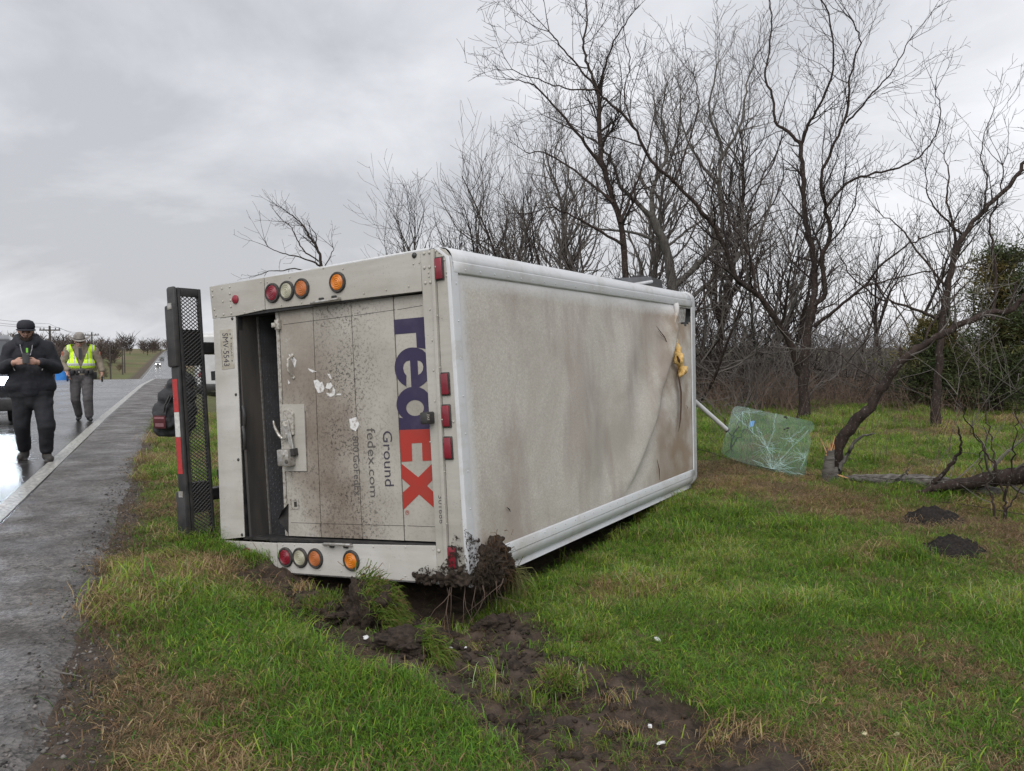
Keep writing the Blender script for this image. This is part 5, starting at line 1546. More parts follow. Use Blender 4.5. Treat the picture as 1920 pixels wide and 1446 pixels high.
# ---- thicket behind the meadow: one uncountable mass of scrub
def scrub_variant(seed, H, n):
    rg = np.random.default_rng(seed); tb = Tubes()
    for k in range(n):
        d = unit(np.array([rg.normal(0, .45), rg.normal(0, .45), 1.0]))
        grow(tb, np.array([rg.normal(0, .28), rg.normal(0, .28), -.05]), d, H * rg.uniform(.5, 1.0), rg.uniform(.010, .018), 1, rg, .03, .20, .0055, 2.6)
    return tb.arrays()
def thicket(name, label, spots, variants, mat):
    V, Q, n = [], [], 0
    rg = np.random.default_rng(5)
    for (x, y, sc) in spots:
        v, q = variants[rg.integers(len(variants))]
        a = rg.uniform(0, 6.28); c, s_ = math.cos(a), math.sin(a)
        w = v * sc
        w = np.stack([w[:, 0] * c - w[:, 1] * s_ + x, w[:, 0] * s_ + w[:, 1] * c + y, w[:, 2] + gz(x, y)], 1)
        V.append(w); Q.append(q + n); n += len(w)
    o = tri_mesh(name, np.concatenate(V), np.concatenate(Q), mat, smooth=True)
    return tag(o, label, 'thicket', kind='stuff')
rg = np.random.default_rng(77)
var = [scrub_variant(40 + i, 2.3, 11) for i in range(5)]
spots = []
for _ in range(135):
    y = rg.uniform(20, 42) if rg.random() < .75 else rg.uniform(19, 25)
    x = rg.uniform(.16, .70) * y
    spots.append((x, y, rg.uniform(.7, 1.5)))
thicket('thicket', 'tangled grey bare scrub closing off the meadow', spots, var, MATS['twig_grey'])
spots = []
for _ in range(80):
    px = rg.uniform(1300, 2000); y = rg.uniform(17.8, 21)
    spots.append((ray(px, 700).x * y, y, rg.uniform(.30, .62)))
thicket('bramble', 'reddish brown brambles along the far edge of the meadow', spots, var, MATS['twig_brown'])
spots = []
for _ in range(80):
    s_ = rg.uniform(15, 60); q = rg.uniform(11, 30); x, y = xy(s_, q)
    if y < 20: continue
    spots.append((x, y, rg.uniform(.8, 1.6)))
thicket('roadside_scrub', 'bare scrub beyond the fence behind the truck', spots, var, MATS['twig_grey'])

spots = []
for _ in range(46):
    px = rg.uniform(760, 1520); y = rg.uniform(21, 32); spots.append((ray(px, 700).x * y, y, rg.uniform(1.5, 2.6)))
thicket('tall_scrub', 'tall tangled bare scrub filling the gaps between the trees', spots, var, MATS['twig_dark'])
# ---- evergreen trees at the right: needles on drooping sprays
t = NT('cedar_needles')
at = t.nd.new('ShaderNodeAttribute'); at.attribute_name = 'tint'
t.done(at.outputs['Color'], .7, spec=.2)
def cedar(label, px, d, H, Wd, seed, nn=26000):
    rg = np.random.default_rng(seed)
    b = pix(px, 700, d); base = Vector((b.x, b.y, gz(b.x, b.y)))
    root = thing('evergreen_tree', label, 'tree', loc=base, group='evergreens at the meadow edge')
    tk = Tubes(); tk.add([np.array([0, 0, -.1]), np.array([.05, .02, H * .5]), np.array([0, 0, H * .96])], [.11, .07, .015], 8)
    C, D = [], []
    nb = 105
    for k in range(nb):
        h = H * (.06 + .9 * (k / nb)); prof_ = min(1, (1 - h / H) ** .75 + .06) * (0.40 + .65 * rg.random())
        a = rg.uniform(0, 6.28); L = Wd * prof_ * rg.uniform(.6, 1.12)
        d_ = np.array([math.cos(a), math.sin(a), rg.uniform(.0, .55)])
        p = np.array([0, 0, h]); pts = [p]
        for i in range(6):
            d_ = unit(d_ + np.array([0, 0, rg.normal(.02, .08)]) + rg.normal(0, .10, 3)); p = p + d_ * L / 6; pts.append(p)
        tk.add(pts, np.linspace(.022, .004, 7), 3)
        C += [(pts[i] * (1 - w) + pts[i + 1] * w, d_, .10 + .16 * (1 - i / 6)) for i in range(1, 6) for w in rg.random(3)] + [(pts[-1], d_, .10)] * 2
    m = len(C); pick = rg.integers(0, m, nn)
    cen = np.array([c[0] for c in C])[pick]; dr = np.array([c[1] for c in C])[pick]; sd = np.array([c[2] for c in C])[pick]
    P = cen + rg.normal(0, 1, (nn, 3)) * sd[:, None] * np.array([1, 1, .8])
    dd = dr + rg.normal(0, .75, (nn, 3)); dd[:, 2] += .1; dd /= np.linalg.norm(dd, axis=1, keepdims=True)
    sdv = np.cross(dd, rg.normal(0, 1, (nn, 3))); sdv /= np.linalg.norm(sdv, axis=1, keepdims=True)
    ln = rg.uniform(.06, .17, nn)[:, None]; wd = rg.uniform(.007, .016, nn)[:, None]
    V = np.stack([P - sdv * wd, P + sdv * wd, P + dd * ln], 1).reshape(-1, 3)
    T_ = np.arange(nn * 3).reshape(-1, 3)
    g = np.array((.034, .054, .023)); o_ = np.array((.15, .105, .032)); lt = np.array((.080, .100, .038))
    rust = np.clip((fbm(P[:, 0] * 1 + 7, P[:, 2], .9, seed) - .44) / .15, 0, 1)[:, None] * np.clip(P[:, 2] / H * 1.6 - .25, .1, 1)[:, None]
    c = g + (lt - g) * rg.random((nn, 1)); c = c + (o_ - c) * rust * .8
    c = np.repeat(c * rg.uniform(.7, 1.25, (nn, 1)), 3, axis=0)
    tk.build('trunk', BD, root)
    tri_mesh('crown', V, T_, MATS['cedar_needles'], col=c, parent=root)
cedar('broad dark evergreen with rusty tips at the meadow edge', 1872, 17.5, 3.7, 1.75, 61, 17000)
cedar('evergreen at the frame side of the broad one, half behind bare twigs', 1962, 16.5, 3.8, 1.6, 62, 14000)
cedar('smaller dark evergreen leaning out low over the meadow', 1752, 18.6, 2.1, 1.7, 63, 10000)

# ================================================================== FENCE LINE, LOGS, SAPLINGS
pmat('old_wood', (0.150, 0.140, 0.130), .9, c2=(0.055, 0.048, 0.043), scale=7, stretch=(1, 1, 6), bump=.6, bscale=30)
pmat('old_wood_lying', (0.190, 0.180, 0.168), .9, c2=(0.060, 0.052, 0.046), scale=7, stretch=(1, 3, 6), bump=.6, bscale=30)
pmat('fresh_wood', (0.46, 0.22, 0.09), .85, c2=(0.55, 0.38, 0.21), scale=30, stretch=(1, 1, .2), bump=.4)
pmat('wire_steel', (0.045, 0.038, 0.034), .6, metal=.4)
def wob(pts, r_, rg, k=8, per=6, j=.008):
    p = catmull(np.array([list(v) for v in pts]), per); p[1:-1] += rg.normal(0, j, p[1:-1].shape)
    r2 = np.interp(np.linspace(0, 1, len(p)), np.linspace(0, 1, len(r_)), r_) * rg.uniform(.9, 1.1, len(p))
    return p, r2
rg = np.random.default_rng(31)
pb = pix(1552, 908, 9.75); pbz = gz(pb.x, pb.y)
post = thing('broken_fence_post', 'grey fence post snapped off with a splintered orange top', 'fence post', loc=(pb.x, pb.y, pbz))
off = Vector((pb.x, pb.y, pbz))
tb = Tubes(); p, r_ = wob([(0, 0, -.25), pix(1553, 890, 9.75) - off, pix(1555, 865, 9.75) - off, pix(1556, 843, 9.75) - off], [.075, .068, .062, .050], rg, j=.004); tb.add(p, r_, 12)
tb.build('shaft', MATS['old_wood'], post)
for a, b, w_ in (((1549, 848), (1532, 812), .016), ((1553, 846), (1548, 824), .013), ((1557, 846), (1565, 817), .022), ((1555, 850), (1556, 826), .015), ((1560, 870), (1563, 838), .018), ((1551, 842), (1541, 826), .010)):
    mb = MB(); A, B = pix(*a, 9.74) - off, pix(*b, 9.72) - off; mb.tube([A - Vector((0, 0, .07)), A, A.lerp(B, .55) + Vector((.006, 0, 0)), B], [w_ * 1.5, w_ * 1.3, w_ * .8, .002], 5, flat=.4); mb.build('splinter', MATS['fresh_wood'], post)
for _ in range(14):
    a = (rg.uniform(1547, 1564), rg.uniform(843, 856)); b = (a[0] + rg.normal(0, 5), a[1] - rg.uniform(8, 26)); mb = MB(); A, B = pix(*a, 9.74 + rg.normal(0, .03)) - off, pix(*b, 9.73) - off
    mb.tube([A - Vector((0, 0, .04)), A.lerp(B, .5) + Vector((rg.normal(0, .006), 0, 0)), B], [.006, .005, .001], 4); mb.build('splinter', MATS['fresh_wood'] if rg.random() < .6 else MATS['old_wood'], post)
mb = MB(); mb.prism([pix(*c, 9.70) - off for c in ((1558, 880), (1571, 876), (1572, 900), (1560, 912))], (0, .04, 0)); mb.build('split_face', MATS['old_wood'], post)
rail = thing('fallen_fence_post', 'weathered grey post lying on the grass away from the splintered stump', 'log', loc=(*pix(1590, 905, 9.6).xy, gz(*pix(1590, 905, 9.6).xy)))
off = rail.location.copy()
pl = [pix(1584, 897, 9.6), pix(1640, 908, 9.35), pix(1700, 922, 9.1), pix(1760, 930, 8.85), pix(1820, 935, 8.6), pix(1872, 944, 8.4)]
pl = [Vector((v.x, v.y, max(v.z, gz(v.x, v.y) + .09))) - off for v in pl]
tb = Tubes(); p, r_ = wob(pl, [.030, .060, .072, .074, .066, .055], rg, j=.006); tb.add(p, r_, 12)
# end grain
tb.add([p[-1], p[-1] + (p[-1] - p[-2]) * .02], [r_[-1], .001], 12); tb.build('shaft', MATS['old_wood_lying'], rail)
for a, b in (((1580, 893), (1612, 903)), ((1586, 903), (1622, 904)), ((1570, 890), (1590, 897))):
    mb = MB(); A, B = pix(*a, 9.62) - off, pix(*b, 9.5) - off; mb.tube([A, (A + B) / 2, B], [.004, .020, .010], 5, flat=.5); mb.build('splinter', MATS['fresh_wood'], rail)
def fallen(name, label, pts, rr_, mat, cat='log', twigs=0, seed=1, k=12, mt=TG, ground=True, lvl=1):
    rg = np.random.default_rng(seed)
    P = [pix(*v) for v in pts]
    b = min(P, key=lambda v: v.z - gz(v.x, v.y)); loc = Vector((b.x, b.y, gz(b.x, b.y)))
    root = thing(name, label, cat, loc=loc)
    tb = Tubes(); p, r_ = wob([v - loc for v in P], rr_, rg, j=.010); tb.add(p, r_, k); tb.build('trunk', mat, root)
    if twigs:
        tw = Tubes(); ds = [unit(v) for v in np.gradient(p, axis=0)]
        side_shoots(tw, list(p), ds, r_ * .4, twigs, lvl, rg, .05, .2, .004, 6, (30, 80), .1, .9); tw.build('branches', mt, root)
    return root
fallen('fallen_tree', 'thick dark fallen trunk with grey patches propped above the meadow grass', [(1712, 928, 8.75), (1767, 912, 8.6), (1847, 899, 8.4), (1920, 890, 8.1), (2000, 872, 7.8), (2090, 850, 7.5)], [.02, .05, .075, .10, .115, .12], BD, twigs=3.2, seed=4)
fallen('broken_branch', 'dark broken branch leaning on the lying grey post', [(1715, 945, 8.8), (1750, 905, 8.8), (1787, 867, 8.7), (1803, 837, 8.6), (1796, 800, 8.5)], [.030, .026, .020, .014, .006], BD, 'branch', twigs=.9, seed=5, k=7)
fallen('broken_branch', 'pale grey broken branch curving up beside the leaning trunk', [(1572, 882, 10.0), (1590, 852, 10.0), (1610, 823, 9.9), (1640, 813, 9.8)], [.030, .024, .018, .008], BG, 'branch', twigs=.5, seed=6, k=7)
fallen('broken_branch', 'thin dead branch sticking up from the lying grey post', [(1650, 915, 9.2), (1680, 900, 9.1), (1697, 888, 9.0), (1706, 880, 9.0)], [.016, .012, .009, .004], BG, 'branch', twigs=.4, seed=8, k=6)
for i, (lab, pts) in enumerate((
    ('barbed wire strand running through the cracked windscreen to the broken post', [(1290, 838, 12.0), (1330, 848, 11.6), (1370, 862, 11.1), (1447, 880, 10.4), (1547, 893, 9.78)]),
    ('lower barbed wire strand drooping into the straw below the windscreen', [(1290, 853, 12.0), (1350, 868, 11.3), (1397, 880, 10.8), (1440, 893, 10.3), (1482, 906, 9.8)]),
    ('barbed wire strand passing over the lying grey post', [(1558, 893, 9.75), (1613, 893, 9.3), (1680, 899, 8.9), (1747, 897, 8.5), (1840, 905, 8.0), (1960, 915, 7.4)]),
    ('slack barbed wire strand lying against the lying grey post', [(1562, 905, 9.72), (1640, 925, 9.1), (1720, 938, 8.6), (1800, 945, 8.15), (1900, 962, 7.6), (1980, 975, 7.2)]))):
    b = pix(*pts[0]); root = thing('barbed_wire', lab, 'wire', loc=b)
    p = catmull(np.array([list(pix(*v) - b) for v in pts]), 10)
    tb = Tubes(); tb.add(p, np.full(len(p), .0035), 5); tb.build('strand', MATS['wire_steel'], root)
    tb = Tubes(); Ls = np.concatenate([[0], np.cumsum(np.linalg.norm(np.diff(p, axis=0), axis=1))])
    for s_ in np.arange(.1, Ls[-1], .13):
        c = np.array([np.interp(s_, Ls, p[:, a]) for a in range(3)])
        for _ in range(2):
            v = unit(rg.normal(0, 1, 3)) * .022; tb.add([c - v, c + v], [.0022, .0012], 3)
    tb.build('barbs', MATS['wire_steel'], root)['kind'] = 'stuff'
traced_tree('sapling', 'multi-stemmed bare sapling standing in front of the fallen trunk', [
    (L3([(1880, 998), (1883, 960), (1883, 927), (1868, 885), (1845, 845), (1815, 790), (1795, 740)], 7.5, .2), 4.2, 1.0, .5),
    (L3([(1872, 992), (1862, 945), (1858, 925), (1842, 880), (1840, 840), (1822, 800)], 7.6, .2), 3.2, .9, .5),
    (L3([(1868, 885), (1862, 840), (1850, 790), (1846, 740), (1835, 690)], 7.6, .3), 2.4, .8, .6),
    (L3([(1883, 940), (1896, 880), (1900, 840), (1906, 790), (1903, 730)], 7.5, -.3), 2.8, .8, .6),
    (L3([(1883, 960), (1910, 925), (1935, 880), (1950, 830)], 7.5, -.2), 2.2, .8, .5),
], 707, BD, TG, lvl=1, rate=3.4, maxl=.5, group=None, rmin=.003, up=.08)
traced_tree('sapling', 'slim bare sapling growing behind the lower left of the windscreen', [
    (L3([(1370, 868), (1372, 835), (1376, 812), (1385, 792), (1392, 770)], 11.9, .1), 2.6, .9, .6),
    (L3([(1374, 822), (1362, 800), (1355, 782)], 11.9, .1), 1.6, .7, .6),
    (L3([(1372, 838), (1390, 815), (1402, 800)], 11.9, .1), 1.6, .7, .6)], 708, BD, TG, lvl=1, rate=3.2, maxl=.4, group=None, rmin=.004)
def weeds():
    rg = np.random.default_rng(19); tb = Tubes()
    for _ in range(150):
        px = rg.uniform(1330, 1915); d = rg.uniform(10.3, 17); b = pix(px, 800, d); z = gz(b.x, b.y)
        grow(tb, np.array([b.x, b.y, z - .03]), unit(np.array([rg.normal(0, .15), rg.normal(0, .15), 1])), rg.uniform(.3, .95), .004, 1 if rg.random() < .4 else 0, rg, .04, .10, .0032, 4)
    tag(tb.build('weed_stalks', MATS['twig_brown']), 'thin dead weed stalks standing in the meadow', 'weeds', kind='stuff')
    # straw heaped along the fence
    n = 9000; q = rg.normal(8.25, .45, n); s_ = rg.uniform(2, 9.5, n)
    x = s_ * UR.x + (q - Q0) * UR.y; y = s_ * UR.y - (q - Q0) * UR.x
    keep = fbm(x, y, .5, 222) > .42; x, y = x[keep], y[keep]; n = len(x)
    P = np.stack([x, y, zground(x, y) + rg.uniform(0, .05, n)], 1); la = rg.uniform(0, 6.28, n); lm = rg.uniform(.06, .22, n)
    c = np.array((.27, .19, .115)) * rg.uniform(.4, 1.2, (n, 1))
    blades('straw', P, rg.uniform(.01, .09, n), rg.uniform(.004, .008, n), np.stack([np.cos(la) * lm, np.sin(la) * lm], 1), c, 'dead straw heaped along the fence line', 'straw')
weeds()

# ---- cracked windscreen leaning at the fence
t = NT('windscreen_glass')
tr = t.nd.new('ShaderNodeBsdfTransparent'); tr.inputs[0].default_value = (0.88, 0.97, 0.92, 1)
df = t.nd.new('ShaderNodeBsdfDiffuse'); df.inputs[0].default_value = (0.40, 0.56, 0.50, 1)
gl = t.nd.new('ShaderNodeBsdfGlossy'); gl.inputs['Roughness'].default_value = .04
m1 = t.nd.new('ShaderNodeMixShader'); t.lk.new(t.rng(t.noise(1.6, 4), .35, .65, .04, .10), m1.inputs[0]); t.lk.new(tr.outputs[0], m1.inputs[1]); t.lk.new(df.outputs[0], m1.inputs[2])
m2 = t.nd.new('ShaderNodeMixShader'); m2.inputs[0].default_value = .07; t.lk.new(m1.outputs[0], m2.inputs[1]); t.lk.new(gl.outputs[0], m2.inputs[2])
t.lk.new(m2.outputs[0], [n for n in t.nd if n.type == 'OUTPUT_MATERIAL'][0].inputs[0])
MATS['windscreen_glass'] = t.m
pmat('crack_white', (0.42, 0.58, 0.56), .6); pmat('sticker_blue', (0.16, 0.36, 0.66), .5)
gA, gB, gC = pix(1376, 762, 11.35), pix(1508, 897, 9.95), pix(1526, 792, 10.15)
gn = (gC - gB).cross(gA - gB).normalized()
def on_glass(px, py, o_=0.0):
    r_ = ray(px, py); c0 = Vector((0, 0, CAMZ)); k = (gB + gn * o_ - c0).dot(gn) / r_.dot(gn); return c0 + r_ * k
gloc = on_glass(1440, 882); gloc.z = gz(gloc.x, gloc.y)
scr = thing('cracked_windscreen', 'cracked greenish windscreen pane leaning at the wire fence', 'windscreen', loc=gloc)
outl = [(1373, 768), (1377, 763), (1384, 761), (1400, 764), (1450, 775), (1500, 785), (1521, 790), (1526, 796), (1526, 806), (1518, 812), (1520, 830), (1514, 858), (1509, 890), (1505, 897), (1495, 896), (1450, 884), (1400, 870), (1362, 856), (1352, 848), (1358, 825), (1366, 795)]
if gn.y > 0: gn = -gn
mb = MB(); mb.prism([on_glass(*c) - gloc for c in outl], -gn * .006); mb.build('pane', MATS['windscreen_glass'], scr)
def cracks():
    rg = np.random.default_rng(12); tb = Tubes()
    def line(a, b, r_=.0026, n=6, j=1.6):
        pts = []
        for i in range(n + 1):
            f = i / n; x = a[0] * (1 - f) + b[0] * f + (rg.normal(0, j) if 0 < i < n else 0); y = a[1] * (1 - f) + b[1] * f + (rg.normal(0, j) if 0 < i < n else 0)
            pts.append(np.array(on_glass(x, y, .003) - gloc))
        tb.add(pts, np.full(n + 1, r_), 4)
    for hub, rs, cnt in (((1392, 772), 36, 30), ((1448, 880), 50, 36), ((1438, 838), 28, 22), ((1510, 858), 26, 22), ((1482, 822), 20, 14), ((1462, 868), 24, 14)):
        for k in range(cnt):
            a = rg.uniform(0, 6.28); L = rs * rg.uniform(.4, 1.2)
            e_ = (hub[0] + math.cos(a) * L, hub[1] + math.sin(a) * L * .8)
            if inside(e_[0], e_[1], outl): line(hub, e_, .0014, 4, .8)
        for k in range(2):
            rr_ = rs * rg.uniform(.25, .5); a0 = rg.uniform(0, 6.28); pr_ = None
            for m_ in range(7):
                a = a0 + m_ * .42; e_ = (hub[0] + math.cos(a) * rr_, hub[1] + math.sin(a) * rr_ * .8)
                if pr_ and inside(*e_, outl) and inside(*pr_, outl): line(pr_, e_, .0013, 2, .3)
                pr_ = e_
    for a, b in (((1376, 776), (1412, 812)), ((1412, 812), (1438, 838)), ((1438, 838), (1448, 880)), ((1448, 880), (1508, 858)), ((1448, 880), (1516, 806)), ((1438, 838), (1448, 815)), ((1448, 815), (1455, 775)),
                 ((1392, 772), (1430, 772)), ((1412, 812), (1402, 764)), ((1448, 880), (1410, 862)), ((1448, 880), (1505, 890)), ((1392, 772), (1368, 795)), ((1482, 822), (1510, 800)), ((1438, 838), (1418, 800))):
        for _ in range(3): line(a, b, .0015, 8, 1.5)
    return tb.build('cracks', MATS['crack_white'], scr)
cracks()['kind'] = 'stuff'
mb = MB(); mb.prism([on_glass(*c, .002) - gloc for c in ((1406, 790), (1415, 789), (1413, 799), (1405, 801))], -gn * .001); mb.build('blue_sticker', MATS['sticker_blue'], scr)
for c in ((1472, 782, 3), (1475, 784, 2), (1471, 805, 2.4), (1477, 803, 3), (1476, 808, 1.6)):
    mb = MB(); mb.prism([on_glass(c[0] + c[2] * math.cos(k * 1.05 + .3) * (1 + .3 * math.sin(k * 3)), c[1] + c[2] * .7 * math.sin(k * 1.05), .003) - gloc for k in range(6)], -gn * .001); mb.build('mud_spot', MATS['seam_dark'], scr)

# ================================================================== MUD, SOD, LITTER
t = NT('fresh_soil')
nn_ = t.noise(26, 6, .75)
t.bump(nn_, .9, .03)
t.done(t.mix(t.rng(nn_, .35, .68), (0.016, 0.0115, 0.009), (0.078, 0.056, 0.042)), .88, spec=.3)
SOIL = MATS['fresh_soil']
def clod_mesh(seed, r_, n=14):
    bm = bmesh.new(); bmesh.ops.create_icosphere(bm, subdivisions=5, radius=1)
    o_ = Vector((seed * 3.1, seed * 1.7, seed * .9))
    for v in bm.verts:
        c = v.co.normalized()
        v.co = c * (1 + .50 * mnoise.noise(c * 1.6 + o_) + .30 * mnoise.noise(c * 3.8 + o_) + .26 * abs(mnoise.noise(c * 7 + o_)) + .14 * mnoise.noise(c * 15 + o_) + .07 * mnoise.noise(c * 31 + o_))
        v.co = Vector((v.co.x * r_[0], v.co.y * r_[1], v.co.z * r_[2]))
    me = bpy.data.meshes.new('clod'); bm.to_mesh(me); bm.free(); me.shade_smooth(); me.materials.append(SOIL); return me
def turf_tuft(parent, cen, nrm, rx, n, seed, h=(.08, .2), col=None, droop=.7, spread_=.62, dirv=None):
    rg = np.random.default_rng(seed)
    nrm = Vector(nrm).normalized(); a = nrm.orthogonal().normalized(); b = nrm.cross(a)
    a, b, nv = np.array(a), np.array(b), np.array(nrm)
    u, v = rg.normal(0, .5, n) * rx[0], rg.normal(0, .5, n) * rx[1]
    P = np.array(cen) + u[:, None] * a + v[:, None] * b
    d = nv + rg.normal(0, spread_, (n, 3)); d += (u / rx[0])[:, None] * a * .5 + (v / rx[1])[:, None] * b * .5
    if dirv is not None: d += np.array(dirv)
    d /= np.linalg.norm(d, axis=1, keepdims=True)
    hh = rg.uniform(*h, n)[:, None]
    mid = P + d * hh * .6; tip = P + d * hh - np.array([0, 0, 1]) * hh * droop * rg.uniform(.3, 1, (n, 1))
    sd = np.cross(d, rg.normal(0, 1, (n, 3))); sd /= np.linalg.norm(sd, axis=1, keepdims=True); sd *= rg.uniform(.0016, .003, (n, 1))
    V = np.stack([P - sd, P + sd, mid + sd, mid - sd, tip], 1).reshape(-1, 3)
    k = np.arange(n)[:, None] * 5
    loops = np.concatenate([k + np.array([[0, 1, 2, 3]]), k + np.array([[3, 2, 4]])], 1).ravel(); tot = np.tile([4, 3], n)
    g1, g2, dr = np.array((.07, .15, .022)), np.array((.18, .24, .035)), np.array((.24, .16, .08))
    c = g1 + (g2 - g1) * rg.random((n, 1)); c = np.where(rg.random((n, 1)) < .22, dr, c)
    if col is not None: c = np.array(col) * rg.uniform(.5, 1.3, (n, 1))
    c = np.repeat(c, 5, 0)
    return np_mesh('grass_tuft', V, loops, np.concatenate([[0], np.cumsum(tot)[:-1]]), tot, MATS['grass_blade'], col=c, parent=parent)
def sod(label, px, py, r_, seed, tufts, z=None, lift=.35):
    d = depth_at(py, -.33, px); b = pix(px, py, d); z0 = gz(b.x, b.y)
    root = thing('torn_sod', label, 'sod clump', loc=(b.x, b.y, z0))
    o = link('soil', clod_mesh(seed, r_), root); o.location = (0, 0, r_[2] * lift)
    for k, (c, nr, rx, n, h, dv) in enumerate(tufts): turf_tuft(root, c, nr, rx, n, seed * 10 + k, h, dirv=dv)
    return root
sod('big upturned clump of sod with grass on its back in front of the truck', 690, 1170, (.15, .13, .17), 1,
    [((.08, .02, .16), (.75, -.1, .65), (.20, .18), 1700, (.04, .13), (.3, 0, 0)), ((.16, 0, .06), (.9, -.2, .3), (.16, .14), 900, (.04, .12), (.3, 0, -.3))], lift=.6)
sod('sod clump trailing bright grass beside the churned furrow', 770, 1225, (.17, .13, .07), 2,
    [((.11, -.04, .05), (.7, -.3, .5), (.12, .08), 300, (.04, .13), (.4, -.2, -.1)), ((.17, -.10, .0), (.8, -.5, .1), (.07, .09), 200, (.05, .14), (.3, -.3, -.3))])
sod('small sod clump with dark green tuft lying in the mud', 1045, 1282, (.08, .07, .06), 3, [((0, 0, .06), (.1, -.2, .9), (.09, .08), 420, (.05, .13), None)])
sod('flat sod clump at the grassy edge of the furrow', 612, 1175, (.16, .12, .07), 4, [((-.05, 0, .06), (-.2, -.2, .9), (.13, .10), 500, (.06, .15), None)])
sod('dark lump of soil in the shade under the roof corner', 925, 1162, (.11, .07, .06), 5, [])
sod('torn grassy lump between the furrow and the open grass', 1120, 1195, (.07, .06, .035), 6, [((0, 0, .03), (0, 0, 1), (.10, .08), 420, (.05, .12), None)])
def clods():
    rg = np.random.default_rng(8); V, T_, n = [], [], 0
    arr = []
    for i in range(5):
        bm = bmesh.new(); bmesh.ops.create_icosphere(bm, subdivisions=2, radius=1); o_ = Vector((i * 3.1, 7, 2))
        for v in bm.verts:
            c = v.co.normalized(); k_ = 1 + .75 * mnoise.noise(c * 1.9 + o_) + .45 * mnoise.noise(c * 4.5 + o_); v.co = Vector((c.x * k_, c.y * k_ * .8, c.z * k_ * .6))
        bm.verts.index_update(); arr.append((np.array([v.co for v in bm.verts]), np.array([[v.index for v in f.verts] for f in bm.faces]))); bm.free()
    tot = 0
    while tot < 1100:
        pts, w = FURROW[rg.integers(0, 3)]
        i = rg.integers(0, len(pts) - 1); f = rg.random()
        x = pts[i][0] * (1 - f) + pts[i + 1][0] * f + rg.normal(0, w * .75); y = pts[i][1] * (1 - f) + pts[i + 1][1] * f + rg.normal(0, w * .75)
        if float(mud_mask(np.array([x]), np.array([y]))[0]) < .35 and rg.random() < .8: continue
        r_ = min(.040, rg.gamma(1.1, .008) + .003)
        v, t_ = arr[rg.integers(4)]
        a = rg.uniform(0, 6.28); c, s_ = math.cos(a), math.sin(a); w_ = v * r_ * rg.uniform(.8, 1.2, 3)
        V.append(np.stack([w_[:, 0] * c - w_[:, 1] * s_ + x, w_[:, 0] * s_ + w_[:, 1] * c + y, w_[:, 2] + gz(x, y) + r_ * .25], 1)); T_.append(t_ + n); n += len(v); tot += 1
    tag(tri_mesh('soil_crumbs', np.concatenate(V), np.concatenate(T_), SOIL, smooth=True), 'crumbs and small clods of dark soil in the furrow', 'soil', kind='stuff')
    # trampled straw and roots over the mud
    m_ = 9500; x, y = [], []
    for _ in range(m_):
        pts, w = FURROW[rg.integers(0, 4)]; i = rg.integers(0, len(pts) - 1); f = rg.random()
        x.append(pts[i][0] * (1 - f) + pts[i + 1][0] * f + rg.normal(0, w * 1.1)); y.append(pts[i][1] * (1 - f) + pts[i + 1][1] * f + rg.normal(0, w * 1.1))
    x, y = np.array(x), np.array(y)
    keep = fbm(x, y, .3, 301) > .45; x, y = x[keep], y[keep]; k = len(x)
    la = rg.uniform(0, 6.28, k); lm = rg.uniform(.03, .13, k)
    c = np.where(rg.random((k, 1)) < .75, np.array((.24, .155, .09)), np.array((.17, .24, .05))) * rg.uniform(.4, 1.2, (k, 1))
    blades('trampled_straw', np.stack([x, y, zground(x, y) + .004], 1), rg.uniform(.005, .05, k), rg.uniform(.0025, .0045, k), np.stack([np.cos(la) * lm, np.sin(la) * lm], 1), c, 'trampled straw and roots strewn over the mud', 'straw')
clods()
# sod and mud jammed onto the lower roof corner
cr = on_roof(925, 1040, TH + .03); loc = TM @ on_roof(925, 1070, TH + .03)
jam = thing('jammed_sod', 'mass of mud, roots and sod jammed on the lower rear roof corner of the truck', 'sod clump', loc=loc)
lo = np.array(loc)
def wl_(px, py, o_, roof=True): return (TM @ (on_roof(px, py, TH + o_) if roof else on_rear(px, py, -o_))) - loc
pr = []
for px, py, o_, r_ in ((928, 1036, .05, .085), (915, 1050, .05, .09), (940, 1052, .05, .075), (905, 1072, .04, .07), (925, 1075, .05, .09), (950, 1060, .04, .05), (900, 1090, .02, .05), (930, 1018, .04, .05)):
    c = wl_(px, py, o_); pr.append(('e', c, (r_, r_, r_)))
for px, py, o_, r_ in ((870, 1085, .03, .05), (855, 1080, .03, .045), (845, 1090, .03, .04), (832, 1088, .03, .04), (815, 1086, .02, .035), (790, 1083, .02, .035), (800, 1090, .02, .03), (780, 1082, .015, .025), (840, 1062, .02, .03), (862, 1066, .02, .03)):
    c = wl_(px, py, o_, False); pr.append(('e', c, (r_, r_, r_ * .8)))
blob('soil', pr, .008, SOIL, jam, 0, wr=.045, ws=26)
for k, (px, py, o_) in enumerate(((930, 1030, .10), (915, 1055, .12), (938, 1068, .10), (905, 1080, .09), (950, 1070, .07))):
    turf_tuft(jam, wl_(px, py, o_), (.5, -.8, .1), (.10, .10), 80, 50 + k, (.03, .11), col=(.12, .07, .04) if k % 2 == 0 else (.06, .045, .03), droop=.9, spread_=1.0)
turf_tuft(jam, wl_(960, 1075, .06), (.6, -.5, -.3), (.05, .05), 90, 61, (.1, .24), droop=.6, col=(.20, .20, .08))
tb = Tubes(); rg = np.random.default_rng(3)
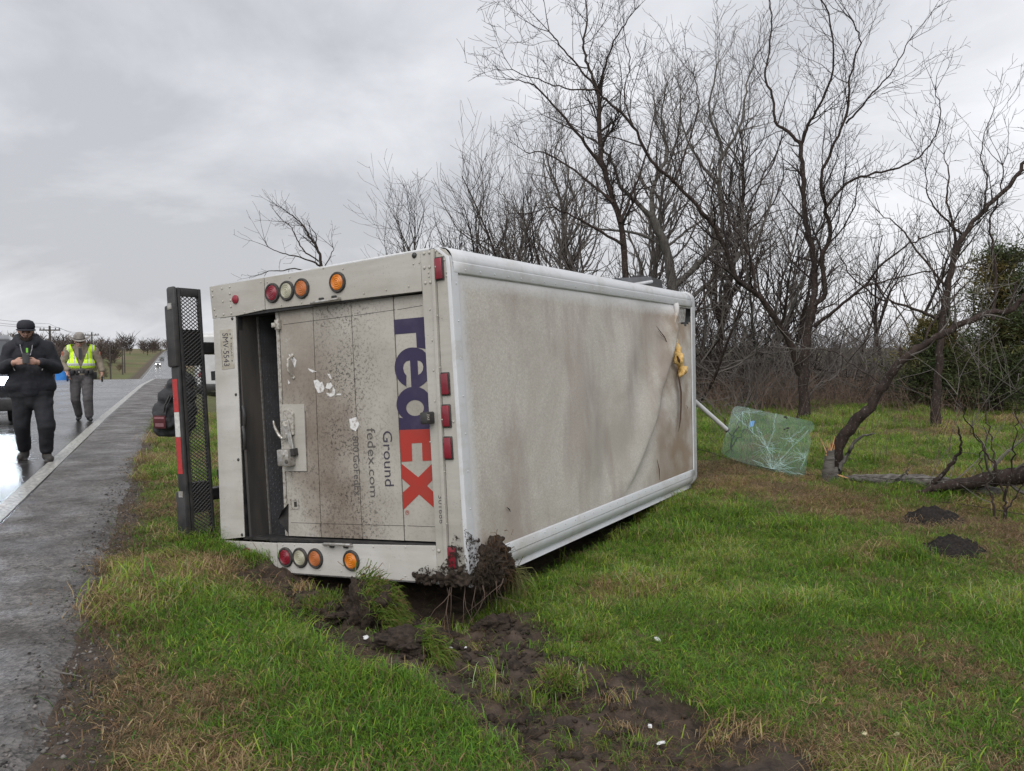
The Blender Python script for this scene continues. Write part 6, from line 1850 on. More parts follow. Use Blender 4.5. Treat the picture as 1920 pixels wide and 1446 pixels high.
for px, py, L in ((845, 1095, .33), (848, 1093, .22), (892, 1100, .20), (905, 1098, .12), (838, 1096, .10), (872, 1098, .09), (930, 1090, .12), (944, 1085, .10)):
    p0 = np.array(wl_(px, py, .02, px < 880) if px >= 880 else wl_(px, py, .02, False))
    grow(tb, p0, np.array([rg.normal(0, .1), 0, -1.0]), L, .006, 1, rg, -.12, .16, .0018, 9)
tb.build('hanging_roots', MATS['twig_brown'], jam)
# smears of mud flung on the corner panels
t = NT('mud_smear')
nz_ = t.noise(34, 5, .75)
ms = t.nd.new('ShaderNodeMixShader'); trn = t.nd.new('ShaderNodeBsdfTransparent')
t.done((0.030, 0.022, 0.017), .85, spec=.2)
t.lk.new(t.rng(nz_, .49, .55), ms.inputs[0]); t.lk.new(trn.outputs[0], ms.inputs[1]); t.lk.new(t.b.outputs[0], ms.inputs[2])
t.lk.new(ms.outputs[0], [n for n in t.nd if n.type == 'OUTPUT_MATERIAL'][0].inputs[0]); MATS['mud_smear'] = t.m
def smear(poly, roof, o_):
    mb = MB(); P = [on_roof(*c, TH + o_) if roof else on_rear(*c, -o_) for c in poly]
    mb.add(P, [tuple(range(len(P)))]); mb.build('mud_smear', MATS['mud_smear'], truck)
smear([(775, 1072), (800, 1060), (826, 1062), (842, 1040), (850, 1000), (862, 1010), (876, 1050), (878, 1094), (838, 1092), (790, 1086)], False, .0385)
smear([(868, 985), (880, 1000), (900, 1010), (905, 1060), (884, 1092), (880, 1060)], True, .0225)
pmat('charcoal_soil', (0.014, 0.0125, 0.012), .95, c2=(0.036, 0.031, 0.028), scale=60, bump=.9, bscale=110, spec=.2)
for (mx_, my_), r_, h_, lab in ((MOUNDS[0][0], .26, .13, 'smooth dark ant mound ringed by green grass'), (MOUNDS[1][0], .30, .13, 'crumbled dark dirt mound with a grass tuft near the fence')):
    n_ = 40; P = []; Fc = []
    for i in range(13):
        for k in range(n_):
            a = 2 * math.pi * k / n_; f_ = i / 12; r2 = r_ * f_ * (1 + .18 * mnoise.noise(Vector((math.cos(a) * 1.5 + r_ * 9, math.sin(a) * 1.5, f_))))
            x_, y_ = r2 * math.cos(a) * 1.25, r2 * math.sin(a)
            z_ = h_ * math.cos(f_ * math.pi / 2) ** 1.2 + .045 * mnoise.noise(Vector((x_ * 11, y_ * 11, r_))) + .03 * mnoise.noise(Vector((x_ * 26, y_ * 26, r_))) + .012 * mnoise.noise(Vector((x_ * 60, y_ * 60, 3))) + (gz(mx_ + x_, my_ + y_) - gz(mx_, my_)) - .03 * f_
            P.append((x_, y_, z_))
    Fc = [(i * n_ + k, i * n_ + (k + 1) % n_, (i + 1) * n_ + (k + 1) % n_, (i + 1) * n_ + k) for i in range(12) for k in range(n_)]
    o = MB().add(P, Fc).build('dirt_mound', MATS['charcoal_soil'], None, smooth=True); o.location = (mx_, my_, gz(mx_, my_)); tag(o, lab, 'mound')
# litter
pmat('white_plastic', (0.66, 0.67, 0.68), .5, c2=(0.5, 0.5, 0.5), scale=30); pmat('pale_foam', (0.62, 0.56, 0.36), .8)
def litter(px, py, size, mat, label, group, seed):
    d = depth_at(py, -.33, px)
    for _ in range(4):
        b = pix(px, py, d); d = depth_at(py, gz(b.x, b.y) + .02, px)
    b = pix(px, py, d); rg = random.Random(seed)
    bm = bmesh.new(); bmesh.ops.create_icosphere(bm, subdivisions=2, radius=size)
    for v in bm.verts: v.co *= 1 + .5 * mnoise.noise(v.co / size * 1.5 + Vector((seed, 0, 0))); v.co.z *= .45; v.co.x *= 1.3
    me = bpy.data.meshes.new('scrap'); bm.to_mesh(me); bm.free(); me.materials.append(mat)
    o = link('plastic_scrap', me); o.location = (b.x, b.y, gz(b.x, b.y) + size * .45 + .01); o.rotation_euler = (rg.uniform(-.4, .4), rg.uniform(-.4, .4), rg.uniform(0, 6)); tag(o, label, 'litter', group)
for i, (px, py, s_, lab) in enumerate(((686, 1194, .015, 'white plastic scrap on the soil below the big sod clump'), (846, 1213, .010, 'tiny white chip in the mud under the roof corner'), (872, 1212, .011, 'grey-white plastic scrap in the mud under the roof corner'),
        (1233, 1198, .016, 'white scrap lying in the open grass beyond the furrow'), (1219, 1360, .012, 'white scrap at the grassy edge of the furrow'), (1240, 1392, .017, 'largest crumpled white scrap, lying in the furrow mud'),
        (1388, 1202, .008, 'tiny white fleck in the open grass'))):
    litter(px, py, s_, MATS['white_plastic'], lab, 'white scraps on the verge', i + 1)
litter(1441, 985, .024, MATS['pale_foam'], 'pale yellow foam crumb on the grass beyond the truck', None, 20)
litter(1620, 1373, .012, MATS['pale_foam'], 'tiny cream flake in the near right grass', None, 21)
litter(1682, 1375, .012, MATS['pale_foam'], 'cream flake near the dry tuft in the right grass', None, 22)
def edge_gravel():
    rg = np.random.default_rng(55); n = 4200
    s_ = rg.uniform(1.5, 12, n); q = np.clip(rg.normal(1.02, .11, n), .80, 1.5)
    x = s_ * UR.x + (q - Q0) * UR.y; y = s_ * UR.y - (q - Q0) * UR.x
    z = np.where(q < .93, zroad(s_), zground(x, y)); r_ = np.minimum(.014, rg.gamma(1.5, .0024, n) + .002)
    base = np.array([(1, 0, 0), (-1, 0, 0), (0, 1, 0), (0, -1, 0), (0, 0, .7), (0, 0, -.7)]); T0 = np.array([(0, 2, 4), (2, 1, 4), (1, 3, 4), (3, 0, 4), (2, 0, 5), (1, 2, 5), (3, 1, 5), (0, 3, 5)])
    V = base[None] * r_[:, None, None] * rg.uniform(.6, 1.4, (n, 6, 1)); a = rg.uniform(0, 6.28, n); c, sn = np.cos(a)[:, None], np.sin(a)[:, None]
    V = np.stack([V[..., 0] * c - V[..., 1] * sn + x[:, None], V[..., 0] * sn + V[..., 1] * c + y[:, None], V[..., 2] + (z + r_ * .3)[:, None]], -1).reshape(-1, 3)
    T_ = (T0[None] + (np.arange(n) * 6)[:, None, None]).reshape(-1, 3)
    cl = np.where(rg.random((n, 1)) < .5, np.array((.05, .046, .043)), np.array((.15, .14, .13))) * rg.uniform(.5, 1.4, (n, 1))
    pm = pmat('gravel_stone', attr='tint', rough=.8)
    tag(tri_mesh('gravel', V, T_, pm, col=np.repeat(cl, 6, 0)), 'loose gravel along the crumbling edge of the shoulder', 'gravel', kind='stuff')
    # dead grass and litter creeping over the dirt
    n = 7000; s_ = rg.uniform(1.5, 13, n); q = rg.normal(1.12, .16, n); x = s_ * UR.x + (q - Q0) * UR.y; y = s_ * UR.y - (q - Q0) * UR.x
    k = (fbm(x, y, .35, 401) > .40) & (q > .88); x, y = x[k], y[k]; n = len(x); la = rg.uniform(0, 6.28, n); lm = rg.uniform(.02, .11, n)
    c = np.where(rg.random((n, 1)) < .82, np.array((.15, .10, .065)), np.array((.12, .18, .03))) * rg.uniform(.4, 1.3, (n, 1))
    blades('dead_grass', np.stack([x, y, zground(x, y) + .003], 1), rg.uniform(.01, .06, n), rg.uniform(.003, .0055, n), np.stack([np.cos(la) * lm, np.sin(la) * lm], 1), c, 'dead brown grass matted along the road edge', 'grass')
edge_gravel()
# stick on the dirt at the road edge
b = [pix(72, 1283, 3.7), pix(100, 1292, 3.65), pix(155, 1297, 3.6)]; b = [Vector((v.x, v.y, gz(v.x, v.y) + .012)) for v in b]
mb = MB(); mb.tube([v - b[0] for v in b], [.006, .005, .002], 6); o = mb.build('stick', MATS['old_wood_lying'], None, smooth='auto'); o.location = b[0]; tag(o, 'small pale stick lying on the dirt at the road edge', 'stick')

# ================================================================== BACKPACK ON THE BUMPER
pmat('pack_nylon', (0.016, 0.017, 0.020), .75, c2=(0.030, 0.031, 0.035), scale=12, bump=.35, bscale=26)
pmat('pack_red', (0.085, 0.009, 0.014), .75, c2=(0.055, 0.008, 0.011), scale=10)
pmat('pack_print', (0.42, 0.22, 0.24), .6)
bl = pix(325, 825, 7.15)
bp_ = thing('backpack', 'black backpack with a red front pocket hanging behind the bumper', 'backpack', loc=bl)
def bk(px, py, dd=0.0): return pix(px, py, 7.15 + dd) - bl
pr = [('c', bk(306, 792), .085, bk(348, 792), .09), ('c', bk(304, 770), .085, bk(350, 768), .09), ('c', bk(312, 745), .08, bk(350, 742), .085), ('c', bk(326, 724), .07, bk(350, 716), .07), ('c', bk(336, 712), .05, bk(350, 708), .05), ('c', bk(300, 806), .06, bk(346, 806), .07),
      ('c', bk(300, 790, -.08), .055, bk(316, 794, -.08), .055), ('c', bk(298, 778, -.06), .05, bk(314, 780, -.06), .05)]
blob('body', pr, .012, MATS['pack_nylon'], bp_, 3, wr=.010, ws=14)
mb = MB(); mb.box((-.055, -.010, -.055), (.058, 0, .060), bev=.006)
po = mb.build('front_pocket', MATS['pack_red'], bp_, smooth='auto'); po.location = bk(300, 792, -.142); po.rotation_euler = (R(4), 0, R(-8))
for z_, w_ in ((-.012, .04), (-.022, .04), (-.032, .04), (.035, .045), (.045, .045)):
    mb = MB(); mb.box((-w_, -.0125, z_ - .002), (w_, -.0105, z_ + .002)); mb.build('pocket_print', MATS['pack_print'], po)
mb = MB(); mb.tube([bk(318, 742, -.09), bk(309, 760, -.10), bk(306, 778, -.10)], .008, 6); mb.build('zip', MATS['black_plastic'], bp_)
mb = MB(); mb.tube([bk(330, 708, .0), bk(336, 690, -.03), bk(343, 678, -.04), bk(348, 690, .02), bk(346, 712, .02)], .012, 6, flat=.4); mb.build('carry_loop', MATS['pack_nylon'], bp_)
mb = MB(); mb.tube([bk(332, 815, -.02), bk(331, 826, -.02), bk(337, 827, -.02), bk(338, 815, -.02)], .009, 6, flat=.5); mb.build('strap', MATS['pack_nylon'], bp_)
mb = MB(); mb.tube([bk(340, 722, -.06), bk(322, 742, -.10), bk(312, 765, -.11), bk(310, 785, -.10)], .014, 6, flat=.35); mb.build('strap', MATS['pack_nylon'], bp_)

# ================================================================== PEOPLE
pmat('skin', (0.42, 0.25, 0.19), .55, c2=(0.36, 0.20, 0.15), scale=20)
pmat('black_jacket', (0.0085, 0.0095, 0.014), .8, c2=(0.016, 0.017, 0.024), scale=5, bump=.9, bscale=9)
pmat('black_trousers', (0.009, 0.010, 0.014), .85, c2=(0.015, 0.016, 0.021), scale=5, bump=.9, bscale=9)
pmat('black_cap', (0.012, 0.013, 0.020), .8); pmat('beard', (0.030, 0.020, 0.016), .95, bump=.6, bscale=120)
pmat('boot_grey', (0.028, 0.026, 0.025), .75, c2=(0.045, 0.04, 0.036), scale=20); pmat('boot_black', (0.012, 0.012, 0.014), .5)
pmat('lanyard', (0.30, 0.30, 0.32), .7, c2=(0.05, 0.05, 0.06), scale=40); pmat('tag_green', (0.20, 0.60, 0.06), .6)
pmat('uniform_tan', (0.23, 0.195, 0.15), .85, c2=(0.19, 0.16, 0.125), scale=9); pmat('uniform_grey', (0.085, 0.080, 0.082), .85, c2=(0.065, 0.062, 0.066), scale=6, bump=.2, bscale=10)
pmat('hivis', (0.62, 0.95, 0.015), .6, c2=(0.55, 0.85, 0.012), scale=8, emit=None); pmat('reflective', (0.42, 0.44, 0.42), .45)
pmat('felt_hat', (0.30, 0.275, 0.25), .9, c2=(0.17, 0.157, 0.146), scale=14); pmat('belt_black', (0.010, 0.010, 0.012), .45); pmat('patch_orange', (0.40, 0.13, 0.08), .7)
pmat('phone_black', (0.008, 0.008, 0.010), .6); pmat('tie_dark', (0.03, 0.03, 0.035), .7); pmat('hair_dark', (0.03, 0.02, 0.015), .9)
V3 = Vector
def hand_prims(w, fwd, across, up_, curl, side=1, r_=.0095):
    """palm with five bent fingers: w wrist, fwd towards the knuckles, across towards the little finger, up_ away from the palm's inner face"""
    w, fwd, across, up_ = V3(w), V3(fwd).normalized(), V3(across).normalized(), V3(up_).normalized()
    pr = [('c', w, .026, w + fwd * .045, .030), ('c', w + fwd * .05 - across * .018, .020, w + fwd * .088 - across * .026, .016), ('c', w + fwd * .05, .020, w + fwd * .09, .016), ('c', w + fwd * .05 + across * .020, .019, w + fwd * .084 + across * .028, .015)]
    for o_, L in ((-.030, .066), (-.010, .076), (.010, .070), (.029, .055)):
        k0 = w + fwd * .092 + across * o_
        d1 = (fwd * math.cos(curl * .6) - up_ * math.sin(curl * .6)); d2 = (fwd * math.cos(curl * 1.6) - up_ * math.sin(curl * 1.6)); d3 = (fwd * math.cos(curl * 2.4) - up_ * math.sin(curl * 2.4))
        k1 = k0 + d1 * L * .45; k2 = k1 + d2 * L * .33; k3 = k2 + d3 * L * .24
        pr += [('c', k0, r_ + .001, k1, r_), ('c', k1, r_, k2, r_ - .0008), ('c', k2, r_ - .0008, k3, r_ - .002)]
    t0 = w + fwd * .030 - across * .028; t1 = t0 + (fwd * .6 - across * .55 - up_ * .45).normalized() * .042; t2 = t1 + (fwd * .9 + across * .05 - up_ * .35).normalized() * .034
    pr += [('c', t0, .014, t1, .012), ('c', t1, .012, t2, .009)]
    return pr
def head_prims(c, k=1.0, pitch=0.0):
    """head centred at c facing -Y, pitch > 0 looks down"""
    M_ = Matrix.Translation(c) @ Matrix.Rotation(pitch, 4, 'X')
    f = lambda x, y, z: M_ @ V3((x * k, y * k, z * k))
    return [('c', f(0, .015, .03), .082 * k, f(0, .02, .045), .080 * k), ('c', f(0, -.01, -.02), .070 * k, f(0, -.025, -.065), .050 * k), ('c', f(-.02, -.02, -.07), .040 * k, f(.02, -.02, -.07), .040 * k),
            ('c', f(0, -.082, .015), .010 * k, f(0, -.100, -.022), .015 * k), ('c', f(-.035, -.066, .025), .014 * k, f(.035, -.066, .025), .014 * k),
            ('c', f(-.086, .015, .018), .012 * k, f(-.084, .012, -.020), .009 * k), ('c', f(.086, .015, .018), .012 * k, f(.084, .012, -.020), .009 * k),
            ('c', f(-.018, -.078, -.052), .010 * k, f(.018, -.078, -.052), .010 * k)], f
def limb(*a):
    pr = []
    for i in range(0, len(a) - 2, 2): pr.append(('c', a[i], a[i + 1], a[i + 2], a[i + 3]))
    return pr
def place_person(name, label, px, py, d):
    b = pix(px, py, d); return thing(name, label, 'person', loc=(b.x, b.y, 0.0), rz=math.atan2(-b.x, b.y))
# --- man in black looking at his phone
d1 = 1.48 * F / (866 - HOR)
K1 = d1 / F
man = place_person('person', 'person in black jacket, trousers and cap walking and looking at a phone', 66, 866, d1)
def q1(px, py, y=0.0): return V3(((px - 66) * K1, y, (866 - py) * K1))
hc = q1(57, 622, -.06)
hp, hf = head_prims(hc, 1.03, R(13))
shl, shr = q1(33, 654, .02), q1(90, 654, .02); ell, elr = q1(20, 690, .0), q1(105, 690, .0); hal, har = q1(37, 679, -.32), q1(74, 679, -.32)
hipl, hipr = q1(49, 742, .02), q1(79, 742, .02); knl, knr = q1(46, 798, .06), q1(85, 798, -.14); anl, anr = q1(49, 851, .30), q1(85, 853, -.02)
anl.z, anr.z = .12, .10
pr = hp + [('c', hc + V3((0, .04, -.06)), .062, hc + V3((0, .09, -.17)), .075), ('c', q1(60, 660, .04), .10, q1(62, 690, .04), .12), ('c', q1(62, 690, .04), .12, q1(63, 735, .03), .10)]
pr += limb(shl, .075, ell, .055, hal, .036) + limb(shr, .075, elr, .055, har, .036) + limb(hipl, .085, knl, .065, anl, .045) + limb(hipr, .085, knr, .065, anr, .045)
pr += [('c', anl + V3((0, .02, -.06)), .030, anl + V3((-.02, -.10, -.075)), .024), ('c', anr + V3((0, .02, -.05)), .030, anr + V3((.02, -.10, -.055)), .024)]
ph = q1(56, 671, -.42)
for h, sx in ((hal, 1), (har, -1)):
    pr += hand_prims(h, (sx * .75, -.65, .10), (0, -.15, -1), (0, -1 * .8, .1) if False else (-sx * .5, -.85, 0), .55, sx)
body = blob('body', pr, .0095, MATS['skin'], man, 2)
for sx in (-1, 1):
    mb = MB(); mb.ball(hf(sx * .034, -.080, .008), .012, 10); mb.build('eye', MATS['hair_dark'], body)
mb = MB(); mb.tube([hf(-.024, -.088, -.052), hf(0, -.092, -.050), hf(.024, -.088, -.052)], .004, 5); mb.build('mouth', MATS['beard'], body)
blob('beard', [('c', hf(-.045, -.045, -.075), .026, hf(0, -.070, -.098), .026), ('c', hf(.045, -.045, -.075), .026, hf(0, -.070, -.098), .026), ('c', hf(-.03, -.082, -.040), .007, hf(.03, -.082, -.040), .007), ('c', hf(-.074, .005, -.02), .012, hf(-.052, -.035, -.070), .018), ('c', hf(.074, .005, -.02), .012, hf(.052, -.035, -.070), .018)], .008, MATS['beard'], man, 2, wr=.004, ws=40)
Mh = Matrix.Translation(hc) @ Matrix.Rotation(R(9), 4, 'X')
capm = MB(); capm.lathe([(.096, .036), (.099, .06), (.096, .092), (.078, .125), (.045, .140), (.002, .145)], 24, Mh @ Matrix.Scale(1.06, 4), cap=False)
cp = capm.build('cap', MATS['black_cap'], man, smooth=True); md = cp.modifiers.new('s', 'SOLIDIFY'); md.thickness = .004
mb = MB(); P = []
for i in range(13):
    a = R(200 + 140 * i / 12); r0, r1 = .096, .096 + .070 * math.sin(math.pi * i / 12) ** .6
    for r_ in (r0, r1): P.append(Mh @ V3((r_ * math.cos(a) * 1.05, r_ * math.sin(a) * 1.05, .050 - .012 * abs(math.cos(a)) - (r_ - r0) * .18)))
mb.add(P, [(2 * i, 2 * i + 1, 2 * i + 3, 2 * i + 2) for i in range(12)]); br = mb.build('cap_brim', MATS['black_cap'], cp, smooth=True); md = br.modifiers.new('s', 'SOLIDIFY'); md.thickness = .006
JK = [('c', q1(61, 662, .02), .16, q1(62, 728, .01), .18), ('c', q1(50, 690, .01), .17, q1(49, 726, .01), .15), ('c', q1(75, 690, .01), .17, q1(77, 726, .01), .15), ('c', q1(57, 646, -.05), .085, q1(58, 665, -.04), .12), ('e', q1(61, 672, .02), (.235, .155, .24)), ('e', q1(62, 705, .0), (.235, .165, .22)), ('c', q1(40, 722, .0), .14, q1(85, 722, .0), .14), ('c', q1(37, 652, .03), .105, q1(88, 652, .03), .105), ('c', q1(42, 731, 0), .115, q1(83, 731, 0), .115),
      ('c', q1(45, 640, .06), .062, q1(72, 640, .06), .062), ('c', q1(42, 638, .02), .050, q1(50, 645, -.09), .048), ('c', q1(76, 638, .02), .052, q1(68, 646, -.09), .048), ('c', q1(45, 632, .10), .05, q1(72, 632, .10), .05)]
JK += limb(shl, .100, ell, .085, hal + V3((-.035, .035, 0)), .056) + limb(shr, .100, elr, .085, har + V3((.035, .035, 0)), .056)
blob('jacket', JK, .012, MATS['black_jacket'], man, 4, wr=.010, ws=6)
TR = [('c', q1(48, 735, .02), .15, q1(80, 735, .02), .15), ('c', q1(63, 728, .02), .17, q1(63, 748, .02), .15)] + limb(hipl, .130, knl, .100, anl + V3((0, 0, .05)), .085) + limb(hipr, .130, knr, .100, anr + V3((0, 0, .06)), .085)
TR += [('e', q1(97, 798, -.10), (.035, .08, .09)), ('e', q1(93, 756, -.04), (.04, .08, .06))]
blob('trousers', TR, .012, MATS['black_trousers'], man, 3, wr=.009, ws=7)
for a, tw in ((anl, -.05), (anr, .04)):
    blob('boot', [('c', V3((a.x, a.y + .05, .055)), .052, V3((a.x + tw, a.y - .17, .045)), .045), ('c', V3((a.x, a.y + .02, .06)), .058, V3((a.x, a.y + .02, .17)), .062), ('b', (a.x - .05 + tw * .5, a.y - .2, .0), (a.x + .05 + tw * .5, a.y + .09, .022))], .009, MATS['boot_grey'], man, 2)
for sx in (-1, 1):
    mb = MB(); mb.tube([hc + V3((sx * .075, -.03, -.13)), q1(57, 655, -.20) + V3((sx * .06, .01, 0)), q1(57, 666, -.215) + V3((sx * .04, 0, 0))], .006, 6, flat=.4); mb.build('lanyard', MATS['lanyard'], man)
mb = MB(); mb.box((-.012, -.006, -.03), (.012, .006, .03), bev=.003); o = mb.build('badge', MATS['tag_green'], man); o.location = q1(58, 657, -.225)
for sx, px in ((-1, 35), (1, 84)):
    mb = MB(); mb.tube([q1(px, 688, -.155), q1(px + sx * -3, 694, -.165)], .006, 5); mb.build('pocket_zip', MATS['tape_white'], man)
phone = thing('phone', 'black phone held in both hands of the person in black', 'phone', M=man.matrix_basis @ Matrix.Translation(ph) @ Matrix.Rotation(R(-32), 4, 'X'))
mb = MB(); mb.box((-.040, -.005, -.078), (.040, .005, .078), bev=.005); mb.build('case', MATS['phone_black'], phone, smooth='auto')
mb = MB(); mb.box((-.037, .0052, -.073), (.037, .0058, .073)); mb.build('screen', MATS['phone_black'], phone)
mb = MB(); mb.box((.008, -.0075, .042), (.032, -.0052, .068), bev=.002); mb.build('camera_island', MATS['black_plastic'], phone)
# --- trooper in hat and hi-vis vest
d2 = 1.48 * F / (790 - HOR)
K2 = d2 / F
tro = place_person('person', 'person in a felt hat and yellow reflective vest walking along the road', 155, 790, d2)
def q2(px, py, y=0.0): return V3(((px - 155) * K2, y, (790 - py) * K2))
hc = q2(153, 641.5, -.03)
hp, hf = head_prims(hc, 1.04, R(14))
shl, shr = q2(134, 657, .02), q2(177, 657, .02); ell, elr = q2(124, 682, .06), q2(186, 681, .05); hal, har = q2(132, 698, -.10), q2(189, 700, -.06)
hipl, hipr = q2(145, 706, .0), q2(164, 706, .0); knl, knr = q2(144, 748, .02), q2(164, 747, -.12); anl, anr = q2(149, 783, .24), q2(166, 784, -.06)
anl.z, anr.z = .12, .10
pr = hp + [('c', hc + V3((0, .03, -.07)), .062, hc + V3((0, .06, -.17)), .075), ('c', q2(155, 662, .03), .09, q2(155, 680, .03), .10), ('c', q2(155, 680, .03), .10, q2(155, 704, .01), .09)]
pr += limb(shl, .065, ell, .050, hal, .034) + limb(shr, .065, elr, .050, har, .034) + limb(hipl, .08, knl, .06, anl, .04) + limb(hipr, .08, knr, .06, anr, .04)
pr += hand_prims(hal, (.15, -.15, -1), (.2, .9, 0), (-1, 0, 0), .5) + hand_prims(har, (-.02, -.12, -1), (-.1, .9, 0), (1, 0, 0), .5)
body = blob('body', pr, .0095, MATS['skin'], tro, 2)
mb = MB(); mb.tube([hf(-.066, -.062, .016), hf(-.036, -.090, .014), hf(0, -.094, .018), hf(.036, -.090, .014), hf(.066, -.062, .016)], .016, 6, flat=.6); mb.build('sunglasses', MATS['phone_black'], tro)
mb = MB(); mb.tube([hf(-.022, -.090, -.054), hf(0, -.094, -.052), hf(.022, -.090, -.054)], .004, 5); mb.build('mouth', MATS['patch_orange'], body)
Mh = Matrix.Translation(hc) @ Matrix.Rotation(R(8), 4, 'X')
hm = MB(); nA = 36
rings = [(.100, .060, 0), (.104, .085, 0), (.100, .125, 0), (.090, .160, 0), (.070, .180, 0), (.035, .170, 0), (.002, .160, 0)]
P = []
for r_, h, _ in rings:
    for k in range(nA):
        a = 2 * math.pi * k / nA; P.append(Mh @ V3((r_ * math.cos(a), r_ * 1.15 * math.sin(a), h + (.018 * abs(math.sin(a)) if h > .15 else 0))))
Fc = [(i * nA + k, i * nA + (k + 1) % nA, (i + 1) * nA + (k + 1) % nA, (i + 1) * nA + k) for i in range(len(rings) - 1) for k in range(nA)]
hm.add(P, Fc); hat = hm.build('hat', MATS['felt_hat'], tro, smooth=True)
hm = MB(); P = []
for r_ in (.098, .135, .172, .205):
    for k in range(nA):
        a = 2 * math.pi * k / nA; f_ = (r_ - .098) / .107
        P.append(Mh @ V3((r_ * math.cos(a), r_ * 1.05 * math.sin(a), 0.062 + .085 * f_ ** 2 * abs(math.cos(a)) ** 2 - .022 * f_ * abs(math.sin(a)))))
Fc = [(i * nA + k, i * nA + (k + 1) % nA, (i + 1) * nA + (k + 1) % nA, (i + 1) * nA + k) for i in range(3) for k in range(nA)]
hm.add(P, Fc); o = hm.build('hat_brim', MATS['felt_hat'], hat, smooth=True); md = o.modifiers.new('s', 'SOLIDIFY'); md.thickness = .009
hm = MB(); hm.lathe([(.102, .062), (.1055, .062), (.1065, .078), (.1035, .078)], 28, Mh @ Matrix.Diagonal((1, 1.15, 1, 1)), cap=False); hm.build('hat_band', MATS['belt_black'], hat, smooth=True)
SH = [('c', q2(155, 652, .01), .10, q2(155, 700, .0), .14), ('e', q2(155, 668, .02), (.20, .135, .19)), ('c', q2(146, 690, .01), .135, q2(164, 690, .01), .135), ('c', q2(139, 656, .02), .085, q2(171, 656, .02), .085), ('c', q2(150, 650, .03), .07, q2(159, 650, .03), .07)]
SH += limb(shl, .085, ell, .070, hal + V3((0, .01, .06)), .052) + limb(shr, .085, elr, .070, har + V3((0, .01, .06)), .052)
blob('shirt', SH, .011, MATS['uniform_tan'], tro, 2, wr=.008, ws=9)
me = blob_mesh([('e', q2(155, 668, .02), (.225, .165, .215)), ('c', q2(146, 683, .01), .165, q2(164, 683, .01), .165), ('c', q2(138, 655, .02), .105, q2(172, 655, .02), .105)], .0085, 3)
bm = bmesh.new(); bm.from_mesh(me)
zt, zb = q2(0, 645).z, q2(0, 691).z
kill = [v for v in bm.verts if v.co.z < zb or (v.co.y < .03 and abs(v.co.x + .01) < max(.008, (v.co.z - 1.10) * .36) and v.co.z > 1.08) or (v.co.z > 1.42 and abs(v.co.x) < .075) or (abs(v.co.x) > .255)]
bmesh.ops.delete(bm, geom=kill, context='VERTS')
for f_ in bm.faces:
    c = f_.calc_center_median(); x_ = abs(c.x)
    f_.material_index = 1 if (1.145 < c.z < 1.195 or (.105 < x_ < .135 and c.z > 1.195) or (.20 < x_ < .222 and c.z > 1.2)) else (2 if (abs(c.z - 1.135) < .004 or abs(c.z - 1.115) < .004) else 0)
bm.to_mesh(me); bm.free()
for m_ in ('hivis', 'reflective', 'uniform_grey'): me.materials.append(MATS[m_])
me.shade_smooth(); ve = link('vest', me, tro); md = ve.modifiers.new('s', 'SOLIDIFY'); md.thickness = .006
# lettering on the vest panel
mb = MB()
for k in range(6):
    z_ = 1.40 - k * .038; mb.box((.150, -.168 + .05 * (k / 6 > 2), z_), (.182, -.160, z_ + .022))
blob('trousers', [('c', q2(147, 703, .0), .125, q2(163, 703, .0), .125), ('c', q2(155, 694, .0), .145, q2(155, 706, .0), .13)] + limb(hipl, .115, knl, .090, anl + V3((0, 0, .02)), .075) + limb(hipr, .115, knr, .092, anr + V3((0, 0, .02)), .078), .011, MATS['uniform_grey'], tro, 2, wr=.008, ws=9)
for k_, a_ in ((hipr + V3((.117, 0, .02)), knr + V3((.092, 0, 0))), (knr + V3((.092, 0, 0)), anr + V3((.078, 0, .02)))):
    mb = MB(); mb.tube([k_, a_], .012, 6, flat=.5); mb.build('trouser_stripe', MATS['logo_purple'], tro)
for a, tw in ((anl, -.02), (anr, .03)):
    blob('boot', [('c', V3((a.x, a.y + .04, .05)), .046, V3((a.x + tw, a.y - .16, .04)), .040), ('c', V3((a.x, a.y + .02, .06)), .052, V3((a.x, a.y + .02, .16)), .056)], .009, MATS['boot_black'], tro, 2)
mb = MB(); mb.lathe([(.150, -.03), (.156, -.03), (.156, .03), (.150, .03)], 28, Matrix.Translation(q2(155, 697, .005)) @ Matrix.Diagonal((1.3, .95, 1, 1)), cap=False); be = mb.build('duty_belt', MATS['belt_black'], tro, smooth='auto')
for px, py, sx in ((176, 702, .05), (171, 698, .035), (163, 699, .03), (140, 698, .035), (148, 698, .028)):
    c = q2(px, py, -.10 if px < 173 else -.03); mb = MB(); mb.box((c.x - sx, c.y - .05, c.z - (.10 if px > 173 else .05)), (c.x + sx, c.y + .03, c.z + .05), bev=.012); mb.build('holster' if px > 173 else 'belt_pouch', MATS['belt_black'], tro, smooth='auto')
mb = MB(); mb.box((-.012, -.004, -.02), (.012, .0, .012)); o = mb.build('belt_buckle', MATS['bare_aluminium'], tro); o.location = q2(151, 697, -.150)
mb = MB(); P = [q2(*c) for c in ((151, 653, -.145), (156, 653, -.145), (157, 672, -.165), (154, 676, -.165), (151, 672, -.165))]; mb.prism(P, (0, -.006, 0)); mb.build('necktie', MATS['tie_dark'], tro)
for sx, s0, e0 in ((-1, shl, ell), (1, shr, elr)):
    c = s0 * .72 + e0 * .28 + V3((sx * .072, -.02, 0)); mb = MB(); mb.ball(c, (.016, .045, .055), 12); mb.build('shoulder_patch', MATS['patch_orange'], tro, smooth=True)
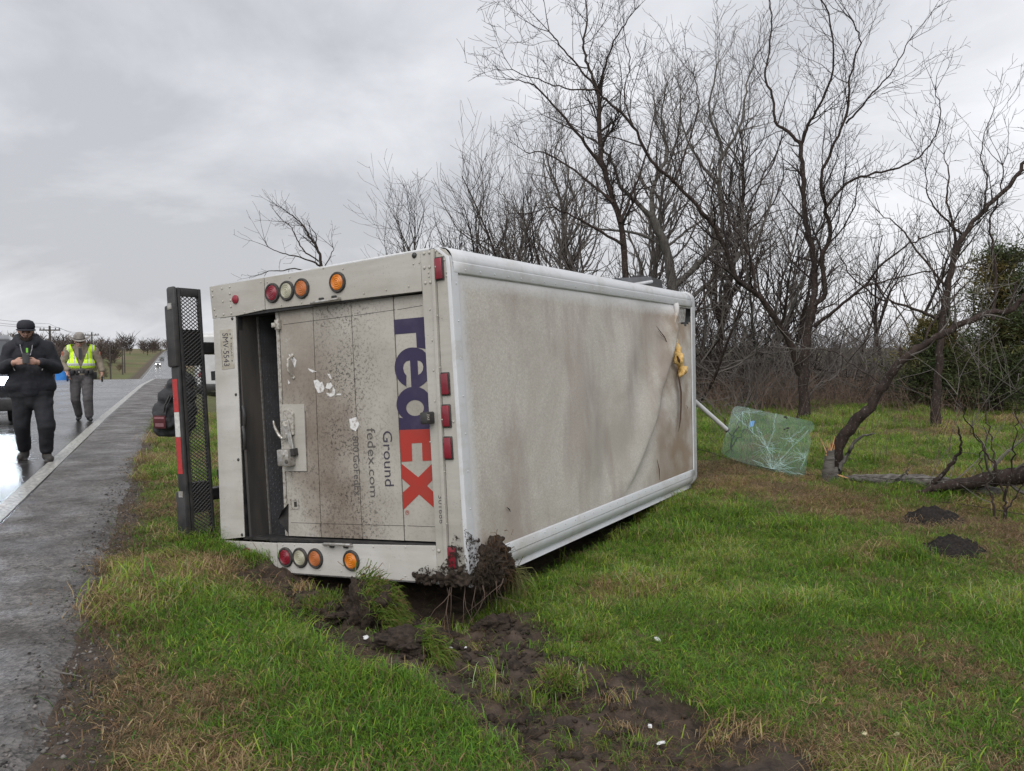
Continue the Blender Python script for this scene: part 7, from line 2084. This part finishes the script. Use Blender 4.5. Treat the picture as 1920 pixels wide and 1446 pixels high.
for h, lab in ((hal, 'black radio held in the lowered hand of the person in the vest'), (har, 'black phone held low in the other hand of the vest wearer')):
    t_ = thing('handheld_radio' if h is hal else 'phone', lab, 'radio' if h is hal else 'phone', M=tro.matrix_basis @ Matrix.Translation(h + V3((0, -.02, -.12))))
    mb = MB(); mb.box((-.018, -.05, -.06), (.018, .015, .05), bev=.006); mb.build('case', MATS['phone_black'], t_, smooth='auto')
    mb = MB(); mb.tube([V3((0, -.03, .05)), V3((0, -.03, .075))], .006, 6); mb.build('antenna' if h is hal else 'button', MATS['phone_black'], t_)

# ================================================================== VEHICLES
pmat('car_black', (0.012, 0.013, 0.016), .25, coat=.6); pmat('car_white', (0.62, 0.63, 0.65), .3, coat=.5, c2=(0.5, 0.5, 0.5), scale=2)
pmat('car_glass', (0.05, 0.055, 0.06), .06, spec=.8); pmat('car_grey', (0.16, 0.17, 0.18), .3, coat=.5); pmat('tyre', (0.02, 0.02, 0.02), .8)
pmat('headlight_lit', (0.9, 0.95, 1.0), .2, emit=(0.80, 0.90, 1.0), estr=45.0); pmat('headlight_far', (0.9, 0.95, 1.0), .2, emit=(1.0, .95, .85), estr=5.0); pmat('beacon_lit', (0.8, 0.85, 1.0), .2, emit=(0.85, 0.85, 1.0), estr=22.0); pmat('beacon_blue', (0.1, 0.2, 0.9), .2, emit=(0.1, 0.25, 1.0), estr=4.0)
def vehicle(name, label, cat, loc, head, prof, belt, hw, body_m, roof_k=.80, lit=False, group=None, police=False, detail=True, cargo=False):
    """x forward; prof is the side outline (x, z) from the front bumper over the roof to the rear bumper"""
    root = thing(name, label, cat, loc=loc, rz=head, group=group)
    zt = max(z for _, z in prof)
    def half(z): return hw if z <= belt else hw * (1 - (1 - roof_k) * (z - belt) / (zt - belt))
    mb = MB(); n = len(prof)
    P = [(x, half(z), z) for x, z in prof] + [(x, -half(z), z) for x, z in prof]
    cx_ = sum(p[0] for p in prof) / n
    Fc = [(i, i + 1, n + i + 1, n + i) for i in range(n - 1)] + [(n - 1, 0, n, 2 * n - 1), tuple(range(n - 1, -1, -1)), tuple(range(n, 2 * n))]
    mb.add(P, Fc)
    bo = mb.build('body', body_m, root, smooth='auto'); md = bo.modifiers.new('b', 'BEVEL'); md.width = .05; md.segments = 3; md.limit_method = 'ANGLE'; md.angle_limit = R(20)
    x0, x1 = max(p[0] for p in prof), min(p[0] for p in prof)
    for wx in (x0 - .92, x1 + .95):
        for sy in (1, -1):
            M_ = Matrix.Translation((wx, sy * (hw - .10), .37)) @ Matrix.Rotation(R(-90 * sy), 4, 'X')
            mb = MB(); mb.lathe([(.25, -.12), (.35, -.11), (.37, -.07), (.37, .09), (.34, .125), (.24, .125)], 22, M_, cap=False); w_ = mb.build('wheel', MATS['tyre'], root, smooth='auto')
            mb = MB(); mb.lathe([(.24, .11), (.22, .06), (.08, .09), (.001, .10)], 16, M_, cap=False); mb.build('rim', MATS['bare_aluminium'], w_, smooth='auto')
    if not detail: return root
    # glass: the sloping screens and the side windows
    up = [p for p in prof if p[1] > belt - .02]
    fr = [(a, b) for a, b in zip(prof, prof[1:]) if a[1] >= belt - .05 and b[1] > a[1] + .2 and a[0] > 0]
    rr_ = [(a, b) for a, b in zip(prof, prof[1:]) if b[1] >= belt - .25 and a[1] > b[1] + .2]
    if not rr_: rr_ = [(prof[-2], (prof[-2][0] - .01, belt))]
    for (a, b), nm in ((fr[0], 'windscreen'), (rr_[0], 'rear_window')):
        if cargo and nm == 'rear_window': continue
        A, B = Vector((a[0], 0, a[1])), Vector((b[0], 0, b[1])); nn = Vector((-(B - A).z, 0, (B - A).x)).normalized()
        if (nn.x > 0) != (nm == 'windscreen'): nn = -nn
        lo, hi = A.lerp(B, .10) + nn * .012, A.lerp(B, .88) + nn * .012
        mb = MB(); mb.prism([(lo.x, half(a[1]) * .88, lo.z), (hi.x, half(b[1]) * .90, hi.z), (hi.x, -half(b[1]) * .90, hi.z), (lo.x, -half(a[1]) * .88, lo.z)], nn * .01); mb.build(nm, MATS['car_glass'], root)
    xa, xb = fr[0][1][0] - .05, rr_[0][0][0] + .15
    zl, zh = belt + .06, zt - .13
    for sy in (1, -1):
        k = 3
        for i in range(1 if cargo else k):
            u0, u1 = xa + (xb - xa) * (i + .04) / k, xa + (xb - xa) * (i + .94) / k
            lean_ = .35 if i == 0 else 0
            q_ = [(u0 + lean_, sy * (half(zl) + .012), zl), (u1, sy * (half(zl) + .012), zl), (u1, sy * (half(zh) + .012), zh), (u0, sy * (half(zh) + .012), zh)]
            mb = MB(); mb.prism(q_, (0, sy * .006, 0)); mb.build('side_window', MATS['car_glass'], root)
            mb = MB(); mb.box((u1 + .10 if i < 2 else u1 + .15, sy * hw, belt - .22), (u1 + .26, sy * (hw + .03), belt - .18), bev=.01); mb.build('door_handle', MATS['black_plastic'], root)
        mb = MB(); mb.box((xa + .25, sy * (hw + .04), belt + .02), (xa + .42, sy * (hw + .24), belt + .20), bev=.04); mb.build('wing_mirror', MATS['car_black'], root, smooth='auto')
        mb = MB(); mb.box((x0 - .16, sy * (hw - .42), .78), (x0 + .015, sy * (hw - .06), .94), bev=.03); mb.build('headlight', (MATS['headlight_lit'] if police else MATS['headlight_far']) if lit else MATS['clear_lens'], root, smooth='auto')
        mb = MB(); mb.box((x1 - .012, sy * (hw - .28), .85), (x1 + .2, sy * (hw - .04), 1.05), bev=.03); mb.build('tail_light', MATS['red_lens'], root, smooth='auto')
    mb = MB(); mb.box((x0 - .05, -hw + .45, .55), (x0 + .02, hw - .45, .95), bev=.02); mb.build('grille', MATS['black_plastic'], root)
    mb = MB(); mb.box((x0 - .15, -hw + .02, .28), (x0 + .06, hw - .02, .54), bev=.05); mb.build('front_bumper', MATS['black_plastic'], root, smooth='auto')
    mb = MB(); mb.box((x1 - .06, -hw + .02, .30), (x1 + .15, hw - .02, .58), bev=.05); mb.build('rear_bumper', MATS['black_plastic'], root, smooth='auto')
    if police:
        mb = MB()
        for sy in (1, -1): mb.box((x0 + .10, sy * .32 - .04, .35), (x0 + .18, sy * .32 + .04, 1.05), bev=.015)
        for z_ in (.45, .72, 1.0): mb.tube([(x0 + .14, -.62, z_), (x0 + .14, .62, z_)], .035, 8)
        mb.build('push_bar', MATS['black_steel'], root, smooth='auto')
        lbx = fr[0][1][0] - .55
        mb = MB(); mb.box((lbx - .14, -.62, zt + .03), (lbx + .14, .62, zt + .07), bev=.015); lb_ = mb.build('light_bar', MATS['black_plastic'], root, smooth='auto')
        for i in range(6):
            y_ = -.51 + i * .204; mb = MB(); mb.box((lbx - .13, y_ - .095, zt + .071), (lbx + .15, y_ + .095, zt + .145), bev=.015); mb.build('beacon', MATS['beacon_lit'] if i in (0, 4) else MATS['beacon_blue'] if i % 2 else MATS['clear_lens'], lb_, smooth='auto')
        mb = MB(); mb.box((x0 - 1.15, -hw * .72, 1.085), (x0 - .12, hw * .72, 1.10)); ho = mb.build('hood', MATS['car_white'], root)
        ho.rotation_euler = (0, 0, 0)
    return root
suv = [(2.45, .45), (2.48, .78), (2.40, 1.02), (1.30, 1.14), (.62, 1.70), (.25, 1.79), (-1.7, 1.77), (-2.25, 1.66), (-2.45, 1.10), (-2.45, .48)]
ad = Vector((-.50, .866)).normalized()
fc = pix(-18, 700, 15.4)
ctr_ = Vector((fc.x, fc.y)) + ad * 2.45 + Vector((-ad.y, ad.x)) * .55
vehicle('patrol_car', 'patrol car with lit headlights and roof light bar facing along the road', 'police car', (ctr_.x, ctr_.y, 0.0), math.atan2(-ad.y, -ad.x), suv, 1.14, 1.0, MATS['car_black'], lit=True, police=True)
van = [(2.7, .45), (2.75, .85), (2.55, 1.12), (2.0, 1.25), (1.45, 2.25), (1.1, 2.62), (-2.6, 2.66), (-2.75, 2.5), (-2.78, .5)]
b = pix(412, 700, 35.0)
vehicle('white_van', 'white van standing on the verge beyond the tipped truck', 'van', (b.x, b.y, gz(b.x, b.y)), math.atan2(UR.y, UR.x), van, 1.25, .98, MATS['car_white'], roof_k=.93, cargo=True)
sedan = [(2.2, .35), (2.25, .62), (2.15, .80), (1.1, .92), (.45, 1.38), (-.9, 1.42), (-1.7, 1.0), (-2.2, .95), (-2.25, .4)]
for s_, q_, m_, lab in ((345, -5.5, 'car_white', 'distant pale car with headlights coming down the far hill'), (430, -5.4, 'car_grey', 'distant dark car following down the far hill')):
    x, y = xy(s_, q_)
    c_ = vehicle('distant_car', lab, 'car', (x, y, float(zroad(s_))), math.atan2(-UR.y, -UR.x), suv, 1.14, .95, MATS[m_], lit=(m_ == 'car_white'), group='cars on the far hill')

# ================================================================== ROADSIDE FAR THINGS
pmat('pole_wood', (0.050, 0.042, 0.037), .9, c2=(0.08, 0.07, 0.06), scale=3)
pmat('cable', (0.02, 0.02, 0.02), .6)
tops = []
for i, (px, top, yy, arms, lab) in enumerate(((93, 611, 105, 1, 'utility pole with a long crossarm behind the person in black'), (172, 623, 157, 1, 'utility pole with crossarm right behind the felt hat'), (206, 644, 198, 0, 'slim utility pole standing in front of the brown trees'),
                                       (229, 652, 252, 1, 'utility pole where the power line bends away'), (233, 651, 262, 0, 'second pole of the close pair on the power line'))):
    t0 = pix(px, top, yy); zb = float(zroad(np.array([sq(t0.x, t0.y)[0]]))[0])
    root = thing('utility_pole', lab, 'utility pole', loc=(t0.x, t0.y, zb), group='utility poles along the road')
    h = t0.z - zb
    mb = MB(); mb.tube([(0, 0, -.5), (0, 0, h)], [.20, .13], 10); mb.build('pole', MATS['pole_wood'], root, smooth='auto')
    if arms:
        mb = MB(); mb.box((-1.35, -.07, h - .65), (1.35, .07, h - .48)); mb.build('crossarm', MATS['pole_wood'], root)
        mb = MB(); mb.tube([(-.6, .08, h - .6), (0, .1, h - 1.3), (.6, .08, h - .6)], .03, 5); mb.build('brace', MATS['pole_wood'], root)
        for xx in (-1.25, -.75, .75, 1.25):
            mb = MB(); mb.lathe([(.05, 0), (.07, .08), (.05, .14), (.06, .2), (.02, .26)], 8, Matrix.Translation((xx, 0, h - .48))); mb.build('insulator', MATS['pole_wood'], root)
    else:
        mb = MB(); mb.lathe([(.05, 0), (.07, .08), (.05, .14), (.02, .26)], 8, Matrix.Translation((0, 0, h))); mb.build('insulator', MATS['pole_wood'], root)
    tops.append(t0)
prev = [pix(-420, 520, 55)] + tops[:4]
for k, (dx, nm) in enumerate(((-1.25, 'outer power line wire along the utility poles'), (1.25, 'roadside power line wire along the utility poles'), (0, 'top power line wire along the utility poles'))):
    tb = Tubes(); b = prev[0]
    for a, c in zip(prev[:-1], prev[1:]):
        pts = []
        for i in range(13):
            f = i / 12; p = a.lerp(c, f) + Vector((dx, 0, -.25 if dx else .25)); p.z -= 4 * f * (1 - f) * .7; pts.append(np.array(p - b))
        tb.add(pts, np.full(13, .016), 4)
    o = tb.build('power_wire', MATS['cable']); o.location = b; tag(o, nm, 'wire', 'power line wires')
def far_tree_variant(seed, n=70):
    rg = np.random.default_rng(seed); tb = Tubes()
    tb.add([(0, 0, -.5), (rg.normal(0, .1), 0, 2.2), (rg.normal(0, .3), 0, 4.2)], [.09, .07, .04], 4)
    for _ in range(n):
        a = rg.uniform(0, 6.28); z0 = rg.uniform(.6, 3.6); L = rg.uniform(.8, 2.6)
        d = unit(np.array([math.cos(a), math.sin(a), rg.uniform(.5, 1.6)])); p = np.array([math.cos(a), math.sin(a), 0]) * rg.uniform(0, 1.0) + np.array([0, 0, z0])
        tb.add([p, p + d * L * .5 + rg.normal(0, .1, 3), p + d * L], [.06, .05, .02], 3)
    return tb.arrays()
fv = [far_tree_variant(i) for i in range(5)]
pmat('far_twigs', (0.075, 0.062, 0.058), .95, c2=(0.115, 0.090, 0.075), scale=.02, lo=.4, hi=.6, spec=.1)
pmat('far_brush', (0.12, 0.085, 0.060), .95, c2=(0.10, 0.085, 0.065), scale=.05, spec=.1)
def zfar(x, y):
    s_, q = sq(x, y); z = float(zground(np.array([x]), np.array([y]), False)[0])
    fk = min(1, max(0, (abs(s_) - 60) / 200)) * min(1, max(0, (abs(q + 3.6) - 12) / 60))
    return z + fk * (float(fbm(np.array([x]), np.array([y]), 160, 44)[0]) - .35) * 7
def woods(name, label, n, sr, qr, sc, mat, seed):
    rg = np.random.default_rng(seed); V, Q, k = [], [], 0
    for _ in range(n):
        s_ = rg.uniform(*sr); q = rg.uniform(*qr); x, y = xy(s_, q); z = zfar(x, y)
        v, f = fv[rg.integers(5)]; a = rg.uniform(0, 6.28); c, sn = math.cos(a), math.sin(a); m_ = v * np.array([1, 1, rg.uniform(.8, 1.2)]) * rg.uniform(*sc)
        V.append(np.stack([m_[:, 0] * c - m_[:, 1] * sn + x, m_[:, 0] * sn + m_[:, 1] * c + y, m_[:, 2] + z], 1)); Q.append(f + k); k += len(v)
    tag(tri_mesh(name, np.concatenate(V), np.concatenate(Q), mat), label, 'woods', kind='stuff')
woods('far_woods', 'bare woods on the far slope left of the road', 220, (205, 400), (-120, -22), (1.2, 2.1), MATS['far_twigs'], 1)
woods('far_scrub', 'brown scrub in the dip beside the road', 110, (170, 330), (-60, -15), (.3, .7), MATS['far_brush'], 2)
woods('hilltop_woods', 'hazy line of bare woods on the hilltop', 120, (540, 800), (-170, 70), (1.5, 2.6), MATS['far_twigs'], 3)
woods('near_hedge', 'bare roadside bushes on the far side of the road', 60, (95, 200), (-40, -19), (.4, .9), MATS['far_twigs'], 4)
# small things by the roadside
def at_ground(px, s_or_y, q=None):
    r_ = ray(px, 660); b = Vector((r_.x * s_or_y, s_or_y)); return Vector((b.x, b.y, zfar(b.x, b.y)))
pmat('tank_blue', (0.03, 0.22, 0.62), .4, c2=(0.02, 0.16, 0.5), scale=4); pmat('mailbox_dark', (0.02, 0.02, 0.025), .5)
b = pix(117, 698, 62); b.z = zfar(b.x, b.y)
root = thing('blue_drum', 'blue plastic drum with pale lid by the far road edge', 'drum', loc=b)
mb = MB(); mb.lathe([(.50, -.2), (.52, .2), (.50, .6), (.52, 1.0), (.48, 1.25)], 18); mb.build('barrel', MATS['tank_blue'], root, smooth='auto')
mb = MB(); mb.lathe([(.50, 1.25), (.48, 1.36), (.2, 1.42), (.01, 1.43)], 18); mb.build('lid', MATS['white_plastic'], root, smooth='auto')
for px, lab in ((272.5, 'dark roadside mailbox on a post, the one farther from the road'), (276.5, 'dark roadside mailbox on a post, the one nearer the road')):
    x, y = xy(212 if px < 274 else 214, -13 if px < 274 else -11.6); z = zfar(x, y)
    root = thing('mailbox', lab, 'mailbox', loc=(x, y, z), group='mailboxes by the far road')
    mb = MB(); mb.box((-.07, -.07, -.3), (.07, .07, 1.0)); mb.build('post', MATS['pole_wood'], root)
    mb = MB(); mb.box((-.22, -.35, 1.0), (.22, .35, 1.45), bev=.1); mb.build('box', MATS['mailbox_dark'], root, smooth='auto')
x, y = xy(150, -19); b = Vector((x, y, zfar(x, y)))
root = thing('tilted_board', 'small tilted white board standing in the far grass', 'sign', loc=b)
mb = MB(); mb.box((-.08, -.08, -.3), (.08, .08, 1.0)); mb.build('post', MATS['pole_wood'], root)
mb = MB(); mb.box((-.7, -.06, .7), (.7, -.02, 1.3)); o = mb.build('board', MATS['white_plastic'], root); o.rotation_euler = (0, R(28), R(20))
# farm fence on the far side of the road
fr_ = thing('field_fence', 'wire field fence with wooden posts across the far verge', 'fence', loc=(*xy(80, -15.5), zfar(*xy(80, -15.5)))); fo = fr_.location.copy()
pts_ = []
for i in range(24):
    x, y = xy(80 + i * 5, -15.5); z = zfar(x, y); pts_.append(Vector((x, y, z)) - fo)
    mb = MB(); mb.tube([pts_[-1] + Vector((0, 0, -.3)), pts_[-1] + Vector((0, 0, 1.35))], .06, 6); mb.build('post', MATS['pole_wood'], fr_)
for h in (.4, .8, 1.2):
    mb = MB(); mb.tube([p + Vector((0, 0, h)) for p in pts_], .012, 4); mb.build('wire', MATS['cable'], fr_)
